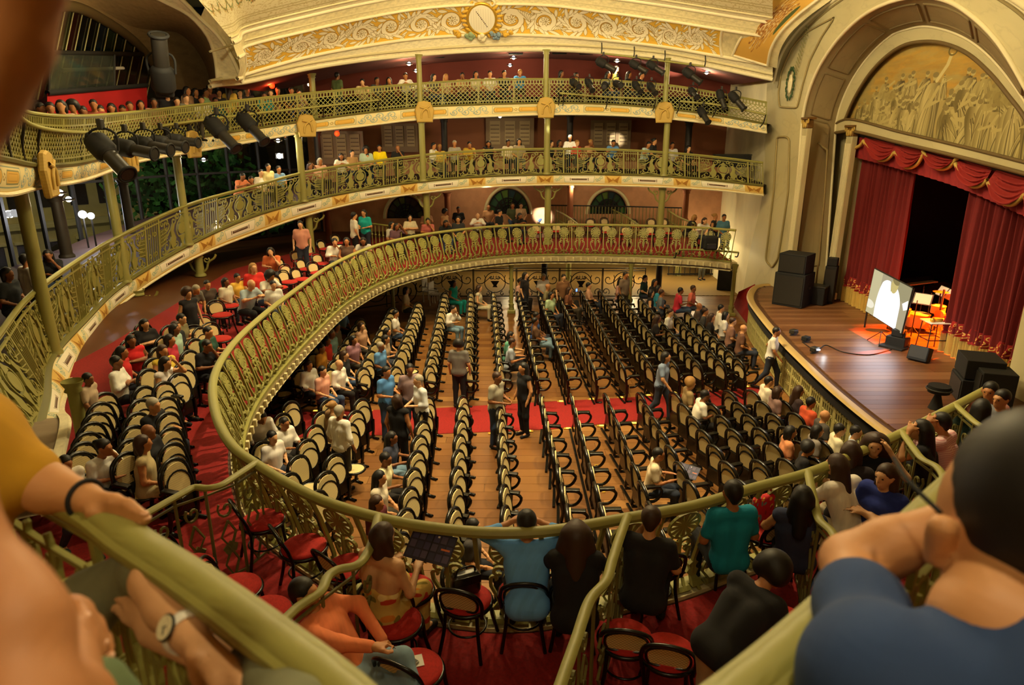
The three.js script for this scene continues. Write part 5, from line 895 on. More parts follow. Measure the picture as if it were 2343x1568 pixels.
{ // step lights set into the floor along the aisle
  const L = [[601, 945], [652, 945], [722, 942], [844, 941], [1050, 932], [1125, 929], [1284, 920], [1354, 915], [1421, 911], [1484, 906], [1547, 900], [1608, 895], [1659, 890], [1708, 886], [968, 1002], [1047, 996], [1127, 993], [1210, 988], [1300, 982], [1376, 976], [1451, 970], [753, 1003]];
  L.forEach(([x, y], i) => { const t = thing('step_light', `small glowing brass step light, ${ordinal(i < 14 ? i + 1 : i - 13)} from left on the ${i < 14 ? 'far' : 'near'} edge of the red aisle`, 'lamp', 'step lights along the red aisle', on(x, y, 0)); mesh('plate', box(0.2, 0.02, 0.09, 0, 0.012, 0, 0.005), M.brass, t); mesh('lens', box(0.1, 0.014, 0.06, 0, 0.022, 0, 0.004), M.lampStep, t); });
  const V = [[1366, 1074], [1379, 1118], [1446, 1067], [1463, 1104], [1347, 838], [1360, 860], [1298, 852]];
  V.forEach(([x, y], i) => { const t = thing('floor_vent', `brass floor vent between seat rows, ${ordinal(i + 1)} from the balustrade`, 'vent', 'brass floor vents', on(x, y, 0)); mesh('plate', box(0.07, 0.016, 0.34, 0, 0.01, 0, 0.005), M.brass, t); for (let k = 0; k < 4; k++) mesh('slot', box(0.04, 0.006, 0.03, 0, 0.02, -0.12 + k * 0.08), M.blackMatt, t); });
}
const CHAIR = (() => { // bentwood chair with round red seat, facing +z
  const hoopPts = [[-0.19, 0.44, -0.17], [-0.2, 0.6, -0.21], [-0.16, 0.715, -0.26], [0, 0.76, -0.28], [0.16, 0.715, -0.26], [0.2, 0.6, -0.21], [0.19, 0.44, -0.17]];
  const legP = (x, z) => tube([[x * 0.82, 0.44, z * 0.82], [x * 0.9, 0.24, z * 0.9], [x * 1.12, 0, z * 1.15]], 0.017, 6, 6);
  const pad = lathe([[0.001, 0.44], [0.19, 0.44], [0.215, 0.455], [0.215, 0.475], [0.19, 0.495], [0.1, 0.505], [0.001, 0.507]], 28);
  const panel = new THREE.Shape(); panel.moveTo(-0.13, 0.5); panel.lineTo(0.13, 0.5); panel.quadraticCurveTo(0.165, 0.58, 0.14, 0.65); panel.quadraticCurveTo(0.09, 0.705, 0, 0.71); panel.quadraticCurveTo(-0.09, 0.705, -0.14, 0.65); panel.quadraticCurveTo(-0.165, 0.58, -0.13, 0.5);
  return { back_frame: merge([tube(hoopPts, 0.017, 26, 7), tube([[-0.14, 0.5, -0.182], [-0.165, 0.6, -0.205], [-0.125, 0.68, -0.24], [0, 0.715, -0.252], [0.125, 0.68, -0.24], [0.165, 0.6, -0.205], [0.14, 0.5, -0.182], [0, 0.485, -0.18]], 0.011, 30, 6, true)]), panel: new THREE.ExtrudeGeometry(panel, { depth: 0.008, bevelEnabled: false, curveSegments: 6 }).rotateX(-0.28).translate(0, 0.02, -0.045), seat: pad, seat_ring: new THREE.TorusGeometry(0.215, 0.02, 8, 30).rotateX(Math.PI / 2).translate(0, 0.445, 0), leg: [[-0.19, 0.19], [0.19, 0.19], [-0.17, -0.19], [0.17, -0.19]].map(([x, z]) => legP(x, z)), leg_ring: new THREE.TorusGeometry(0.165, 0.01, 6, 24).rotateX(Math.PI / 2).translate(0, 0.2, 0) };
})();
const bentwood = (() => { const g = new THREE.Group(); mesh('back_frame', CHAIR.back_frame, M.black, g); mesh('back_panel', CHAIR.panel, M.cane, g); const s = mesh('seat', CHAIR.seat, M.velvet, g); mesh('seat_ring', CHAIR.seat_ring, M.black, s); for (const l of CHAIR.leg) mesh('leg', l, M.black, g); mesh('leg_ring', CHAIR.leg_ring, M.black, g); return g; })();
function putChair(p, deg, label, group, scale = 1) { const c = bentwood.clone(); c.name = numbered('bentwood_chair'); c.position.copy(p); c.rotation.y = R(deg); c.scale.setScalar(scale); scene.add(c); return tag(c, label, 'chair', group); }
const seatAt = (px, py, s = 1) => { const p = on(px, py, F1 + 0.48 * s); p.y = F1; return p; };
{ // near boxes of the first gallery: seat centre in the picture, turn (0 faces the viewer, 180 the well)
  const L = [[600, 1188, 125, 'bentwood chair with cream back and red seat, farthest left in the near box'], [695, 1248, 125, 'empty red-seated bentwood chair, second along the near left box'], [797, 1296, 140, 'red-seated bentwood chair half hidden behind the green divider'], [540, 1343, 100, 'round red seat of a chair close to the viewer, left of the divider'], [607, 1398, 110, 'round red seat right of another, just beyond the green handrail'], [435, 1296, 90, 'red chair seat partly hidden by the handrail at left'], [1068, 1368, 165, 'bentwood chair holding a black handbag'], [948, 1528, 155, 'bentwood chair with a phone and paper on its red seat'], [1432, 1455, 170, 'empty bentwood chair just right of the long divider rail'], [1530, 1490, 165, 'empty bentwood chair beside the bending person in black'], [935, 1345, 150, 'bentwood chair under the woman reading a programme'], [1197, 1352, 180, 'bentwood chair under the man in the blue shirt'], [1312, 1352, 175, 'bentwood chair under the woman with long curly hair'], [1498, 1290, 190, 'bentwood chair under the man in black leaning sideways'], [1652, 1220, 200, 'bentwood chair under the man in the teal shirt'], [1755, 1215, 195, 'bentwood chair under the long-haired woman in navy'], [1900, 1160, 205, 'bentwood chair under the person in the loose white blouse'], [1985, 1150, 215, 'bentwood chair under the woman in royal blue'], [1990, 1240, 215, 'round red chair seat right of the divider, below the raised forearm'], [1940, 1265, 215, 'red chair seat tucked behind the raised elbow'], [2180, 1028, 225, 'red-backed chair seat behind the man in the pink striped shirt'], [2160, 1085, 225, 'dark red chair seat below the pink striped shirt'], [1790, 1420, 200, 'red chair seat hidden behind the bending person in black'], [905, 1420, 60, 'bentwood chair under the man in the orange shirt']];
  for (const [x, y, d, l] of L) putChair(seatAt(x, y), d, l, null);
}
{ // left gallery: rows of fixed seats facing the stage
  const rows = [ // back-of-row top point at near end, far end, count, row words
    [[206, 1046], [262, 905], 7, 'outermost row by the wall'], [[318, 1046], [352, 890], 6, 'second row from the wall'], [[428, 1060], [398, 880], 6, 'row beside the red carpet strip'], [[300, 800], [345, 742], 4, 'outer row of the occupied block'], [[360, 850], [405, 748], 5, 'middle row of the occupied block'], [[430, 860], [478, 752], 5, 'inner row of the occupied block']];
  rows.forEach(([a, b, n, w], r) => { for (let i = 0; i < n; i++) { const k = i / (n - 1), p = on(lerp(a[0], b[0], k), lerp(a[1], b[1], k), F1 + 0.83); p.y = F1; putSeat(p, R(72), `cane-backed seat ${ordinal(i + 1)} from near end, left gallery, ${w}`, 'fixed seats of the left first gallery', false, 0.83); } });
  // loose cane-backed chairs round the far left and along the far side
  const L = [[505, 700], [522, 680], [548, 662], [573, 648], [598, 634], [612, 652], [637, 640], [660, 628], [650, 598], [686, 582], [715, 568], [745, 556], [775, 543], [664, 614], [700, 600], [735, 588], [768, 575], [690, 622], [726, 608], [480, 735], [500, 752], [455, 760], [1308, 506], [1349, 506], [1388, 504], [1390, 520], [1273, 518], [1430, 524], [1455, 508], [1494, 506], [1520, 506], [1486, 524], [1532, 522], [1228, 520]];
  L.forEach(([x, y], i) => { const p = on(x, y, F1 + 0.68); p.y = F1; const far = x > 1000; putChair(p, far ? 20 - (i % 4) * 12 : 52 + (i % 3) * 6, `cane-backed black chair, ${ordinal((far ? i - 21 : i % 11 + 1))} of the empty ones ${far ? 'along the far side' : i < 11 ? 'nearest the left wall' : 'nearer the left rail'} on the first gallery`, 'loose chairs of the first gallery', 1); });
}
// dividing rails of the gallery boxes, in wavy handrails over ironwork
function divider(pts, label, step = 0.36, r = 0.035) {
  const t = thing('divider_rail', label, 'railing'), P = pts.map(([x, y, h]) => on(x, y, h ?? L1H)), c = new THREE.CatmullRomCurve3(P, false, 'centripetal', 0.2), S = c.getSpacedPoints(50);
  mesh('handrail', sweep(S, railOutline(r, r * 1.3)), M.iron, t);
  const len = c.getLength(), n = Math.max(2, Math.round(len / step));
  for (let i = 0; i < n; i++) {
    const H = 0.96, W = len / n, mp = (u, v, k) => { const q = (i + u) / n, p = c.getPointAt(clamp(q, 0, 1)), b = c.getPointAt(clamp(q + 0.01, 0, 1)), a = c.getPointAt(clamp(q - 0.01, 0, 1)), tt = b.sub(a); const s = V3(-tt.z, 0, tt.x).normalize(); p.y = lerp(F1 + 0.03, p.y, v); return p.addScaledVector(s, k); };
    const L = [Object.assign([[0, 0], [0, H * 0.5], [0, H]], { w: 0.024 }), [[W * 0.5, 0.05], [W * 0.28, 0.2], [W * 0.5, 0.34], [W * 0.74, 0.48], [W * 0.5, 0.62]], [[W * 0.5, 0.05], [W * 0.72, 0.2], [W * 0.5, 0.34], [W * 0.26, 0.48], [W * 0.5, 0.62]], spiral(W * 0.5, 0.74, 0.02, 0.09, 0, 7, 12), [[0, 0.04], [W, 0.04]], [[0, H - 0.06], [W, H - 0.06]]];
    mesh('ironwork', merge([bars(L, 0.018, 0.02, W, H, mp), ...plates([[[W * 0.5 - 0.05, 0.3], [W * 0.5 + 0.05, 0.3], [W * 0.5 + 0.08, 0.36], [W * 0.5, 0.42], [W * 0.5 - 0.08, 0.36]]], 0.02, W, H, mp)]), M.ironDark, t);
  }
  return t;
}
divider([[590, 1060], [545, 1090], [502, 1116], [472, 1121], [446, 1119], [420, 1132], [329, 1184], [250, 1232]], 'wavy green divider rail at the left end of the near box');
divider([[866, 1186], [846, 1260], [817, 1298], [774, 1308], [752, 1322], [734, 1358], [680, 1396], [630, 1446], [560, 1510]], 'wavy green divider rail behind the man in the orange shirt');
divider([[1436, 1184], [1416, 1240], [1400, 1290], [1386, 1335], [1352, 1374], [1318, 1470], [1284, 1568], [1260, 1640]], 'long green divider rail running toward the viewer at bottom centre', 0.4);
divider([[1848, 1083], [1862, 1150], [1876, 1196], [1903, 1222], [1922, 1260], [1932, 1300], [1936, 1340]], 'curved green divider rail beside the long-haired woman in navy', 0.3);
divider([[2062, 990], [2090, 1030], [2112, 1056], [2142, 1072], [2166, 1110], [2190, 1160]], 'curved green divider rail below the pink striped shirt', 0.3);
divider([[2184, 928], [2212, 954], [2240, 976], [2275, 990]], 'short green divider rail nearest the stage', 0.3);
// slanting partitions with balustrade posts on the far first gallery
{
  const L = [[[1262, 476], [1290, 490], [1325, 515], 'first'], [[1395, 476], [1430, 494], [1462, 515], 'second'], [[1526, 480], [1556, 498], [1590, 512], 'third'], [[850, 512], [905, 520], [918, 532], 'leftmost']];
  L.forEach(([a, b, c, w]) => { const P = [a, b, c].map(([x, y]) => { const p = on(x, y, 3.1); return p; }), t = thing('partition_rail', `slanting green partition rail on the far first gallery, ${w} ${w === 'leftmost' ? 'one, beside the couple' : 'from the lit reader in white'}`, 'railing'); mesh('handrail', tube(P, 0.035, 12, 6), M.iron, t); const cv = new THREE.CatmullRomCurve3(P); for (let k = 0; k <= 14; k++) { const p = cv.getPoint(k / 14); mesh('baluster', cyl(0.018, 0.018, p.y - F1, p.x, (p.y + F1) / 2, p.z, 5), M.iron, t); mesh('knop', new THREE.SphereGeometry(0.045, 6, 5).translate(p.x, F1 + 0.55, p.z), M.iron, t); } });
  const B = thing('back_railing', 'straight green railing with dark top along the far first gallery stairs', 'railing'); const P = [[1258, 470], [1400, 472], [1560, 476]].map(([x, y]) => at(x, y, 30.2)); mesh('handrail', tube(P, 0.03, 8, 6), M.blackMatt, B); const cv = new THREE.CatmullRomCurve3(P); for (let k = 0; k <= 40; k++) { const p = cv.getPoint(k / 40); mesh('baluster', box(0.03, 1.0, 0.03, p.x, p.y - 0.5, p.z), M.ironDark, B); }
}
// ---------------------------------------------------------------- lamps
const SPOT = { body: lathe([[0.001, -0.2], [0.1, -0.2], [0.13, -0.16], [0.13, 0.05], [0.1, 0.08], [0.09, 0.1]], 14).rotateX(Math.PI / 2), barrel: cyl(0.085, 0.085, 0.34, 0, 0.26, 0, 14).rotateX(Math.PI / 2), ring: new THREE.TorusGeometry(0.095, 0.018, 6, 18).translate(0, 0, 0.43), yoke: tube([[-0.15, 0, 0], [-0.15, 0.18, 0], [0, 0.24, 0], [0.15, 0.18, 0], [0.15, 0, 0]], 0.014, 14, 5), clamp: box(0.06, 0.12, 0.08, 0, 0.28, 0, 0.015), lens: cyl(0.075, 0.075, 0.02, 0, 0.43, 0, 16).rotateX(Math.PI / 2), cap: box(0.2, 0.16, 0.1, 0, 0, -0.2, 0.03) };
function stageLight(px, py, dist, yaw, pitch, s, label) {
  const t = thing('spotlight', label, 'spotlight', 'black stage lanterns clamped to the galleries', at(px, py, dist)); t.scale.setScalar(s);
  const h = new THREE.Group(); h.name = 'head'; h.rotation.set(R(pitch), R(yaw), 0, 'YXZ'); t.add(h);
  for (const [k, m] of [['body', M.blackMatt], ['barrel', M.gunmetal], ['ring', M.blackMatt], ['lens', M.gunmetal], ['cap', M.blackMatt]]) mesh(k, SPOT[k], m, h);
  mesh('yoke', SPOT.yoke, M.blackMatt, t); mesh('clamp', SPOT.clamp, M.gunmetal, t);
  return t;
}
[[240, 345, 12.6, 60, 35, 1.6, 'largest black lantern on the left lamp bar, pointing down to the right'], [292, 340, 14, 80, 10, 1.35, 'black lantern second from left on the lamp bar, pointing sideways'], [333, 332, 15, 80, 10, 1.35, 'black lantern third from left on the lamp bar'], [372, 328, 16, 80, 8, 1.3, 'black lantern fourth from left on the lamp bar'], [408, 322, 17, 80, 5, 1.2, 'black lantern right end of the four-in-a-row on the lamp bar'], [500, 298, 19.6, 65, 40, 1.75, 'black lantern with long barrel, left of two beside each other'], [570, 286, 21, 62, 40, 1.7, 'black lantern with long barrel, right of two beside each other'],
  [1380, 146, 26.2, 75, 28, 1.15, 'hanging lantern leftmost under the cornice, above the yellow-lit person'], [1455, 150, 26, 70, 30, 1.05, 'hanging lantern second from left under the cornice'], [1494, 152, 26, 70, 32, 1.05, 'hanging lantern third from left under the cornice'], [1578, 170, 25.6, 65, 35, 1.15, 'hanging lantern under the cornice nearest the stage'],
  [1314, 190, 26.4, 20, 20, 1.0, 'lantern on the lattice rail, leftmost of the row below the cornice'], [1348, 192, 26.4, 15, 35, 1.0, 'lantern on the lattice rail, second of the row'], [1384, 195, 26.3, -10, 10, 1.0, 'lantern on the lattice rail, third of the row'], [1412, 192, 26.3, 10, 10, 1.0, 'lantern on the lattice rail below the yellow-lit person'], [1456, 197, 26.2, 15, 30, 1.0, 'lantern on the lattice rail, fifth of the row'], [1490, 200, 26.1, 15, 30, 1.0, 'lantern on the lattice rail, sixth of the row'], [1585, 211, 25.7, 10, 25, 1.0, 'lantern on the lattice rail right of the slim column'], [1650, 222, 25.2, 30, 60, 1.05, 'steeply tilted lantern, left of the two at the stage end'], [1682, 226, 25, 55, 45, 1.15, 'long lantern nearest the wall at the stage end of the top gallery'], [1608, 260, 25.4, 20, 40, 1.1, 'lantern hung below the lattice rail against the painted edge'],
  [372, 170, 17.4, 30, -65, 2.1, 'big black lantern tilted upward against the tan lunette wall']].forEach((a) => stageLight(...a));
{ // pipes carrying the lanterns
  const pipe = (name, label, pts, drops) => { const t = thing(name, label, 'pipe'); mesh('pipe', tube(pts, 0.035, 60, 6), M.iron, t); for (const [a, b] of drops) mesh('hanger', tube([a, a.clone().lerp(b, 0.5).add(V3(0, -0.05, 0.08)), b], 0.022, 8, 5), M.gunmetal, t); };
  const P = [[24, 248], [56, 276], [92, 292], [187, 303], [300, 297], [455, 276], [600, 258], [740, 243], [866, 229]].map(([x, y]) => at(x, y, LDIST(x) - 0.55)); pipe('lamp_bar', 'long green pipe bar running along the outside of the lattice balustrade at left', P, P.filter((_, i) => i < 9).map((p, i) => { const s = R3.atPx([30, 60, 92, 187, 300, 455, 600, 740, 866][i]); return [p, R3.top(s)]; }));
  const Q = [[1376, 122], [1450, 131], [1520, 140], [1612, 152]].map(([x, y]) => at(x, y, LDIST(x) - 0.5)); pipe('lamp_bar', 'thin pipe under the cornice from which four lanterns hang', Q, Q.map((p) => [p, p.clone().setY(p.y + 0.35)]));
  const S = [[1280, 213], [1290, 214], [1390, 222], [1500, 226]].map(([x, y]) => at(x, y, LDIST(x) - 0.5)); pipe('lamp_bar', 'green pipe bar outside the lattice rail right of the centre column', S, S.map((p) => [p, p.clone().add(V3(0, -0.4, -0.4))]));
  const U = [[1556, 232], [1640, 240], [1752, 262]].map(([x, y]) => at(x, y, LDIST(x) - 0.5)); pipe('lamp_bar', 'green pipe bar outside the lattice rail beside the stage wall', U, U.map((p) => [p, p.clone().add(V3(0, -0.4, -0.4))]));
  const W = [[1547, 580], [1556, 572], [1640, 574], [1690, 578]].map(([x, y]) => on(x, y, 2.5)); pipe('lamp_bar', 'green pipe outside the bulging balustrade at its stage end', W, W.map((p) => [p, p.clone().add(V3(0, -0.2, -0.3))]));
}
// small ceiling downlights of the galleries
{
  const D = [[936, 146, 27.4, 3.5, 'top gallery, left of the third slim column'], [952, 162, 29.6, 1.5, 'top gallery, lower one by the third slim column'], [1175, 132, 28, 3.5, 'top gallery, left of the centre column'], [1167, 149, 30, 1.5, 'top gallery, lower one left of the centre column'], [1412, 139, 28, 3.5, 'top gallery, behind the hanging lanterns'], [1617, 166, 27.4, 3.5, 'top gallery, nearest the stage'],
    [1144, 266, 28.2, 3, 'under the top gallery, above the couple at the rail'], [712, 304, 25.6, 3, 'under the top gallery, beside the fourth column'], [636, 322, 24, 2.5, 'under the top gallery, over the dark glass'], [438, 353, 21.6, 2.5, 'under the top gallery, second from left'], [466, 366, 23.5, 1.5, 'under the top gallery, small one between columns'], [137, 441, 14.2, 3, 'under the top gallery, leftmost'], [157, 456, 16, 1.5, 'under the top gallery, beside the leftmost']];
  D.forEach(([x, y, d, cd, l], i) => { const p = at(x, y, d), t = thing('downlight', `small round white ceiling downlight ${l}`, 'lamp', null, p); mesh('lens', new THREE.SphereGeometry(0.065, 10, 6), M.lampCold, t); mesh('ring', new THREE.TorusGeometry(0.11, 0.025, 6, 18).rotateX(Math.PI / 2), M.gunmetal, t); lampAt(p.x, p.y - 0.16, p.z, cd * 1.7, WARM2, 3); });
  for (const [x, z] of [[-5.5, -27.5], [-1.5, -29.4], [2.6, -29.4], [6.2, -29.2], [-9.5, -22]]) { const t = thing('downlight', `ceiling downlight under the second gallery, ${x < -6 ? 'at the left side' : x < -3 ? 'behind the standing couple' : x < 0 ? 'before the left arched windows' : x < 4 ? 'right of the middle arched window' : 'nearest the stage'}`, 'lamp', null, V3(x, x < -6 ? 3.7 : 4.36, z)); mesh('lens', new THREE.SphereGeometry(0.05, 10, 6), M.lampGlass, t); mesh('ring', new THREE.TorusGeometry(0.08, 0.02, 6, 16).rotateX(Math.PI / 2), M.gunmetal, t); lampAt(x, t.position.y - 0.14, z, 4, WARM2, 4); }
  const e = thing('wall_light', 'bright white emergency light behind the second gallery seats', 'lamp', null, at(639, 357, 26)); mesh('housing', box(0.3, 0.2, 0.1, 0, 0, -0.06, 0.02), M.gunmetal, e); mesh('lens', new THREE.SphereGeometry(0.1, 10, 8), M.lampCold, e); lampAt(e.position.x, e.position.y, e.position.z + 0.2, 4, new THREE.Color(0.95, 0.97, 1), 3);
  [[622, 196, 25, 3, 'red glowing exit light under the end of the cornice'], [771, 306, 28, 1, 'small red exit light above the second gallery doors']].forEach(([x, y, d, cd, l]) => { const t = thing('exit_light', l, 'lamp', null, at(x, y, d)); mesh('lens', new THREE.SphereGeometry(0.1, 10, 8), M.lampRed, t); mesh('base', box(0.26, 0.06, 0.1, 0, 0.12, -0.03, 0.02), M.gunmetal, t); lampAt(t.position.x, t.position.y, t.position.z + 0.2, cd, new THREE.Color(1, 0.12, 0.03), 3); });
  [[1180, 123], [1280, 122], [1342, 123], [905, 137], [1000, 130], [770, 161]].forEach(([x, y], i) => { const t = thing('ceiling_grille', `small dark ceiling grille of the top gallery, ${ordinal([4, 5, 6, 2, 3, 1][i])} from left`, 'vent', 'ceiling grilles', at(x, y, 28.2)); mesh('frame', box(0.55, 0.04, 0.2), M.blackMatt, t); for (let k = 0; k < 3; k++) mesh('slat', box(0.5, 0.02, 0.03, 0, -0.025, -0.06 + k * 0.06), M.gunmetal, t); });
}
{ // the chandelier over the house
  const c = thing('chandelier', 'brass chandelier of four clusters of globes hanging over the parterre', 'chandelier', null, V3(0.5, 11.2, -15.5));
  mesh('stem', cyl(0.05, 0.05, 2.2, 0, 1.1, 0, 8), M.brass, c);
  for (const [x, y, z] of HOUSE_LAMPS) { const a = mesh('arm', tube([[0, 0.2, 0], [(x - 0.5) * 0.5, -0.1, (z + 15.5) * 0.5], [x - 0.5, 0.15, z + 15.5]], 0.04, 10, 6), M.brass, c); mesh('globe', new THREE.SphereGeometry(0.2, 16, 12).translate(x - 0.5, y - 11.2, z + 15.5), M.lampGlass, a); }
}
// doors and louvred panels of the second gallery wall
{
  const door = (px0, px1, y0, y1, d, label) => { const a = at(px0, y1, d), b = at(px1, y0, d), t = thing('door_' + (doorN++), null, null, null, V3((a.x + b.x) / 2, a.y, a.z)); tag(t, null, null, null, 'structure'); const w = b.x - a.x, h = b.y - a.y; mesh('leaf', box(w, h, 0.06, 0, h / 2, 0), mat('#7d6240', 0.6), t); for (let k = 0; k < 3; k++) { const p = mesh('panel', box(w * 0.22, h * 0.72, 0.04, (k - 1) * w * 0.31, h * 0.55, 0.05, 0.01), mat('#9b8258', 0.6), t); for (let j = 0; j < 5; j++) mesh('slat', box(w * 0.18, 0.03, 0.02, (k - 1) * w * 0.31, h * (0.3 + j * 0.12), 0.075), M.woodDark, p); } };
  let doorN = 1;
  door(875, 955, 282, 348, 30.6); door(1112, 1222, 270, 345, 30.9); door(1350, 1445, 275, 345, 30.9); door(735, 830, 300, 375, 29.5);
}
// the long beam of light on three people opposite
spotAt(-7.5, 7.9, -14.5, on(1240, 486, 3.0).x, 2.85, on(1240, 486, 3.0).z, 9000, 1.35, new THREE.Color(1, 0.97, 0.85), 0.5, 2);
spotAt(-7.5, 7.9, -14.5, at(1305, 326, 27.8).x, 6.45, -27.8, 5000, 0.95, new THREE.Color(1, 0.97, 0.85), 0.5, 2);
spotAt(-7.5, 7.9, -14.5, at(1412, 170, 27.8).x, 8.85, -27.8, 7000, 1.1, new THREE.Color(1, 0.93, 0.7), 0.5, 2);
spotAt(1.5, 10.8, -15.5, 9.4, 1.2, -17.2, 420, 24, WARM2, 0.7, 5);
{ // house downlights high over the parterre, the lamp over the viewer's own seats, and lamps inside the lunette
  for (const [x, z] of [[-1, -11], [3, -11], [-2, -18], [4, -18], [1, -24]]) { const t = thing('ceiling_spot', `recessed ceiling downlight over the parterre at ${x < 0 ? 'left' : x < 2 ? 'far end' : 'right'} ${z > -15 ? 'near' : z < -20 ? 'back' : 'middle'}`, 'lamp', null, V3(x, 12.9, z)); mesh('lens', new THREE.SphereGeometry(0.14, 10, 6), M.lampGlass, t); mesh('ring', new THREE.TorusGeometry(0.2, 0.04, 6, 18).rotateX(Math.PI / 2), M.brass, t); spotAt(x, 12.7, z, x, 0, z, 340, 34, WARM2, 0.7, 5); }
  const t = thing('downlight', 'ceiling downlight of the viewer\'s own gallery, over the parapet', 'lamp', null, V3(0.7, 8.5, -1.0)); mesh('lens', new THREE.SphereGeometry(0.09, 10, 6), M.lampGlass, t); mesh('ring', new THREE.TorusGeometry(0.11, 0.025, 6, 18).rotateX(Math.PI / 2), M.gunmetal, t); lampAt(0.7, 8.3, -1.0, 8, WARM2, 4);
  const t2 = thing('downlight', 'ceiling downlight of the viewer\'s own gallery, behind the viewer', 'lamp', null, V3(-0.5, 8.5, 0.8)); mesh('lens', new THREE.SphereGeometry(0.09, 10, 6), M.lampGlass, t2); mesh('ring', new THREE.TorusGeometry(0.11, 0.025, 6, 18).rotateX(Math.PI / 2), M.gunmetal, t2); lampAt(-0.5, 8.3, 0.8, 5, WARM2, 4);
  const q = at(400, 60, 16); lampAt(q.x, q.y, q.z, 16, WARM2, 6); const q2 = at(150, 180, 11.5); lampAt(q2.x, q2.y + 0.6, q2.z, 4, WARM2, 6);
}
lampAt(5.4, 1.75, -30.4, 22, WARM, 5); lampAt(8.2, 1.6, -29.5, 7, WARM2, 5); lampAt(0, 1.75, -30.5, 12, WARM, 5);
for (const f of COVE_FLOODS) spotAt(f[0], f[1], f[2], f[3], f[4], f[5], 85, 38, WARM2, 0.9, 6);
// ---------------------------------------------------------------- people: bodies grown as one smooth surface round a skeleton
function netMesh(prims, cell, k = 0.03) { // prims: {a, b, ra, rb} tapered rods, {c, r:[x,y,z]} ellipsoids, {cut:[n, d]} half-spaces cut away
  const cuts = prims.filter((p) => p.cut), ps = prims.filter((p) => !p.cut), pad = cell * 2.5 + k, lo = V3(1e9, 1e9, 1e9), hi = V3(-1e9, -1e9, -1e9);
  for (const p of ps) {
    p.lo = V3(1e9, 1e9, 1e9); p.hi = V3(-1e9, -1e9, -1e9);
    const ext = p.c ? [[p.c, Math.max(...p.r)]] : [[p.a, p.ra], [p.b, p.rb]];
    for (const [q, r] of ext) { p.lo.min(V3(q.x - r - pad, q.y - r - pad, q.z - r - pad)); p.hi.max(V3(q.x + r + pad, q.y + r + pad, q.z + r + pad)); }
    lo.min(p.lo); hi.max(p.hi);
  }
  const n = [0, 1, 2].map((i) => Math.ceil((hi.getComponent(i) - lo.getComponent(i)) / cell) + 2), F = new Float32Array(n[0] * n[1] * n[2]).fill(9), sx = 1, sy = n[0], sz = n[0] * n[1];
  for (const p of ps) {
    const i0 = [0, 1, 2].map((i) => Math.max(0, Math.floor((p.lo.getComponent(i) - lo.getComponent(i)) / cell))), i1 = [0, 1, 2].map((i) => Math.min(n[i] - 1, Math.ceil((p.hi.getComponent(i) - lo.getComponent(i)) / cell)));
    let ax, ay, az, bx, by, bz, bb; if (!p.c) { ax = p.a.x; ay = p.a.y; az = p.a.z; bx = p.b.x - ax; by = p.b.y - ay; bz = p.b.z - az; bb = bx * bx + by * by + bz * bz || 1e-9; }
    for (let z = i0[2]; z <= i1[2]; z++) for (let y = i0[1]; y <= i1[1]; y++) for (let x = i0[0]; x <= i1[0]; x++) {
      const X = lo.x + x * cell, Y = lo.y + y * cell, Z = lo.z + z * cell; let d;
      if (p.c) { const u = (X - p.c.x) / p.r[0], v = (Y - p.c.y) / p.r[1], w = (Z - p.c.z) / p.r[2], l = Math.sqrt(u * u + v * v + w * w), m = Math.min(p.r[0], p.r[1], p.r[2]); d = (l - 1) * (l > 0.5 ? (p.r[0] * Math.abs(u) + p.r[1] * Math.abs(v) + p.r[2] * Math.abs(w)) / ((Math.abs(u) + Math.abs(v) + Math.abs(w)) || 1) : m); }
      else { const qx = X - ax, qy = Y - ay, qz = Z - az; let t = (qx * bx + qy * by + qz * bz) / bb; t = t < 0 ? 0 : t > 1 ? 1 : t; const ex = qx - bx * t, ey = qy - by * t, ez = qz - bz * t; d = Math.sqrt(ex * ex + ey * ey + ez * ez) - (p.ra + (p.rb - p.ra) * t); }
      const j = x + y * sy + z * sz, f = F[j], kk = p.k ?? k, h = Math.max(kk - Math.abs(f - d), 0) / kk;
      F[j] = Math.min(f, d) - h * h * kk * 0.25;
    }
  }
  for (const c of cuts) { const [nn, dd] = c.cut; for (let z = 0; z < n[2]; z++) for (let y = 0; y < n[1]; y++) for (let x = 0; x < n[0]; x++) { const j = x + y * sy + z * sz, d = (lo.x + x * cell) * nn.x + (lo.y + y * cell) * nn.y + (lo.z + z * cell) * nn.z - dd; if (d > F[j]) F[j] = d; } }
  const vi = new Int32Array(F.length).fill(-1), pos = [], idx = [], off = [0, sx, sy, sx + sy, sz, sx + sz, sy + sz, sx + sy + sz], E = [[0, 1], [2, 3], [4, 5], [6, 7], [0, 2], [1, 3], [4, 6], [5, 7], [0, 4], [1, 5], [2, 6], [3, 7]];
  for (let z = 0; z < n[2] - 1; z++) for (let y = 0; y < n[1] - 1; y++) for (let x = 0; x < n[0] - 1; x++) {
    const j = x + y * sy + z * sz; let m = 0; for (let c = 0; c < 8; c++) if (F[j + off[c]] < 0) m |= 1 << c;
    if (m === 0 || m === 255) continue;
    let px = 0, py = 0, pz = 0, q = 0;
    for (const [a, b] of E) { const ia = (m >> a) & 1, ib = (m >> b) & 1; if (ia === ib) continue; const fa = F[j + off[a]], fb = F[j + off[b]], t = fa / (fa - fb); px += (a & 1) + t * ((b & 1) - (a & 1)); py += ((a >> 1) & 1) + t * (((b >> 1) & 1) - ((a >> 1) & 1)); pz += (a >> 2) + t * ((b >> 2) - (a >> 2)); q++; }
    vi[j] = pos.length / 3; pos.push(lo.x + (x + px / q) * cell, lo.y + (y + py / q) * cell, lo.z + (z + pz / q) * cell);
  }
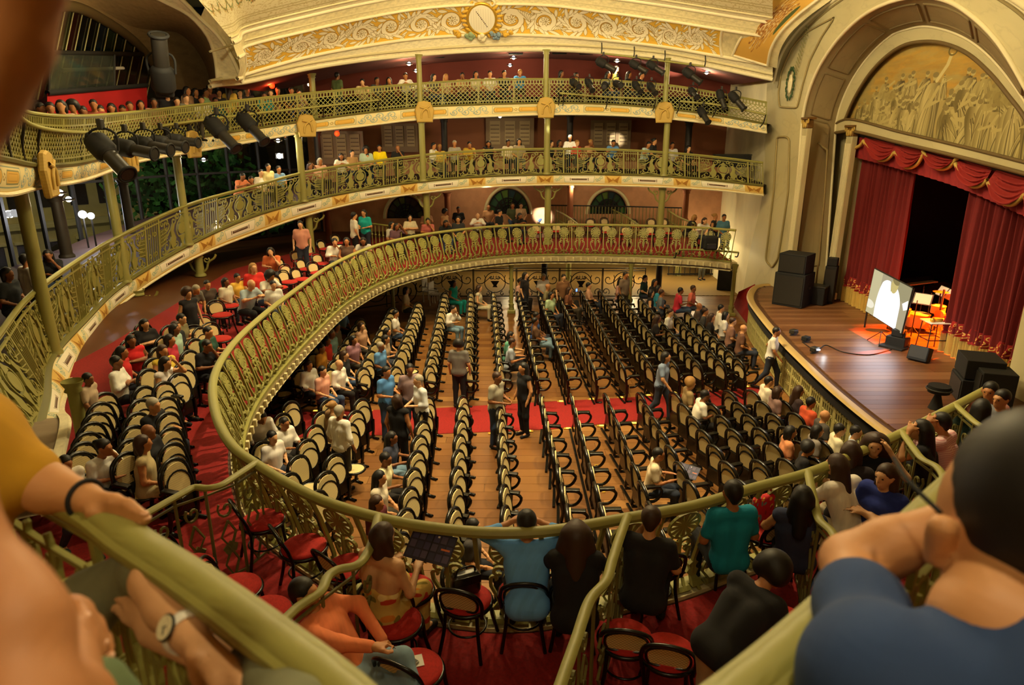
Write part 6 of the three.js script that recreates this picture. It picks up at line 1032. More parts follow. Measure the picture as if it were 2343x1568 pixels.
  const quad = (a, b, c, d, fl) => { if (a < 0 || b < 0 || c < 0 || d < 0) return; if (fl) idx.push(a, b, c, a, c, d); else idx.push(a, c, b, a, d, c); };
  for (let z = 1; z < n[2] - 1; z++) for (let y = 1; y < n[1] - 1; y++) for (let x = 1; x < n[0] - 1; x++) {
    const j = x + y * sy + z * sz, s = F[j] < 0;
    if (s !== F[j + sx] < 0) quad(vi[j - sy - sz], vi[j - sz], vi[j], vi[j - sy], s);
    if (s !== F[j + sy] < 0) quad(vi[j - sx - sz], vi[j - sx], vi[j], vi[j - sz], s);
    if (s !== F[j + sz] < 0) quad(vi[j - sx - sy], vi[j - sy], vi[j], vi[j - sx], s);
  }
  const g = new THREE.BufferGeometry(); g.setAttribute('position', new THREE.Float32BufferAttribute(pos, 3)); g.setIndex(idx); g.computeVertexNormals();
  const uv = new Float32Array(pos.length / 3 * 2); for (let i = 0; i < pos.length / 3; i++) { uv[i * 2] = (pos[i * 3] + pos[i * 3 + 2]) * 1.5; uv[i * 2 + 1] = pos[i * 3 + 1] * 1.5; }
  g.setAttribute('uv', new THREE.BufferAttribute(uv, 2));
  return g;
}
const rod = (a, b, ra, rb = ra, k) => ({ a: V3(...a), b: V3(...b), ra, rb, k });
// joints of each pose, facing +z: hips, spine lean, arms [elbow, wrist] right then left, legs [knee, ankle]
const POSES = {
  sit: { hip: 0.5, lean: 4, el: [[0.25, 0.72, 0.03], [-0.25, 0.72, 0.03]], wr: [[0.12, 0.61, 0.25], [-0.1, 0.6, 0.26]], kn: [[0.12, 0.5, 0.43], [-0.12, 0.5, 0.43]], an: [[0.12, 0.09, 0.42], [-0.12, 0.09, 0.42]] },
  cross: { hip: 0.5, lean: -4, el: [[0.26, 0.72, 0.0], [-0.25, 0.72, 0.03]], wr: [[0.1, 0.64, 0.22], [-0.08, 0.64, 0.24]], kn: [[0.04, 0.6, 0.41], [-0.12, 0.5, 0.43]], an: [[-0.22, 0.42, 0.52], [-0.12, 0.09, 0.42]] },
  rail: { hip: 0.5, lean: 24, el: [[0.27, 0.8, 0.3], [-0.27, 0.8, 0.3]], wr: [[0.05, 0.87, 0.46], [-0.03, 0.86, 0.48]], kn: [[0.14, 0.5, 0.42], [-0.14, 0.5, 0.42]], an: [[0.13, 0.09, 0.38], [-0.13, 0.09, 0.38]] },
  chin: { hip: 0.5, lean: 18, el: [[0.2, 0.79, 0.3], [-0.25, 0.74, 0.16]], wr: [[0.07, 1.01, 0.3], [-0.05, 0.74, 0.36]], kn: [[0.13, 0.5, 0.43], [-0.12, 0.5, 0.43]], an: [[0.12, 0.09, 0.42], [-0.12, 0.09, 0.42]] },
  read: { hip: 0.5, lean: 8, el: [[0.25, 0.72, 0.1], [-0.25, 0.72, 0.1]], wr: [[0.14, 0.76, 0.34], [-0.14, 0.76, 0.34]], kn: [[0.12, 0.5, 0.43], [-0.12, 0.5, 0.43]], an: [[0.12, 0.09, 0.42], [-0.12, 0.09, 0.42]] },
  fold: { hip: 0.5, lean: 2, el: [[0.27, 0.76, 0.07], [-0.27, 0.76, 0.07]], wr: [[-0.08, 0.8, 0.2], [0.1, 0.78, 0.22]], kn: [[0.12, 0.5, 0.43], [-0.12, 0.5, 0.43]], an: [[0.12, 0.09, 0.42], [-0.12, 0.09, 0.42]] },
  stand: { hip: 0.93, lean: 2, el: [[0.25, 1.14, -0.02], [-0.25, 1.14, -0.02]], wr: [[0.25, 0.9, 0.08], [-0.25, 0.9, 0.08]], kn: [[0.1, 0.5, 0.02], [-0.1, 0.5, 0.02]], an: [[0.1, 0.09, -0.02], [-0.1, 0.09, -0.02]] },
  hold: { hip: 0.93, lean: 4, el: [[0.25, 1.14, 0.02], [-0.25, 1.14, 0.02]], wr: [[0.1, 1.12, 0.27], [-0.08, 1.1, 0.28]], kn: [[0.1, 0.5, 0.02], [-0.1, 0.5, 0.02]], an: [[0.1, 0.09, -0.02], [-0.1, 0.09, -0.02]] },
  bend: { hip: 0.9, lean: 38, el: [[0.25, 1.05, 0.3], [-0.25, 1.05, 0.3]], wr: [[0.16, 0.84, 0.42], [-0.16, 0.84, 0.42]], kn: [[0.1, 0.5, 0.06], [-0.1, 0.5, 0.06]], an: [[0.1, 0.09, -0.04], [-0.1, 0.09, -0.04]] },
  walk: { hip: 0.92, lean: 6, el: [[0.26, 1.14, -0.14], [-0.26, 1.14, 0.12]], wr: [[0.26, 0.93, -0.08], [-0.24, 0.95, 0.28]], kn: [[0.1, 0.5, 0.2], [-0.1, 0.5, -0.04]], an: [[0.1, 0.1, 0.22], [-0.1, 0.12, -0.34]] },
  rest: { hip: 0.5, lean: 26, el: [[0.36, 1.0, 0.3], [-0.36, 1.0, 0.3]], wr: [[0.1, 1.04, 0.46], [-0.06, 1.04, 0.48]], kn: [[0.14, 0.5, 0.42], [-0.14, 0.5, 0.42]], an: [[0.13, 0.09, 0.38], [-0.13, 0.09, 0.38]] },
  head: { hip: 0.5, lean: 14, el: [[0.33, 0.9, 0.28], [-0.25, 0.74, 0.14]], wr: [[0.13, 1.16, 0.26], [-0.05, 0.72, 0.34]], kn: [[0.13, 0.5, 0.43], [-0.12, 0.5, 0.43]], an: [[0.12, 0.09, 0.42], [-0.12, 0.09, 0.42]] },
};
function skeleton(P) {
  const L = R(P.lean), h = P.hip, up = (y, x = 0, z = 0) => [x, h + y * Math.cos(L) - z * Math.sin(L), y * Math.sin(L) + z * Math.cos(L)];
  const s = { up, hip: [0, h, 0], chest: up(0.38), neck: up(0.53, 0, -0.01), headC: up(0.675, 0, 0.02), sh: [up(0.475, 0.165, -0.01), up(0.475, -0.165, -0.01)], L };
  return s;
}
function torsoRods(S, f) { const u = S.up; return [rod([-0.075, S.hip[1], 0], [0.075, S.hip[1], 0], 0.115 + f), rod(u(0.08, -0.05), u(0.34, -0.085), 0.1 + f, 0.105 + f), rod(u(0.08, 0.05), u(0.34, 0.085), 0.1 + f, 0.105 + f), rod(u(0.08, 0, 0.03), u(0.34, 0, 0.03), 0.1 + f), rod(S.sh[0], S.sh[1], 0.062 + f * 0.8)]; }
const mid = (a, b, t) => a.map((v, i) => lerp(v, b[i], t));
function handRods(wr, el, f = 1) { // palm, four fingers and thumb
  const d = V3(...wr).sub(V3(...el)).normalize(), side = V3(0, 1, 0).cross(d).normalize(), s = wr[0] >= 0 ? 1 : -1, out = [], p = (t, k, y) => [wr[0] + d.x * t + side.x * k, wr[1] + d.y * t + y, wr[2] + d.z * t + side.z * k];
  out.push(rod(p(0.02, -0.018, 0), p(0.08, -0.024, 0), 0.021, 0.018), rod(p(0.02, 0.018, 0), p(0.08, 0.024, 0), 0.021, 0.018));
  [[-0.034, 0.062], [-0.012, 0.082], [0.012, 0.076], [0.034, 0.06]].forEach(([k, l]) => out.push(rod(p(0.085, k, 0), p(0.085 + l * 0.6, k * 1.15, -0.012), 0.0105, 0.0095, 0.008), rod(p(0.085 + l * 0.6, k * 1.15, -0.012), p(0.085 + l, k * 1.15, -0.034), 0.0095, 0.008, 0.008)));
  out.push(rod(p(0.025, s * -0.035, 0), p(0.06, s * -0.066, -0.01), 0.013, 0.011, 0.012), rod(p(0.06, s * -0.066, -0.01), p(0.092, s * -0.07, -0.02), 0.011, 0.009, 0.01));
  return out;
}
function headRods(c, up, fwd) {
  const q = (x, y, z) => [c[0] + x, c[1] + up[1] * y + fwd[1] * z, c[2] + up[2] * y + fwd[2] * z];
  return [{ c: V3(...q(0, 0.025, -0.015)), r: [0.078, 0.092, 0.097] }, rod(q(0, -0.03, 0.02), q(0, -0.075, 0.04), 0.06, 0.042), rod(q(0, 0.02, 0.083), q(0, -0.02, 0.1), 0.012, 0.016, 0.02), rod(q(-0.03, 0.032, 0.078), q(0.03, 0.032, 0.078), 0.014, 0.014, 0.02), rod(q(-0.02, -0.055, 0.08), q(0.02, -0.055, 0.08), 0.012, 0.012, 0.015), rod(q(0.08, 0.02, -0.005), q(0.083, -0.02, 0), 0.018, 0.012, 0.015), rod(q(-0.08, 0.02, -0.005), q(-0.083, -0.02, 0), 0.018, 0.012, 0.015)];
}
const bodyCache = new Map();
function bodyGeo(pose, sleeve, cell) {
  const key = pose + sleeve + cell; if (bodyCache.has(key)) return bodyCache.get(key);
  const P = typeof pose === 'string' ? POSES[pose] : pose, S = skeleton(P), f = 0, up = [0, Math.cos(S.L * 0.4), Math.sin(S.L * 0.4)], fwd = [0, -Math.sin(S.L * 0.4), Math.cos(S.L * 0.4)];
  const B = [...torsoRods(S, 0), rod(S.neck, mid(S.neck, S.headC, 0.7), 0.052, 0.05), ...headRods(S.headC, up, fwd)], shirt = torsoRods(S, 0.013), tr = [], sho = [];
  for (const i of [0, 1]) {
    const sg = i ? -1 : 1, el = P.el[i], wr = P.wr[i], kn = P.kn[i], an = P.an[i], hp = [sg * 0.085, S.hip[1] - 0.01, 0.01], foot = [an[0], Math.max(0.035, an[1] - 0.055), an[2] + 0.15], toe = P.toe?.[i] ?? foot;
    B.push(rod(S.sh[i], el, 0.05, 0.04), rod(el, wr, 0.04, 0.026), rod(hp, kn, 0.085, 0.055), rod(kn, an, 0.054, 0.036), rod(an, toe, 0.036, 0.028)); B.push(...(cell < 0.02 ? handRods(wr, el) : [rod(wr, wr.map((v, k2) => v + (v - el[k2]) * 0.42), 0.03, 0.022)]));
    if (sleeve > 0) { shirt.push(rod(S.sh[i], sleeve >= 1 ? el : mid(S.sh[i], el, 0.72), 0.068, 0.058)); if (sleeve >= 1) shirt.push(rod(el, mid(el, wr, sleeve > 1.2 ? 0.45 : 0.92), 0.055, 0.043)); }
    tr.push(rod(hp, kn, 0.1, 0.073), rod(kn, mid(kn, an, 0.93), 0.07, 0.055)); sho.push([rod([an[0], an[1] - 0.03, an[2] - 0.03], toe, 0.044, 0.038), rod(an, [an[0], an[1] - 0.04, an[2]], 0.045, 0.045)]);
  }
  if (sleeve < 0) shirt.splice(0, shirt.length, rod([-0.075, S.hip[1], 0], [0.075, S.hip[1], 0], 0.128), rod(S.up(0.06, -0.05), S.up(0.2, -0.07), 0.113), rod(S.up(0.06, 0.05), S.up(0.2, 0.07), 0.113), rod(S.up(0.2, -0.09, 0.06), S.up(0.38, -0.08, 0.1), 0.06), rod(S.up(0.2, 0.09, 0.06), S.up(0.38, 0.08, 0.1), 0.06));
  tr.push(rod([-0.08, S.hip[1], 0], [0.08, S.hip[1], 0], 0.119));
  const r = { S, up, fwd, body: netMesh(B, cell), shirt: netMesh(shirt, cell, 0.04), trousers: netMesh(tr, cell, 0.05), shoes: sho.map((q) => netMesh(q, cell * 0.8, 0.02)) };
  bodyCache.set(key, r); return r;
}
const hairCache = new Map();
function hairGeo(kind, cell) { // around the head centre, looking along +z
  const key = kind + cell; if (hairCache.has(key)) return hairCache.get(key);
  const H = [{ c: V3(0, 0.045, -0.025), r: [0.088, 0.095, 0.1] }], cap = { cut: [V3(0, -0.55, 0.83).normalize(), 0.028] };
  let list;
  if (kind === 's' || kind === 'g') list = [...H, rod([0, 0.0, -0.07], [0, -0.05, -0.06], 0.05, 0.04), cap];
  else if (kind === 'c') list = [{ c: V3(0, 0.06, -0.03), r: [0.125, 0.12, 0.125] }, { c: V3(0.07, 0.02, -0.05), r: [0.07, 0.08, 0.08] }, { c: V3(-0.07, 0.02, -0.05), r: [0.07, 0.08, 0.08] }, { cut: [V3(0, -0.5, 0.87).normalize(), 0.04] }];
  else if (kind === 'u') list = [...H, { c: V3(0, 0.06, -0.135), r: [0.045, 0.045, 0.045] }, cap];
  else if (kind === 'k') list = [...H, rod([-0.06, 0.02, -0.06], [-0.085, -0.11, -0.03], 0.05, 0.04), rod([0.06, 0.02, -0.06], [0.085, -0.11, -0.03], 0.05, 0.04), rod([0, 0, -0.08], [0, -0.12, -0.08], 0.06, 0.055), { cut: [V3(0, -0.45, 0.9).normalize(), 0.036] }];
  else { const w = kind === 'w' ? 1.55 : 1; list = [...H, rod([-0.05, 0.02, -0.06], [-0.09 * w, -0.22, -0.05], 0.055 * w, 0.04 * w), rod([0.05, 0.02, -0.06], [0.09 * w, -0.22, -0.05], 0.055 * w, 0.04 * w), rod([0, 0, -0.08], [0, -0.3, -0.12], 0.07 * w, 0.06 * w), { cut: [V3(0, -0.4, 0.92).normalize(), 0.04] }]; }
  const g = netMesh(list, cell, 0.035); hairCache.set(key, g); return g;
}
const SKIN = ['#c98f5c', '#b87a48', '#a3683a', '#d6a273', '#8a5630'].map((c) => mat(c, 0.55)), HAIR = { d: mat('#120c08', 0.55), b: mat('#38200f', 0.55), g: mat('#a39a86', 0.7), y: mat('#9a6f35', 0.6) };
const clothMats = new Map(), clothOf = (c) => { if (!clothMats.has(c)) clothMats.set(c, mat(c, 0.9, { map: tr(clothT, 0.6, 0.3) })); return clothMats.get(c); };
const PANTS = ['#14141a', '#232a3a', '#2b3140', '#1a1512', '#3a3326', '#35496a'];
function makePerson(o) { // o: pose, sleeve, cell, skin, hair 'sd' = shape + colour, shirt, pants, look (head yaw)
  const G = bodyGeo(o.pose, o.sleeve ?? 0.6, o.cell), t = thing('person', null, 'person', null);
  mesh('body', G.body, SKIN[o.skin ?? 0], t); mesh(o.sleeve === 0 ? 'top' : 'shirt', G.shirt, o.shirtMat ?? clothOf(o.shirt), t); mesh('trousers', G.trousers, clothOf(o.pants), t); for (const s of G.shoes) mesh('shoe', s, M.blackMatt, t);
  if (o.hair !== 'n') { const h = mesh('hair', hairGeo(o.hair[0], o.cell), HAIR[o.hair[1] ?? 'd'], t); h.position.set(...G.S.headC); h.rotation.x = -Math.atan2(G.fwd[1], G.fwd[2]); }
  if (o.cell < 0.025) { const e = new THREE.SphereGeometry(0.011, 8, 6).scale(1, 0.7, 0.6); for (const s of [-1, 1]) { const m = mesh('eye', e, M.blackMatt, t), c = G.S.headC; m.position.set(c[0] + s * 0.031, c[1] + G.up[1] * 0.012 + G.fwd[1] * 0.083, c[2] + G.up[2] * 0.012 + G.fwd[2] * 0.083); } }
  t.userData.headC = G.S.headC;
  return t;
}
function placePerson(t, head, deg, scale = 1) { // puts the head centre at the point head, body upright under it
  t.rotation.y = R(deg); t.scale.setScalar(scale); const c = V3(...t.userData.headC).multiplyScalar(scale).applyAxisAngle(V3(0, 1, 0), R(deg)); t.position.copy(head).sub(c); delete t.userData.headC; return t;
}
// each line: head x, y in the picture; pose; turn (0 faces the viewer, 90 the stage); hair; clothing colour; words
const CROWD = {
  T: ['at the lattice rail of the top gallery', `772 174 stand 150 sd #4d5a2e in olive T-shirt standing with back turned
829 189 chin 10 sd #d8c48a in pale gold top leaning forward
863 185 sit 40 sd #3a3a3c in charcoal shirt
890 185 chin 10 ld #2a2420 in black vest with chin on hand
928 175 rail 10 sb #e8e4d8 with arms wide in white shirt
961 186 rail 20 sd #e4dfd0 in white shirt behind the slim column
993 177 sit 60 kd #4a4440 in dark grey blouse looking sideways
1021 177 sit 30 ly #c9a987 blonde in beige tank top
1058 174 chin 10 sd #c89a6c in peach top with hand at face
1089 171 sit 15 ld #d7c9b0 in strappy top with long black hair
1121 170 sit 5 sd #ece8dc in white T-shirt facing the viewer
1154 169 sit 20 sd #17171a in black T-shirt
1190 167 rail 5 sy #3f8fd0 fair-haired in sky blue shirt
1285 169 sit 60 kd #4b4034 in brown top with dark bob, right of centre
1319 174 chin 20 sd #3a2c22 in dark top with hand by ear
1392 171 sit 60 ld #141214 in black left of the brightly lit one
1411 158 hold 70 sd #f4dd70 brightly lit in yellow and white
1440 171 sit 70 ld #121214 in black just right of the lit one
1469 173 sit 60 sd #16161a in black T-shirt with cropped hair
565 209 stand 30 ld #2c2420 with long hair in dark vest under the cornice
605 220 sit 20 sd #2f9aa0 in turquoise shirt below the red exit light
619 214 sit 20 sb #6a5040 in brown hat and brown top
636 209 stand 30 sd #2a2522 standing in dark shirt behind the hat
667 209 sit 30 sd #2d3038 in navy top left of the bracket column
685 214 chin 30 sd #c9b8a0 bowed in pale striped top
383 217 stand 40 sd #17151a standing in black beside the big tilted lantern
405 233 sit 40 sd #6d5c4a in taupe top near the lantern
429 208 stand 80 ld #8f6a48 with long hair turned to the stage
426 226 sit 60 sb #6f6a5e bearded in grey T-shirt
448 212 stand 60 kd #18161a in black with arms folded
472 212 stand 70 sd #a4c98a in pale green shirt
480 204 stand 60 sd #6a3428 behind the pale green shirt
501 214 stand 50 ld #1d1a1c in black with wavy hair
525 204 stand 170 lb #c9a13c in yellow top with long brown hair, back turned
549 214 stand 40 sd #2a2628 in black vest with beads
461 230 sit 30 sd #f0ece0 in bright white shirt behind the lattice
493 233 sit 30 sd #2c7f88 in teal behind the lattice
352 236 sit 40 ld #d39a86 in pink blouse right of the red booth
322 241 sit 40 ld #c8a878 in beige top before the red booth corner
297 244 sit 40 sb #8a4a3a in rust top before the red booth
281 253 rail 30 sd #a87858 low over the rail in tan before the booth
255 249 rail 20 kd #b08a6a with bobbed hair before the red booth
230 254 rail 30 sd #5f4634 bowed in brown before the red booth
214 241 sit 30 sd #8c3b2c in dark red before the red booth
190 257 rail 20 sd #b27a52 chin on rail before the booth
166 246 sit 20 cd #40342c with big dark hair before the booth
139 244 sit 20 kd #d8b4a0 in pale pink before the booth
115 249 sit 30 sd #4a3a34 second from the left end of the rail
94 250 sit 80 sd #15141a in black, left of the booth front
37 233 sit 60 sd #8d6a50 in profile at the far left beside the blurred hand`],
  S: ['at the scrollwork rail of the second gallery', `556 405 rail 60 sd #e58a5e in salmon shirt at the left
575 412 rail 40 sd #8a5a40 dark-haired in brown next to the salmon shirt
597 396 sit 50 sd #efe8d8 in white shirt at left
614 383 sit 60 sd #d8c688 in cream shirt behind the white one
638 388 sit 50 sd #6f94b8 in pale blue top
710 382 head 50 lb #8a5a44 with long brown hair and raised hand
733 370 sit 40 kg #d7a48a grey-haired in pink
781 359 rail 20 ld #e2dccb in black and white print
806 351 sit 40 sd #b08a5a in tan sleeveless top
837 343 sit 10 cd #b8cdb8 with curly hair in pale green shirt
841 359 rail 10 kd #2f6f78 with head low in teal
868 339 sit 10 sd #ffe000 in bright yellow T-shirt
910 340 chin 10 n #1c1a1a shaven-headed in black with hand at mouth
993 334 sit 70 sd #ece8d6 in white shirt with arm raised
1006 338 sit 20 sy #d8b84a child in yellow
1040 329 fold 10 gg #9a968c grey-haired in grey shirt with arms folded
1074 332 chin 10 sd #c9a22c in mustard patterned shirt
1118 330 rail 5 kd #1a181a in black with bare arms hanging over the rail
1163 327 sit 30 sd #d9cdb0 in cream shirt, left of a woman in grey
1188 325 sit 10 ld #9c9078 with long hair in grey top
1262 329 sit 50 kd #15151a in black, right of the centre column
1281 328 sit 40 kd #3a2a24 in dark vest beside the glowing white shirt
1305 316 fold 10 gg #ffffff brightly lit grey-haired in white shirt
1321 328 sit 40 sy #d01f1f in red top
1352 327 chin 40 uy #c9976a in tan tank top with hair tied up
1404 328 rail 10 sd #5f8fc8 in blue T-shirt folded over the rail
1485 332 rail 30 sd #bcd4d8 in light blue shirt leaning on arms
1498 324 sit 60 ud #1a181c in black with hair tied up
1539 333 sit 10 sd #e8e6e2 in white and black, lit from the front
1576 341 sit 20 kd #16141a in black nearest the stage
110 585 chin 30 ld #17191c in black T-shirt with long dark hair, large at left
60 596 stand 150 sd #dcd8cc in white shirt, back turned, at far left
62 640 bend 100 kd #a3261c in red bending over the rail at far left
19 628 sit 90 kd #22262a in dark top at the left picture edge`],
  F: ['on the far side of the first gallery', `811 494 stand 120 sd #e9e4d0 in white T-shirt with back turned
832 488 hold -20 ld #0fa7a4 in turquoise top with long black hair
766 555 chin 20 sd #f0eadc in white shirt with hand at mouth
793 553 sit 10 kd #5a4030 in brown print dress
831 553 rail 10 ld #b9b0a4 with long dark hair in pale grey
687 515 stand 10 sd #c98a74 in dusty pink shirt half behind the column
619 577 chin 10 kd #d3703c in orange top with hand at cheek
580 614 sit 40 ly #d62a22 in red T-shirt
620 633 rail 60 cd #ece8da boy with both arms over the bulging rail
576 652 rail 60 n #a9bcc8 balding in pale striped shirt bowed forward
897 515 sit 60 kd #c4c0b0 in pale grey beside the partition
908 519 head 40 ld #6a4a58 in plum top with hand at ear
938 499 fold 20 kd #d8ccaa in cream top with arms folded
977 488 chin 20 ld #b98a66 in tan top with long hair
979 507 chin 10 sd #b5605a in red checked shirt
1019 486 sit 60 cd #b78a5a with curly hair in tan vest
1021 512 rail 30 ld #141418 in black with long black hair
1049 480 sit 10 sd #131316 in black T-shirt with glasses
1048 503 sit 0 kd #2c2c30 small one in dark top in front of the black T-shirt
1093 495 rail 5 n #eae6da bald in white shirt over the rail
1118 475 sit 10 n #b5845a shaven-headed in tan
1144 487 sit 60 sd #17171a in black beside the bald one
1173 471 sit 5 lb #4a5030 with long hair and beard in olive shirt
1192 471 sit 10 kd #c9a882 in beige top, hair tied
1190 495 rail 40 kd #111114 in black leaning with elbow on the rail
1239 466 cross 5 sd #f2efe8 in dark cap and lit white shirt reading
1590 499 rail 60 ky #1c1a1c in black leaning forward near the stage end
1613 506 rail 20 kb #ede9df in white shirt near the stage end
1637 496 sit 60 uy #2a2826 blonde in black strappy top
1657 498 sit 0 sd #48748c in blue-grey polo shirt, nearest the stage`],
  L: ['in the left part of the first gallery', `430 672 stand 60 cb #1e1c22 with curly brown hair in black floral dress
450 664 bend 60 gg #6d6b64 grey-haired in grey T-shirt, stooping
426 716 read 90 sd #7c7350 with glasses in khaki shirt
475 652 sit 50 sd #4a3c34 small dark-haired behind the stooping one
517 646 sit 70 kd #d8d0b8 in zebra striped top
544 636 sit 60 sd #e0b040 in yellow shirt
584 655 sit 40 sd #e4e2d8 in white patterned blouse
335 751 fold 60 ld #1b181c in black print top with long hair
311 782 fold 50 ld #d81f1f in bright red vest
383 759 sit 90 kd #a3bfae in pale green T-shirt
404 748 sit 80 kb #1f2022 in black, pale face to the stage
455 769 read 80 sd #1f4a3a in dark green T-shirt
439 788 chin 70 sd #14141a in black T-shirt with hand at chin
378 783 sit 90 kd #b02436 in crimson blouse with cropped hair
281 807 sit 100 ld #c21f1a in red halter top with black ponytail
268 830 fold 100 sd #ece8dc in white pinstriped shirt
328 843 head 80 ld #e8ddd4 in white vest clapping
359 818 fold 60 kb #d9b93c in yellow dress
308 943 read 80 sg #16161a grey-haired in black T-shirt
312 985 read 80 n #191a20 balding in dark shirt holding paper
264 1023 sit 110 kb #b9a678 with bare back in patterned sundress
316 1018 chin 80 ud #efece2 in white T-shirt with elbow on knee
203 868 walk 90 sd #b7a084 walking in the aisle by the column, pale top
152 1062 walk 60 sd #e9e3d4 in white striped shirt half behind the yellow fascia`],
  P: ['among the parterre seats', `930 665 sit 90 kd #d8c89c in cream blouse near the back fence
1039 649 sit 60 kd #12a096 in turquoise dress in the rear seats
1085 660 sit 80 kb #c8bfa0 in pale floral top beside the turquoise dress
1038 703 chin 60 sd #efe9dc in white shirt with hand at chin, jeans
781 708 sit 60 ld #5f86b4 in pale denim shirt in the far left rows
924 721 sit 90 sd #e6ddcf in white and brown, in the sixth row
796 752 sit 60 kb #b58a6a in beige vest among the left seats
906 759 sit 80 ld #17161a in black with long hair
895 781 read 80 kd #b79f80 in taupe shirt reading
891 799 sit 70 gg #5f93cc grey-haired in blue flowered blouse
748 754 sit 80 sd #7a6a52 in brown shirt in the left rows
718 770 sit 70 gg #8fb6b4 grey-haired in pale teal
739 778 sit 80 ld #d2301f in scarlet top
782 772 sit 60 kd #9a6d7c in mauve print top
708 806 sit 80 sd #cf8f2c in orange shawl
780 812 sit 80 lb #15141a in black with long brown hair
750 828 sit 70 n #efe9dc bald in white shirt
691 847 sit 60 kb #f0ebe0 in white blouse with scarf
739 850 sit 70 sd #e3a58e in salmon pink shirt
651 818 sit 90 ld #17151a in black at the left edge of the seats
885 852 hold 60 sd #4f86c4 standing in blue T-shirt
938 846 stand 20 sd #8d7474 standing in mauve grey polo with glasses
956 872 hold -60 gg #dfe1e0 standing grey-haired in white shirt, talking
911 916 stand 160 kb #0f0e11 standing in long black dress with arm out
758 938 sit 130 uy #8a6a44 with fair hair tied up, beside the red aisle
778 942 stand 150 gg #f1ecdc standing grey-haired in loose white shirt, back turned
600 958 bend 40 sd #f1eadc standing stooped in white shirt by the red aisle
675 962 read 60 sd #f2ecdf in white shirt reading by the red aisle
582 1008 sit 60 sd #efe6dc in white cut off by the green rail
898 1003 read 80 ld #383c50 with long hair in slate T-shirt and pale jeans
884 1052 read 80 sd #efe5b4 in pale yellow shirt
871 1094 sit 80 ld #d9cbb0 in cream top with black hair
865 1152 sit 70 lb #5f1d22 in black and red with long hair
1080 1186 sit 80 sd #3f3a36 with head just over the rail at bottom centre
1050 789 stand 170 cd #77736c standing in grey T-shirt with big hair, back turned
1139 865 hold 60 sb #a29a84 standing in striped blouse in the red aisle
1196 843 stand -60 ld #0e0d10 standing in black dress in the red aisle
1161 782 read 90 sb #aab4c4 in argyle pattern sweater reading
1182 764 read 70 kd #5fa088 in green striped top
1228 742 cross 90 sd #6a4a30 in brown shirt, jeans, reading
1226 725 sit 80 sd #2a4a8a in blue behind the brown shirt
1277 677 sit 50 kd #b6cfa4 in pale green blouse with arm stretched
1290 664 sit 70 lb #7a4a32 with long brown hair behind the pale green blouse
1306 657 cross 80 sb #5c3c6a in purple top lit by a phone
1354 649 cross 80 sd #d2a083 in peach top near the back fence
1191 645 sit 70 sd #e4b2a0 in pink T-shirt, rear seats
1203 631 stand 60 ld #1d1719 standing in black with red beads at the back
1244 634 sit 20 gg #eeeade grey-haired in white, rearmost seats
1243 651 sit 70 n #8a8060 in sand camouflage top
1290 636 stand 20 sd #7a5434 blurred in brown standing before the fence
1421 645 sit 60 ld #c08f84 in pink checked blouse
1432 630 stand 40 sd #7c6a58 standing behind the thin column
1477 637 sit 60 sd #1f3a34 in dark green at the back right
1472 671 sit 80 kd #19171a in black with bare arms, right block
1507 661 sit 80 ld #2c86a4 in blue in the right block
1499 647 sit 40 ld #1a1a1c in black before the patio
1515 671 sit 80 sb #6a7480 in grey-blue, right block
1558 666 read 90 sd #c8283c in crimson shirt
1587 661 sit 60 gb #d8705c in red and white check near the patio
1590 693 sit 80 n #4a3a30 balding in dark brown
1600 714 sit 70 sb #3c3a3a in charcoal shirt, right rows
1510 714 sit 60 gb #e4e0d4 in white T-shirt, right rows
1521 726 read 80 lb #211a1a with long brown hair in black holding a phone
1619 728 sit 70 lb #1c1818 in black, back of head to the viewer
1651 706 sit 80 sd #efe6d4 in cream shirt by the stage-side column
1662 722 sit 80 kd #e6e0d8 black-haired in white near the stage
1678 736 sit 80 sb #8a6250 in brown blur near the stage ramp
1702 752 sit 80 n #6a4632 balding in striped brown next to the stage
1525 818 walk 60 kd #8494ae walking in blue blouse over the red aisle
1579 891 sit 90 cy #9a8054 with curly fair hair beside the red aisle
1599 909 head 90 sd #f0e8d6 in white T-shirt with arm along the seat
1517 1042 read 80 sd #d8c4a0 in beige shirt reading a programme
1771 870 read 90 sd #efe4cc in cream shirt lit by a blue phone
1797 902 sit 90 kb #8a6b64 in mauve behind the blue phone
1835 900 sit 90 lb #3a2a2c in dark top in the first rows
1885 924 sit 100 sd #d0532c in orange and white print
1889 945 sit 90 n #4a443e in dark grey, front rows
1915 980 sit 80 sd #e6dcb8 in pale yellow T-shirt, front row
1822 1006 sit 80 kd #d58a5a in orange top, right front
1870 1002 sit 80 kd #8a8076 in grey top with very dark hair
1840 1042 read 70 cd #1b1719 with curly black hair, by the near rail
1960 990 sit 60 sd #b9c8d4 in pale blue shirt below the stage
1778 760 walk 60 sd #e4ddd0 walking in pale blurred shirt along the stage front`],
};
const seatIndex = []; scene.children.forEach((o) => { if (o.userData.category === 'seat') seatIndex.push(o); });
const allLabels = new Set();
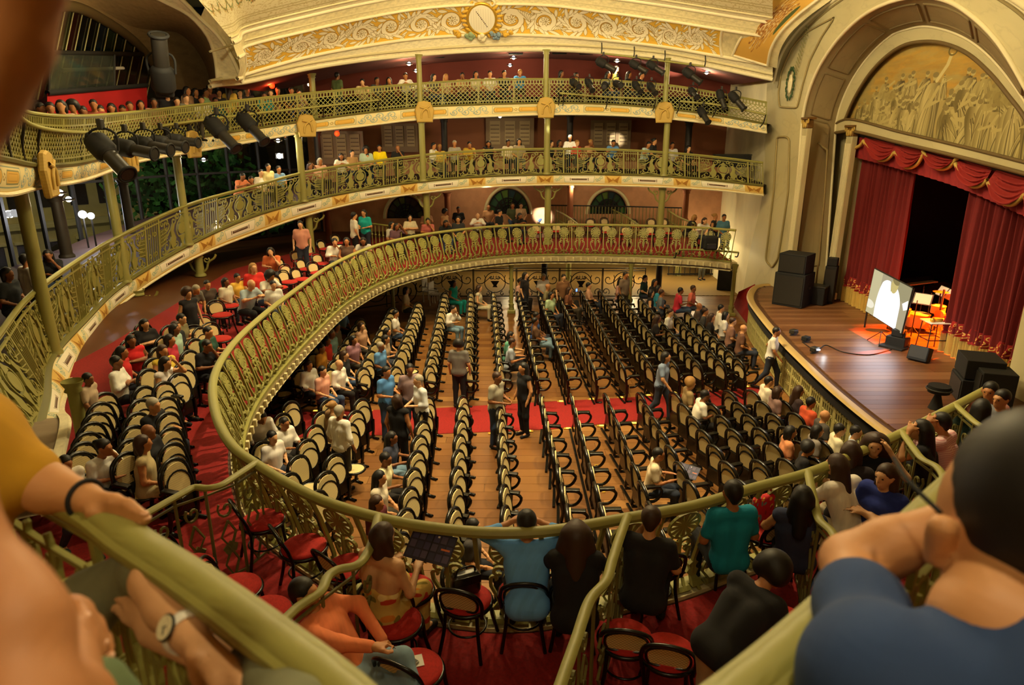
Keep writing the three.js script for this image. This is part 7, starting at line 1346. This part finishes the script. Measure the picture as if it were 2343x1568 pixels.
for (const [zone, [where, text]] of Object.entries(CROWD)) {
  for (const line of text.split('\n')) {
    const m = line.match(/^(\S+) (\S+) (\S+) (\S+) (\S+) (\S+) (.*)$/), [x, y, pose, turn, hair, col, words] = [+m[1], +m[2], m[3], +m[4], m[5], m[6], m[7]];
    const sits = !['stand', 'hold', 'bend', 'walk'].includes(pose), tank = /vest|tank|strappy|sleeveless|dress|halter|bare arms|sundress/.test(words), long = /pinstriped|white shirt|cream shirt|white blouse|denim/.test(words);
    const big = zone === 'L' || (zone === 'P' && y > 760) || x < 120;
    const t = makePerson({ pose, sleeve: tank ? 0 : long ? 1.3 : 0.6, cell: big ? 0.03 : 0.038, skin: Math.floor(rnd() * 5), hair: hair === 'n' ? 'n' : hair, shirt: col, pants: /jeans/.test(words) ? '#6f8ba0' : /dress/.test(words) ? col : PANTS[Math.floor(rnd() * PANTS.length)] });
    const sc = zone === 'L' ? (pose === 'walk' ? 0.7 : 0.84) : 1, hc = t.userData.headC[1] * sc; let head;
    if (zone === 'T' || zone === 'S') { const rim = zone === 'T' ? R3 : R2; head = at(x, y, zone === 'T' && x < 130 ? 14.2 : -rim.rail(rim.atPx(x)).z + (x < 130 ? 1.7 : x < 350 ? 1.2 : sits ? 0.75 : 1.3)); }
    else if (zone === 'P') head = on(x, y, hc);
    else head = on(x, y, F1 + hc);
    placePerson(t, head, turn, sc);
    if (sits && (zone === 'P' || zone === 'L')) { // settle onto the nearest fixed seat and fold its seat down
      let best = null, bd = 0.5; for (const s of seatIndex) { const d = Math.hypot(s.position.x - t.position.x, s.position.z - t.position.z); if (d < bd && !s.userData.taken) { bd = d; best = s; } }
      if (best) { t.position.x = best.position.x + 0.02; t.position.z = best.position.z; best.userData.taken = 1; best.traverse((o) => { if (o.name === 'seat') o.geometry = SEAT.seat_down; if (o.name === 'seat_hoop') o.geometry = SEAT.hoop_down; }); }
    }
    let l = `person ${words}`; const wn = l.split(' ').length; const w2 = where.split(' '); if (wn + w2.length <= 16) l += ' ' + where; else l += ' ' + { T: 'on top gallery', S: 'on second gallery', F: 'far first gallery', L: 'left first gallery', P: 'in parterre' }[zone];
    if (allLabels.has(l)) console.log('twice: ' + l); allLabels.add(l); t.userData.label = l;
  }
}
for (const s of seatIndex) delete s.userData.taken;
// ---------------------------------------------------------------- people in the near boxes of the first gallery
const floral = new THREE.MeshStandardMaterial({ roughness: 0.9, map: canvasTex(256, 256, (x) => { x.fillStyle = '#d9b45a'; x.fillRect(0, 0, 256, 256); for (let i = 0; i < 60; i++) { x.fillStyle = ['#c8401c', '#f0d890', '#8a7a2c', '#e08a2c'][i % 4]; x.beginPath(); x.ellipse(rnd() * 256, rnd() * 256, rr(8, 22), rr(6, 14), rr(0, 3), 0, 7); x.fill(); } }) });
const stripes = new THREE.MeshStandardMaterial({ roughness: 0.9, map: (() => { const t = canvasTex(128, 128, (x) => { x.fillStyle = '#d99a9c'; x.fillRect(0, 0, 128, 128); x.fillStyle = '#f0ccc8'; for (let i = 0; i < 8; i++) x.fillRect(0, i * 16, 128, 6); }); t.repeat.set(2, 4); return t; })() });
const RECLINE = { hip: 0.5, lean: -30, el: [[0.3, 0.82, -0.06], [-0.3, 0.98, 0.08]], wr: [[0.16, 0.62, 0.2], [-0.32, 1.02, 0.34]], kn: [[-0.02, 0.68, 0.42], [-0.14, 0.52, 0.44]], an: [[-0.3, 0.44, 0.68], [-0.2, 0.09, 0.52]] };
const BAGHUG = { ...POSES.fold, lean: -6, wr: [[0.05, 0.82, 0.26], [-0.06, 0.8, 0.26]] };
const STOOP = { ...POSES.bend, lean: 48, el: [[0.26, 0.98, 0.42], [-0.26, 0.98, 0.42]], wr: [[0.14, 0.72, 0.48], [-0.14, 0.72, 0.48]] };
POSES.recline = RECLINE; POSES.baghug = BAGHUG; POSES.stoop = STOOP;
const NEAR = [
  [880, 1228, 'read', 150, 'kb', '#d9b45a', -1, '#d9b45a', 3, 'person with bare back in yellow floral dress, reading a dark programme at the rail'],
  [1205, 1198, 'rest', 180, 'sd', '#6aa8ee', 1.3, '#20242e', 1, 'person in sky blue shirt leaning both arms on the rail, back turned'],
  [1318, 1222, 'rail', 176, 'wb', '#141114', 0.6, '#151316', 1, 'person with very long curly brown hair in black, beside the blue shirt'],
  [1490, 1190, 'chin', 160, 'sb', '#1a181a', 0.6, '#17171b', 0, 'person in black shirt leaning sideways just right of the long divider rail'],
  [1675, 1128, 'sit', 188, 'sd', '#0a8aa6', 0.6, '#17181c', 2, 'person in bright teal T-shirt seated at the rail, back turned'],
  [1836, 1140, 'baghug', 160, 'ld', '#2b3352', 0, '#1a1c28', 0, 'person with long black hair in navy top holding a red bag'],
  [1912, 1066, 'rail', 205, 'lb', '#f0e6d4', 1.3, '#cbb894', 3, 'person in loose white long-sleeved blouse bent over the rail'],
  [1946, 1036, 'rail', 160, 'kb', '#2a2022', 0.6, '#17171b', 1, 'person with dark brown hair half hidden behind the white blouse'],
  [2003, 1020, 'head', -30, 'wb', '#141216', 0, '#17171b', 3, 'person with wavy fair-brown hair in black strappy top, head propped on hand'],
  [2024, 1092, 'fold', -60, 'lb', '#1c2f86', 0.6, '#17171b', 3, 'person in royal blue T-shirt sitting below the wavy-haired one'],
  [2104, 985, 'head', -130, 'ld', '#151216', 0, '#17171b', 0, 'person with straight long black hair and bare arms, hand to brow'],
  [2150, 968, 'head', -140, 'sd', '#d99a9c', 1.3, '#22242c', 1, 'person in pink striped shirt, seen from behind, arm raised'],
  [2246, 936, 'rail', 140, 'ld', '#1c3836', 0.6, '#17171b', 1, 'person in dark green with long hair by the short divider rail'],
  [2264, 897, 'sit', -50, 'sd', '#cf8f86', 0.6, '#22242c', 1, 'person in salmon pink shirt next to the marble wall'],
  [2290, 915, 'sit', -70, 'sd', '#74767c', 0.6, '#22242c', 0, 'person with glasses in grey shirt, rightmost by the marble wall'],
  [700, 1360, 'recline', 78, 'sd', '#f58a58', 1.2, '#7f9aac', 1, 'person lounging in orange shirt and pale jeans, legs crossed'],
  [1772, 1312, 'stoop', 120, 'cd', '#17161a', 0.6, '#bfae8c', 1, 'person in black top and beige trousers stooping between the near chairs'],
];
for (const [x, y, pose, turn, hair, col, sl, pants, skin, label] of NEAR) {
  const t = makePerson({ pose, sleeve: sl, cell: 0.0185, skin, hair, shirt: col, pants, shirtMat: /floral/.test(label) ? floral : /pink striped/.test(label) ? stripes : undefined });
  if (/floral/.test(label)) t.children[2].material = floral;
  placePerson(t, on(x, y, F1 + t.userData.headC[1]), turn); t.userData.label = label;
}
function place(name, label, cat, p, turn = 0) { return thing(name, label, cat, null, p, turn); }
{ // things held or lying on chairs
  const programme = (p, turn, tilt, label) => { const t = place('programme', label, 'booklet', p, turn); const g = new THREE.Group(); g.name = 'pages'; g.rotation.x = tilt; t.add(g); const tx = canvasTex(256, 128, (x) => { x.fillStyle = '#1c1630'; x.fillRect(0, 0, 256, 128); for (let i = 0; i < 6; i++) for (let j = 0; j < 3; j++) { x.fillStyle = ['#3a3358', '#4a3f5a', '#2c2a48'][(i + j) % 3]; x.fillRect(10 + i * 41, 10 + j * 38, 34, 31); } x.fillStyle = '#c86a3c'; x.fillRect(190, 60, 50, 8); x.fillStyle = '#d8d0c0'; x.fillRect(150, 12, 12, 8); }); mesh('sheet', box(0.42, 0.26, 0.006), new THREE.MeshStandardMaterial({ map: tx, roughness: 0.6 }), g); mesh('fold', box(0.006, 0.26, 0.012), M.blackMatt, g); };
  programme(on(985, 1252, F1 + 0.98), R(-22), -0.95, 'open dark programme held by the woman in the floral dress');
  programme(on(1572, 1078, 0.74), R(-38), -0.95, 'open dark programme read by the man in beige among the seats');
  const hb = place('handbag', 'shiny black handbag standing on a red chair seat', 'handbag', seatAt(1066, 1364).setY(F1 + 0.505), 0.4); mesh('body', new RoundedBoxGeometry(0.26, 0.22, 0.13, 3, 0.05).translate(0, 0.11, 0), new THREE.MeshPhysicalMaterial({ color: hex('#17120e'), roughness: 0.3, clearcoat: 0.5 }), hb); mesh('handle', tube([[-0.09, 0.18, 0], [-0.07, 0.27, 0.02], [0.07, 0.27, 0.02], [0.09, 0.18, 0]], 0.009, 14, 6), M.black, hb); mesh('flap', box(0.24, 0.08, 0.01, 0, 0.17, 0.066, 0.004), M.black, hb);
  const pp = place('paper', 'small white folded paper on a red chair seat', 'paper', seatAt(955, 1520).setY(F1 + 0.508), 0.3); mesh('sheet', box(0.09, 0.004, 0.12, 0, 0.002, 0), M.white, pp);
  const ph = place('phone', 'grey mobile phone lying on the white paper', 'phone', seatAt(944, 1522).setY(F1 + 0.514), 0.9); mesh('body', box(0.05, 0.016, 0.105, 0, 0.008, 0, 0.006), mat('#8f8b7c', 0.4), ph); mesh('display', box(0.036, 0.004, 0.04, 0, 0.017, -0.022), M.white, ph); mesh('keypad', box(0.036, 0.003, 0.036, 0, 0.017, 0.026), M.gunmetal, ph);
  const rb = place('handbag', 'red and yellow patterned bag in the arms of the long-haired woman in navy', 'handbag', on(1745, 1165, F1 + 0.78), 0.5); mesh('body', new RoundedBoxGeometry(0.26, 0.3, 0.1, 3, 0.04), new THREE.MeshStandardMaterial({ roughness: 0.8, map: canvasTex(128, 128, (x) => { x.fillStyle = '#c8141c'; x.fillRect(0, 0, 128, 128); for (let i = 0; i < 14; i++) { x.fillStyle = ['#e0b030', '#7d8a8c', '#a00c14'][i % 3]; x.beginPath(); x.ellipse(rnd() * 128, rnd() * 128, 12, 7, rr(0, 3), 0, 7); x.fill(); } }) }), rb); mesh('strap', tube([[-0.1, 0.13, 0], [-0.06, 0.24, 0], [0.06, 0.24, 0], [0.1, 0.13, 0]], 0.01, 12, 6), M.redPanel, rb);
  const wt = place('wristwatch', 'silver wristwatch of the man in the orange shirt', 'watch', on(762, 1328, F1 + 1.02)); mesh('band', new THREE.TorusGeometry(0.032, 0.008, 6, 16), M.gunmetal, wt); mesh('dial', cyl(0.018, 0.018, 0.01, 0, 0.034, 0, 14), M.white, wt);
  // phones and cards in the parterre
  const bp = place('phone', 'glowing blue phone screen held in the first rows', 'phone', on(1779, 894, 0.72), 0.4); mesh('body', box(0.07, 0.12, 0.012, 0, 0, 0, 0.004), M.blackMatt, bp); mesh('display', box(0.06, 0.1, 0.004, 0, 0, -0.008), new THREE.MeshStandardMaterial({ color: 0, emissive: hex('#5a80ff'), emissiveIntensity: 4 }), bp).position.z = 0.016;
  const bp2 = place('phone', 'glowing blue phone held by the person in purple', 'phone', on(1319, 664, 0.9), 0.4); mesh('body', box(0.07, 0.12, 0.012, 0, 0, 0, 0.004), M.blackMatt, bp2); mesh('display', box(0.06, 0.1, 0.004, 0, 0, 0.009), new THREE.MeshStandardMaterial({ color: 0, emissive: hex('#5a80ff'), emissiveIntensity: 4 }), bp2);
  const bk = place('backpack', 'dark backpack hanging on the outside of the bulging balustrade', 'bag', on(1624, 548, 2.95)); mesh('body', new RoundedBoxGeometry(0.5, 0.5, 0.25, 3, 0.1).translate(0, -0.1, 0.12), M.blackMatt, bk); mesh('strap', tube([[-0.1, 0.1, 0.1], [-0.05, 0.35, 0], [0.05, 0.35, 0], [0.1, 0.1, 0.1]], 0.02, 12, 6), M.gunmetal, bk); mesh('pocket', new RoundedBoxGeometry(0.34, 0.2, 0.1, 2, 0.04).translate(0, -0.2, 0.26), M.gunmetal, bk);
}
// ---------------------------------------------------------------- the viewer's own parapet and the neighbours leaning on it
const RH = EYE - 0.6;
{
  const P = [[-60, 1020], [80, 1100], [215, 1172], [300, 1235], [430, 1318], [600, 1440], [770, 1570], [930, 1720], [1180, 1860], [1430, 1800], [1600, 1655], [1760, 1525], [1930, 1370], [2060, 1240], [2180, 1120], [2300, 1010]].map(([x, y]) => on(x, y, RH));
  const t = thing('parapet', 'wide olive green handrail of the viewer\'s own gallery with ironwork beneath, close up', 'railing'), S = along(P, 120);
  mesh('handrail', sweep(S, [[-0.02, -0.034], [-0.024, -0.024], [-0.031, -0.014], [-0.033, -0.006], [-0.031, 0.002], [-0.025, 0.005], [-0.022, 0.006], [-0.019, 0.011], [-0.012, 0.015], [0, 0.0165], [0.012, 0.015], [0.019, 0.011], [0.022, 0.006], [0.025, 0.005], [0.031, 0.002], [0.033, -0.006], [0.031, -0.014], [0.024, -0.024], [0.02, -0.034]]), M.iron, t);
  const c = new THREE.CatmullRomCurve3(S), len = c.getLength(), n = Math.round(len / 0.42);
  for (let i = 0; i < n; i++) {
    const W = len / n, H = 0.84, mp = (u, v, k) => { const q = clamp((i + u) / n, 0.001, 0.998), p = c.getPointAt(q), tt = c.getTangentAt(q); p.y += -0.88 + v * 0.84; return p.addScaledVector(V3(-tt.z, 0, tt.x).normalize(), k); };
    const [L, Sx] = scrollPanel(1.75, 0.86); L.forEach((l) => { l.w = (l.w ?? 0.026) * 0.24; }); const sc = W / 1.75, LL = L.map((l) => Object.assign(l.map(([x, y]) => [x * sc, y * H / 0.86]), { w: l.w * 1.6 }));
    mesh('ironwork', merge([bars(LL, 0.008, 0.012, W, H, mp), ...plates(Sx.map((s) => s.map(([x, y]) => [x * sc, y * H / 0.86])), 0.014, W, H, mp)]), M.iron, t);
  }
}
const W3 = (px, py, d) => { const p = at(px, py, d); return [p.x, p.y, p.z]; };
function limbHand(wrist, tips, knuckles, thumb, r) { // a hand from a wrist, four knuckles and four tips, thumb [base, mid, tip]
  const out = [], kc = knuckles; for (let i = 0; i < 4; i++) { out.push(rod(wrist, kc[i], r * 1.5, r * 1.15, 0.012)); const m = mid(kc[i], tips[i], 0.5); m[1] += 0.006; out.push(rod(kc[i], m, r * 0.98, r * 0.86, 0.006), rod(m, tips[i], r * 0.84, r * 0.66, 0.006)); }
  out.push(rod(wrist, thumb[0], r * 1.3, r * 1.05, 0.012), rod(thumb[0], thumb[1], r * 1.05, r * 0.95, 0.008), rod(thumb[1], thumb[2], r * 0.95, r * 0.7, 0.006));
  return out;
}
const nails = (tips, knuckles, r, parent) => tips.forEach((t, i) => { const d = V3(...t).sub(V3(...knuckles[i])).normalize(), m = mesh('nail', new THREE.SphereGeometry(r * 0.62, 10, 8), mat('#d9a27c', 0.3), parent); m.scale.set(1, 0.45, 1.2); m.position.copy(V3(...t).addScaledVector(d, -r * 0.1).add(V3(0, r * 0.42, 0))); m.lookAt(m.position.clone().add(d)); });
{ // blue shirted man at right with his arm up to his face
  const t = thing('person', 'large dark-haired person in navy blue shirt at right, seen from behind with raised forearm', 'person');
  const hd = W3(2338, 1195, 0.68), E = W3(1946, 1288, 0.82), Wr = W3(2215, 1178, 0.80), Sh = W3(2006, 1560, 0.585), Sr = [0.8, EYE - 0.5, -0.42], nk = W3(2275, 1440, 0.6), ch = [0.62, EYE - 1.1, -0.56], up = (p, x, y, z) => [p[0] + x, p[1] + y, p[2] + z];
  const B = [{ c: V3(...hd), r: [0.078, 0.108, 0.096] }, rod(up(hd, 0.01, -0.06, -0.04), up(hd, 0.015, -0.09, -0.06), 0.055, 0.045), rod(up(hd, 0, -0.05, 0.0), nk, 0.055, 0.058), rod(nk, mid(Sh, Sr, 0.5), 0.06, 0.09), rod(Sh, Sr, 0.05), rod(Sh, E, 0.043, 0.037), rod(E, mid(E, Wr, 0.35), 0.036, 0.036), rod(mid(E, Wr, 0.35), Wr, 0.036, 0.026), rod(mid(Sh, Sr, 0.5), ch, 0.1, 0.13), rod(up(hd, -0.088, -0.04, 0.0), up(hd, -0.098, 0.0, 0.012), 0.012, 0.016, 0.01), rod(up(hd, -0.095, -0.015, 0.006), up(hd, -0.096, -0.045, 0.004), 0.014, 0.009, 0.01)];
  const kn = [0, 1, 2, 3].map((i) => up(Wr, 0.075, 0.02 - i * 0.018, -0.012 - i * 0.004)), tp = kn.map((k, i) => up(k, 0.055 - i * 0.004, -0.015, -0.03)); B.push(...limbHand(Wr, tp, kn, [up(Wr, 0.04, 0.03, -0.02), up(Wr, 0.065, 0.045, -0.03), up(Wr, 0.085, 0.05, -0.04)], 0.0095));
  mesh('body', netMesh(B, 0.0075, 0.022), SKIN[0], t);
  const sl = mid(Sh, E, 0.55); mesh('shirt', netMesh([rod(Sh, Sr, 0.064), rod(Sh, sl, 0.06, 0.05, 0.03), rod(sl, mid(Sh, E, 0.62), 0.05, 0.05), rod(mid(Sh, Sr, 0.5), ch, 0.11, 0.145), rod(Sh, up(Sh, 0.08, -0.4, -0.02), 0.078, 0.12), rod(Sr, up(Sr, -0.06, -0.4, -0.05), 0.078, 0.12), rod(nk, mid(Sh, Sr, 0.5), 0.06, 0.09), rod(up(Sh, 0.0, 0.03, 0.05), up(Sh, 0.14, 0.0, 0.06), 0.018, 0.02, 0.02), rod(up(Sh, 0.02, -0.06, 0.06), up(Sh, 0.16, -0.1, 0.06), 0.02, 0.025, 0.02)], 0.009, 0.03), clothOf('#2b4370'), t);
  mesh('hair', netMesh([{ c: V3(...up(hd, 0.006, 0.022, 0.012)), r: [0.086, 0.12, 0.104] }, rod(up(hd, 0.02, -0.03, 0.02), up(hd, 0.028, -0.115, 0.012), 0.074, 0.06), { cut: [V3(-0.45, -0.55, -0.7).normalize(), V3(-0.45, -0.55, -0.7).normalize().dot(V3(...hd)) + 0.03] }], 0.0075, 0.02), HAIR.d, t);
  mesh('glasses', tube([up(hd, -0.095, 0.012, 0.0), up(hd, -0.1, 0.02, -0.06), up(hd, -0.085, 0.02, -0.12)], 0.003, 10, 6), M.blackMatt, t);
  const r = thing('person', 'person in red T-shirt cut off by the bottom right corner of the picture', 'person'); const rs = W3(2440, 1620, 0.55);
  mesh('body', netMesh([rod(rs, up(rs, 0.2, -0.25, 0.1), 0.05, 0.1), rod(up(rs, 0.02, 0.0, 0), up(rs, 0.1, 0.12, -0.03), 0.04, 0.04)], 0.012), SKIN[0], r); mesh('shirt', netMesh([rod(up(rs, 0, -0.02, 0), up(rs, 0.2, -0.3, 0.1), 0.07, 0.13)], 0.012), clothOf('#c21f18'), r);
}
{ // neighbour in yellow, hand resting on the rail at left
  const t = thing('person', 'person in mustard shirt whose braceleted hand rests on the rail at left', 'person'), Sh = W3(-120, 1030, 1.02), E = W3(20, 1075, 1.04), M1 = W3(110, 1118, 1.03), Wr = W3(196, 1142, 1.0), K = [[262, 1146], [272, 1160], [274, 1174], [266, 1186]].map(([x, y]) => W3(x, y, 0.97)), T = [[332, 1180], [338, 1190], [326, 1198], [300, 1204]].map(([x, y]) => W3(x, y, 0.945)), th = [[214, 1172], [240, 1190], [258, 1216]].map(([x, y]) => W3(x, y, 0.965));
  mesh('body', netMesh([rod(Sh, E, 0.06, 0.045), rod(E, M1, 0.045, 0.04), rod(M1, Wr, 0.04, 0.027), ...limbHand(Wr, T, K, th, 0.0105), rod(Sh, W3(-300, 1400, 0.9), 0.1, 0.14), rod(Sh, W3(-260, 850, 0.95), 0.06, 0.06), { c: V3(...W3(-300, 760, 0.95)), r: [0.08, 0.11, 0.095] }], 0.0065, 0.016), SKIN[0], t);
  mesh('shirt', netMesh([rod(Sh, mid(E, M1, 0.35), 0.075, 0.058), rod(Sh, W3(-300, 1420, 0.9), 0.115, 0.16)], 0.009, 0.03), clothOf('#c8941c'), t);
  const br = mesh('bracelet', new THREE.TorusGeometry(0.031, 0.004, 8, 24), M.blackMatt, t); br.position.copy(V3(...Wr)); br.lookAt(V3(...K[1])); nails(T, K, 0.0105, t);
}
{ // neighbour in grey-green with the watch: both forearms on the rail
  const t = thing('person', 'person in grey-green shirt with crossed forearms and a white wristwatch, bottom left', 'person');
  const E1 = W3(354, 1330, 0.85), M1 = W3(388, 1390, 0.81), Wr = W3(434, 1455, 0.75), K = [[478, 1532], [496, 1536], [514, 1536], [530, 1530]].map(([x, y]) => W3(x, y, 0.69)), T = [[500, 1602], [522, 1606], [545, 1604], [566, 1592]].map(([x, y]) => W3(x, y, 0.65)), th = [[446, 1500], [452, 1545], [462, 1590]].map(([x, y]) => W3(x, y, 0.70));
  const Wr2 = W3(352, 1446, 0.87), K2 = [[294, 1414], [304, 1393], [317, 1374], [330, 1364]].map(([x, y]) => W3(x, y, 0.89)), T2 = [[218, 1363], [227, 1327], [248, 1312], [275, 1311]].map(([x, y]) => W3(x, y, 0.95)), th2 = [[345, 1425], [340, 1405], [345, 1380]].map(([x, y]) => W3(x, y, 0.9)), E2 = W3(575, 1528, 0.76);
  const body = [rod(E1, M1, 0.034, 0.033), rod(M1, Wr, 0.032, 0.0245), ...limbHand(Wr, T, K, th, 0.0105), rod(Wr2, E2, 0.024, 0.032), ...limbHand(Wr2, T2, K2, th2, 0.0092), rod(E1, W3(330, 1312, 0.94), 0.032, 0.034), rod(W3(330, 1312, 0.94), W3(205, 1372, 0.945), 0.034, 0.036), rod(W3(205, 1372, 0.945), [-0.62, EYE - 0.72, -0.5], 0.036, 0.05), rod(E2, W3(650, 1600, 0.66), 0.03, 0.034), rod(W3(650, 1600, 0.66), [-0.3, EYE - 0.8, -0.42], 0.034, 0.05), rod([-0.62, EYE - 0.72, -0.5], [-0.5, EYE - 1.1, -0.3], 0.06, 0.12), rod([-0.3, EYE - 0.8, -0.42], [-0.5, EYE - 1.1, -0.3], 0.05, 0.12)];
  mesh('body', netMesh(body, 0.0065, 0.012), SKIN[3], t);
  mesh('sleeve', netMesh([rod(W3(350, 1300, 0.895), W3(318, 1312, 0.95), 0.042, 0.042), rod(W3(318, 1312, 0.95), W3(205, 1372, 0.945), 0.042, 0.05), rod(W3(205, 1390, 0.945), [-0.62, EYE - 0.72, -0.52], 0.046, 0.06), rod(W3(366, 1318, 0.87), W3(340, 1312, 0.9), 0.039, 0.035)], 0.0075, 0.02), clothOf('#77785a'), t);
  mesh('cuff', netMesh([rod(W3(580, 1516, 0.75), W3(640, 1560, 0.68), 0.034, 0.042), rod(W3(640, 1560, 0.68), W3(690, 1660, 0.6), 0.042, 0.055)], 0.0075, 0.02), clothOf('#77785a'), t);
  const w = mesh('watch_strap', new THREE.TorusGeometry(0.0275, 0.0045, 6, 24).scale(1, 1, 2.2), M.white, t); w.position.copy(V3(...mid(M1, Wr, 0.88))); w.lookAt(V3(...Wr));
  const f = mesh('watch_face', cyl(0.0155, 0.0155, 0.006, 0, 0, 0, 24), M.creamLight, t), fp = V3(...mid(M1, Wr, 0.88)).add(V3(-0.019, 0.019, 0.014)); f.position.copy(fp); f.quaternion.setFromUnitVectors(V3(0, 1, 0), V3(-0.55, 0.6, 0.58).normalize()); mesh('bezel', new THREE.TorusGeometry(0.0158, 0.0022, 8, 24).rotateX(Math.PI / 2), M.gunmetal, f); mesh('hand', box(0.001, 0.001, 0.01, 0, 0.0036, 0.004), M.blackMatt, f); mesh('hand', box(0.008, 0.001, 0.001, 0.003, 0.0036, 0), M.blackMatt, f);
  const rg = mesh('ring', new THREE.TorusGeometry(0.0105, 0.002, 6, 18), M.brass, t); rg.position.copy(V3(...mid(K[1], T[1], 0.32))); rg.lookAt(V3(...T[1])); nails(T2, K2, 0.0092, t);
}
{ // clasped hand of a third neighbour, and the nearest bare arm
  const t = thing('person', 'person whose clasped fist shows between the bare arm and the grey-green sleeve', 'person');
  const Wr = W3(150, 1470, 0.6), K = [[160, 1385], [188, 1398], [214, 1432], [232, 1470]].map(([x, y]) => W3(x, y, 0.64)), T = [[196, 1418], [214, 1448], [236, 1480], [250, 1510]].map(([x, y]) => W3(x, y, 0.605)), th = [[168, 1440], [196, 1470], [226, 1502]].map(([x, y]) => W3(x, y, 0.59));
  mesh('body', netMesh([...limbHand(Wr, T, K, th, 0.0105), rod(Wr, W3(140, 1640, 0.48), 0.028, 0.04), rod(W3(140, 1640, 0.48), W3(-60, 1700, 0.4), 0.045, 0.08)], 0.006, 0.012), SKIN[1], t);
  mesh('sleeve', netMesh([rod(W3(190, 1585, 0.55), W3(140, 1700, 0.47), 0.032, 0.045), rod(W3(256, 1545, 0.56), W3(300, 1600, 0.55), 0.01, 0.014)], 0.0075), clothOf('#63754f'), t); nails(T, K, 0.0105, t);
  const b = thing('person', 'person with bare arm raised at the very left edge, nearest and blurred', 'person');
  const a = [rod(W3(12, 1720, 0.32), W3(0, 1450, 0.37), 0.044, 0.041), rod(W3(-12, 1365, 0.385), W3(-4, 1450, 0.37), 0.026, 0.036), rod(W3(-12, 1365, 0.385), W3(-165, 1110, 0.41), 0.024, 0.03), rod(W3(-165, 1110, 0.41), W3(-300, 760, 0.4), 0.03, 0.032), rod(W3(-300, 760, 0.4), W3(-170, 360, 0.38), 0.032, 0.026), rod(W3(-170, 360, 0.38), W3(-60, 190, 0.37), 0.026, 0.021), rod(W3(-60, 190, 0.37), W3(20, 90, 0.36), 0.018, 0.0155), rod(W3(20, 90, 0.36), W3(58, -70, 0.36), 0.0155, 0.014), rod(W3(58, -70, 0.36), W3(60, -220, 0.37), 0.014, 0.011), rod(W3(-80, 160, 0.37), W3(-30, 20, 0.37), 0.016, 0.014), rod(W3(-30, 20, 0.37), W3(-20, -160, 0.37), 0.014, 0.011), rod(W3(-110, 160, 0.36), W3(-80, 0, 0.36), 0.015, 0.012), rod(W3(-140, 180, 0.36), W3(-130, 30, 0.36), 0.014, 0.011), rod(W3(-110, 260, 0.36), W3(-30, 215, 0.35), 0.014, 0.011), rod(W3(16, 1720, 0.32), [-0.42, EYE - 0.44, -0.1], 0.046, 0.07), rod([-0.42, EYE - 0.44, -0.1], [-0.6, EYE - 0.7, 0.05], 0.08, 0.16)];
  mesh('body', netMesh(a, 0.006, 0.02), SKIN[1], b); mesh('vest', netMesh([rod([-0.48, EYE - 0.54, -0.04], [-0.6, EYE - 0.8, 0.06], 0.125, 0.185)], 0.012), clothOf('#6a4a34'), b);
}
{ // small things far off
  const c = thing('equipment_case', 'long black case standing behind the second gallery balustrade near the stage', 'case', null, at(1674, 372, 26.6)); mesh('body', box(1.35, 0.42, 0.4, 0, 0.05, 0, 0.03), M.blackMatt, c); mesh('lid', box(1.38, 0.05, 0.42, 0, 0.28, 0, 0.015), M.gunmetal, c);
  const pp2 = makePerson({ pose: 'stand', sleeve: 0.6, cell: 0.03, skin: 1, hair: 'sd', shirt: '#5a5a4c', pants: '#4c4a3c' }); delete pp2.userData.headC; pp2.position.copy(on(1604, 641, 0)); pp2.rotation.y = R(20); pp2.userData.label = 'person standing on the yellow patio, only the legs below the gallery edge in view';
  for (const [x, y, l] of [[985, 690, 'white plastic armchair left of the turquoise dress, farther one'], [1000, 698, 'white plastic armchair left of the turquoise dress, nearer one']]) { const t = thing('plastic_chair', l, 'chair', null, on(x, y, 0), R(70)); mesh('seat', box(0.48, 0.04, 0.46, 0, 0.43, 0, 0.015), M.white, t); mesh('backrest', box(0.48, 0.45, 0.03, 0, 0.68, -0.24, 0.012), M.white, t); for (const [a, b] of [[-1, -1], [1, -1], [1, 1], [-1, 1]]) mesh('leg', cyl(0.02, 0.026, 0.43, a * 0.21, 0.215, b * 0.2, 8), M.white, t); for (const a of [-1, 1]) mesh('armrest', box(0.05, 0.03, 0.4, a * 0.24, 0.63, -0.02, 0.01), M.white, t); }
}
camera.focus = 11; camera.userData.fStop = 4;
renderer.render(scene, camera);
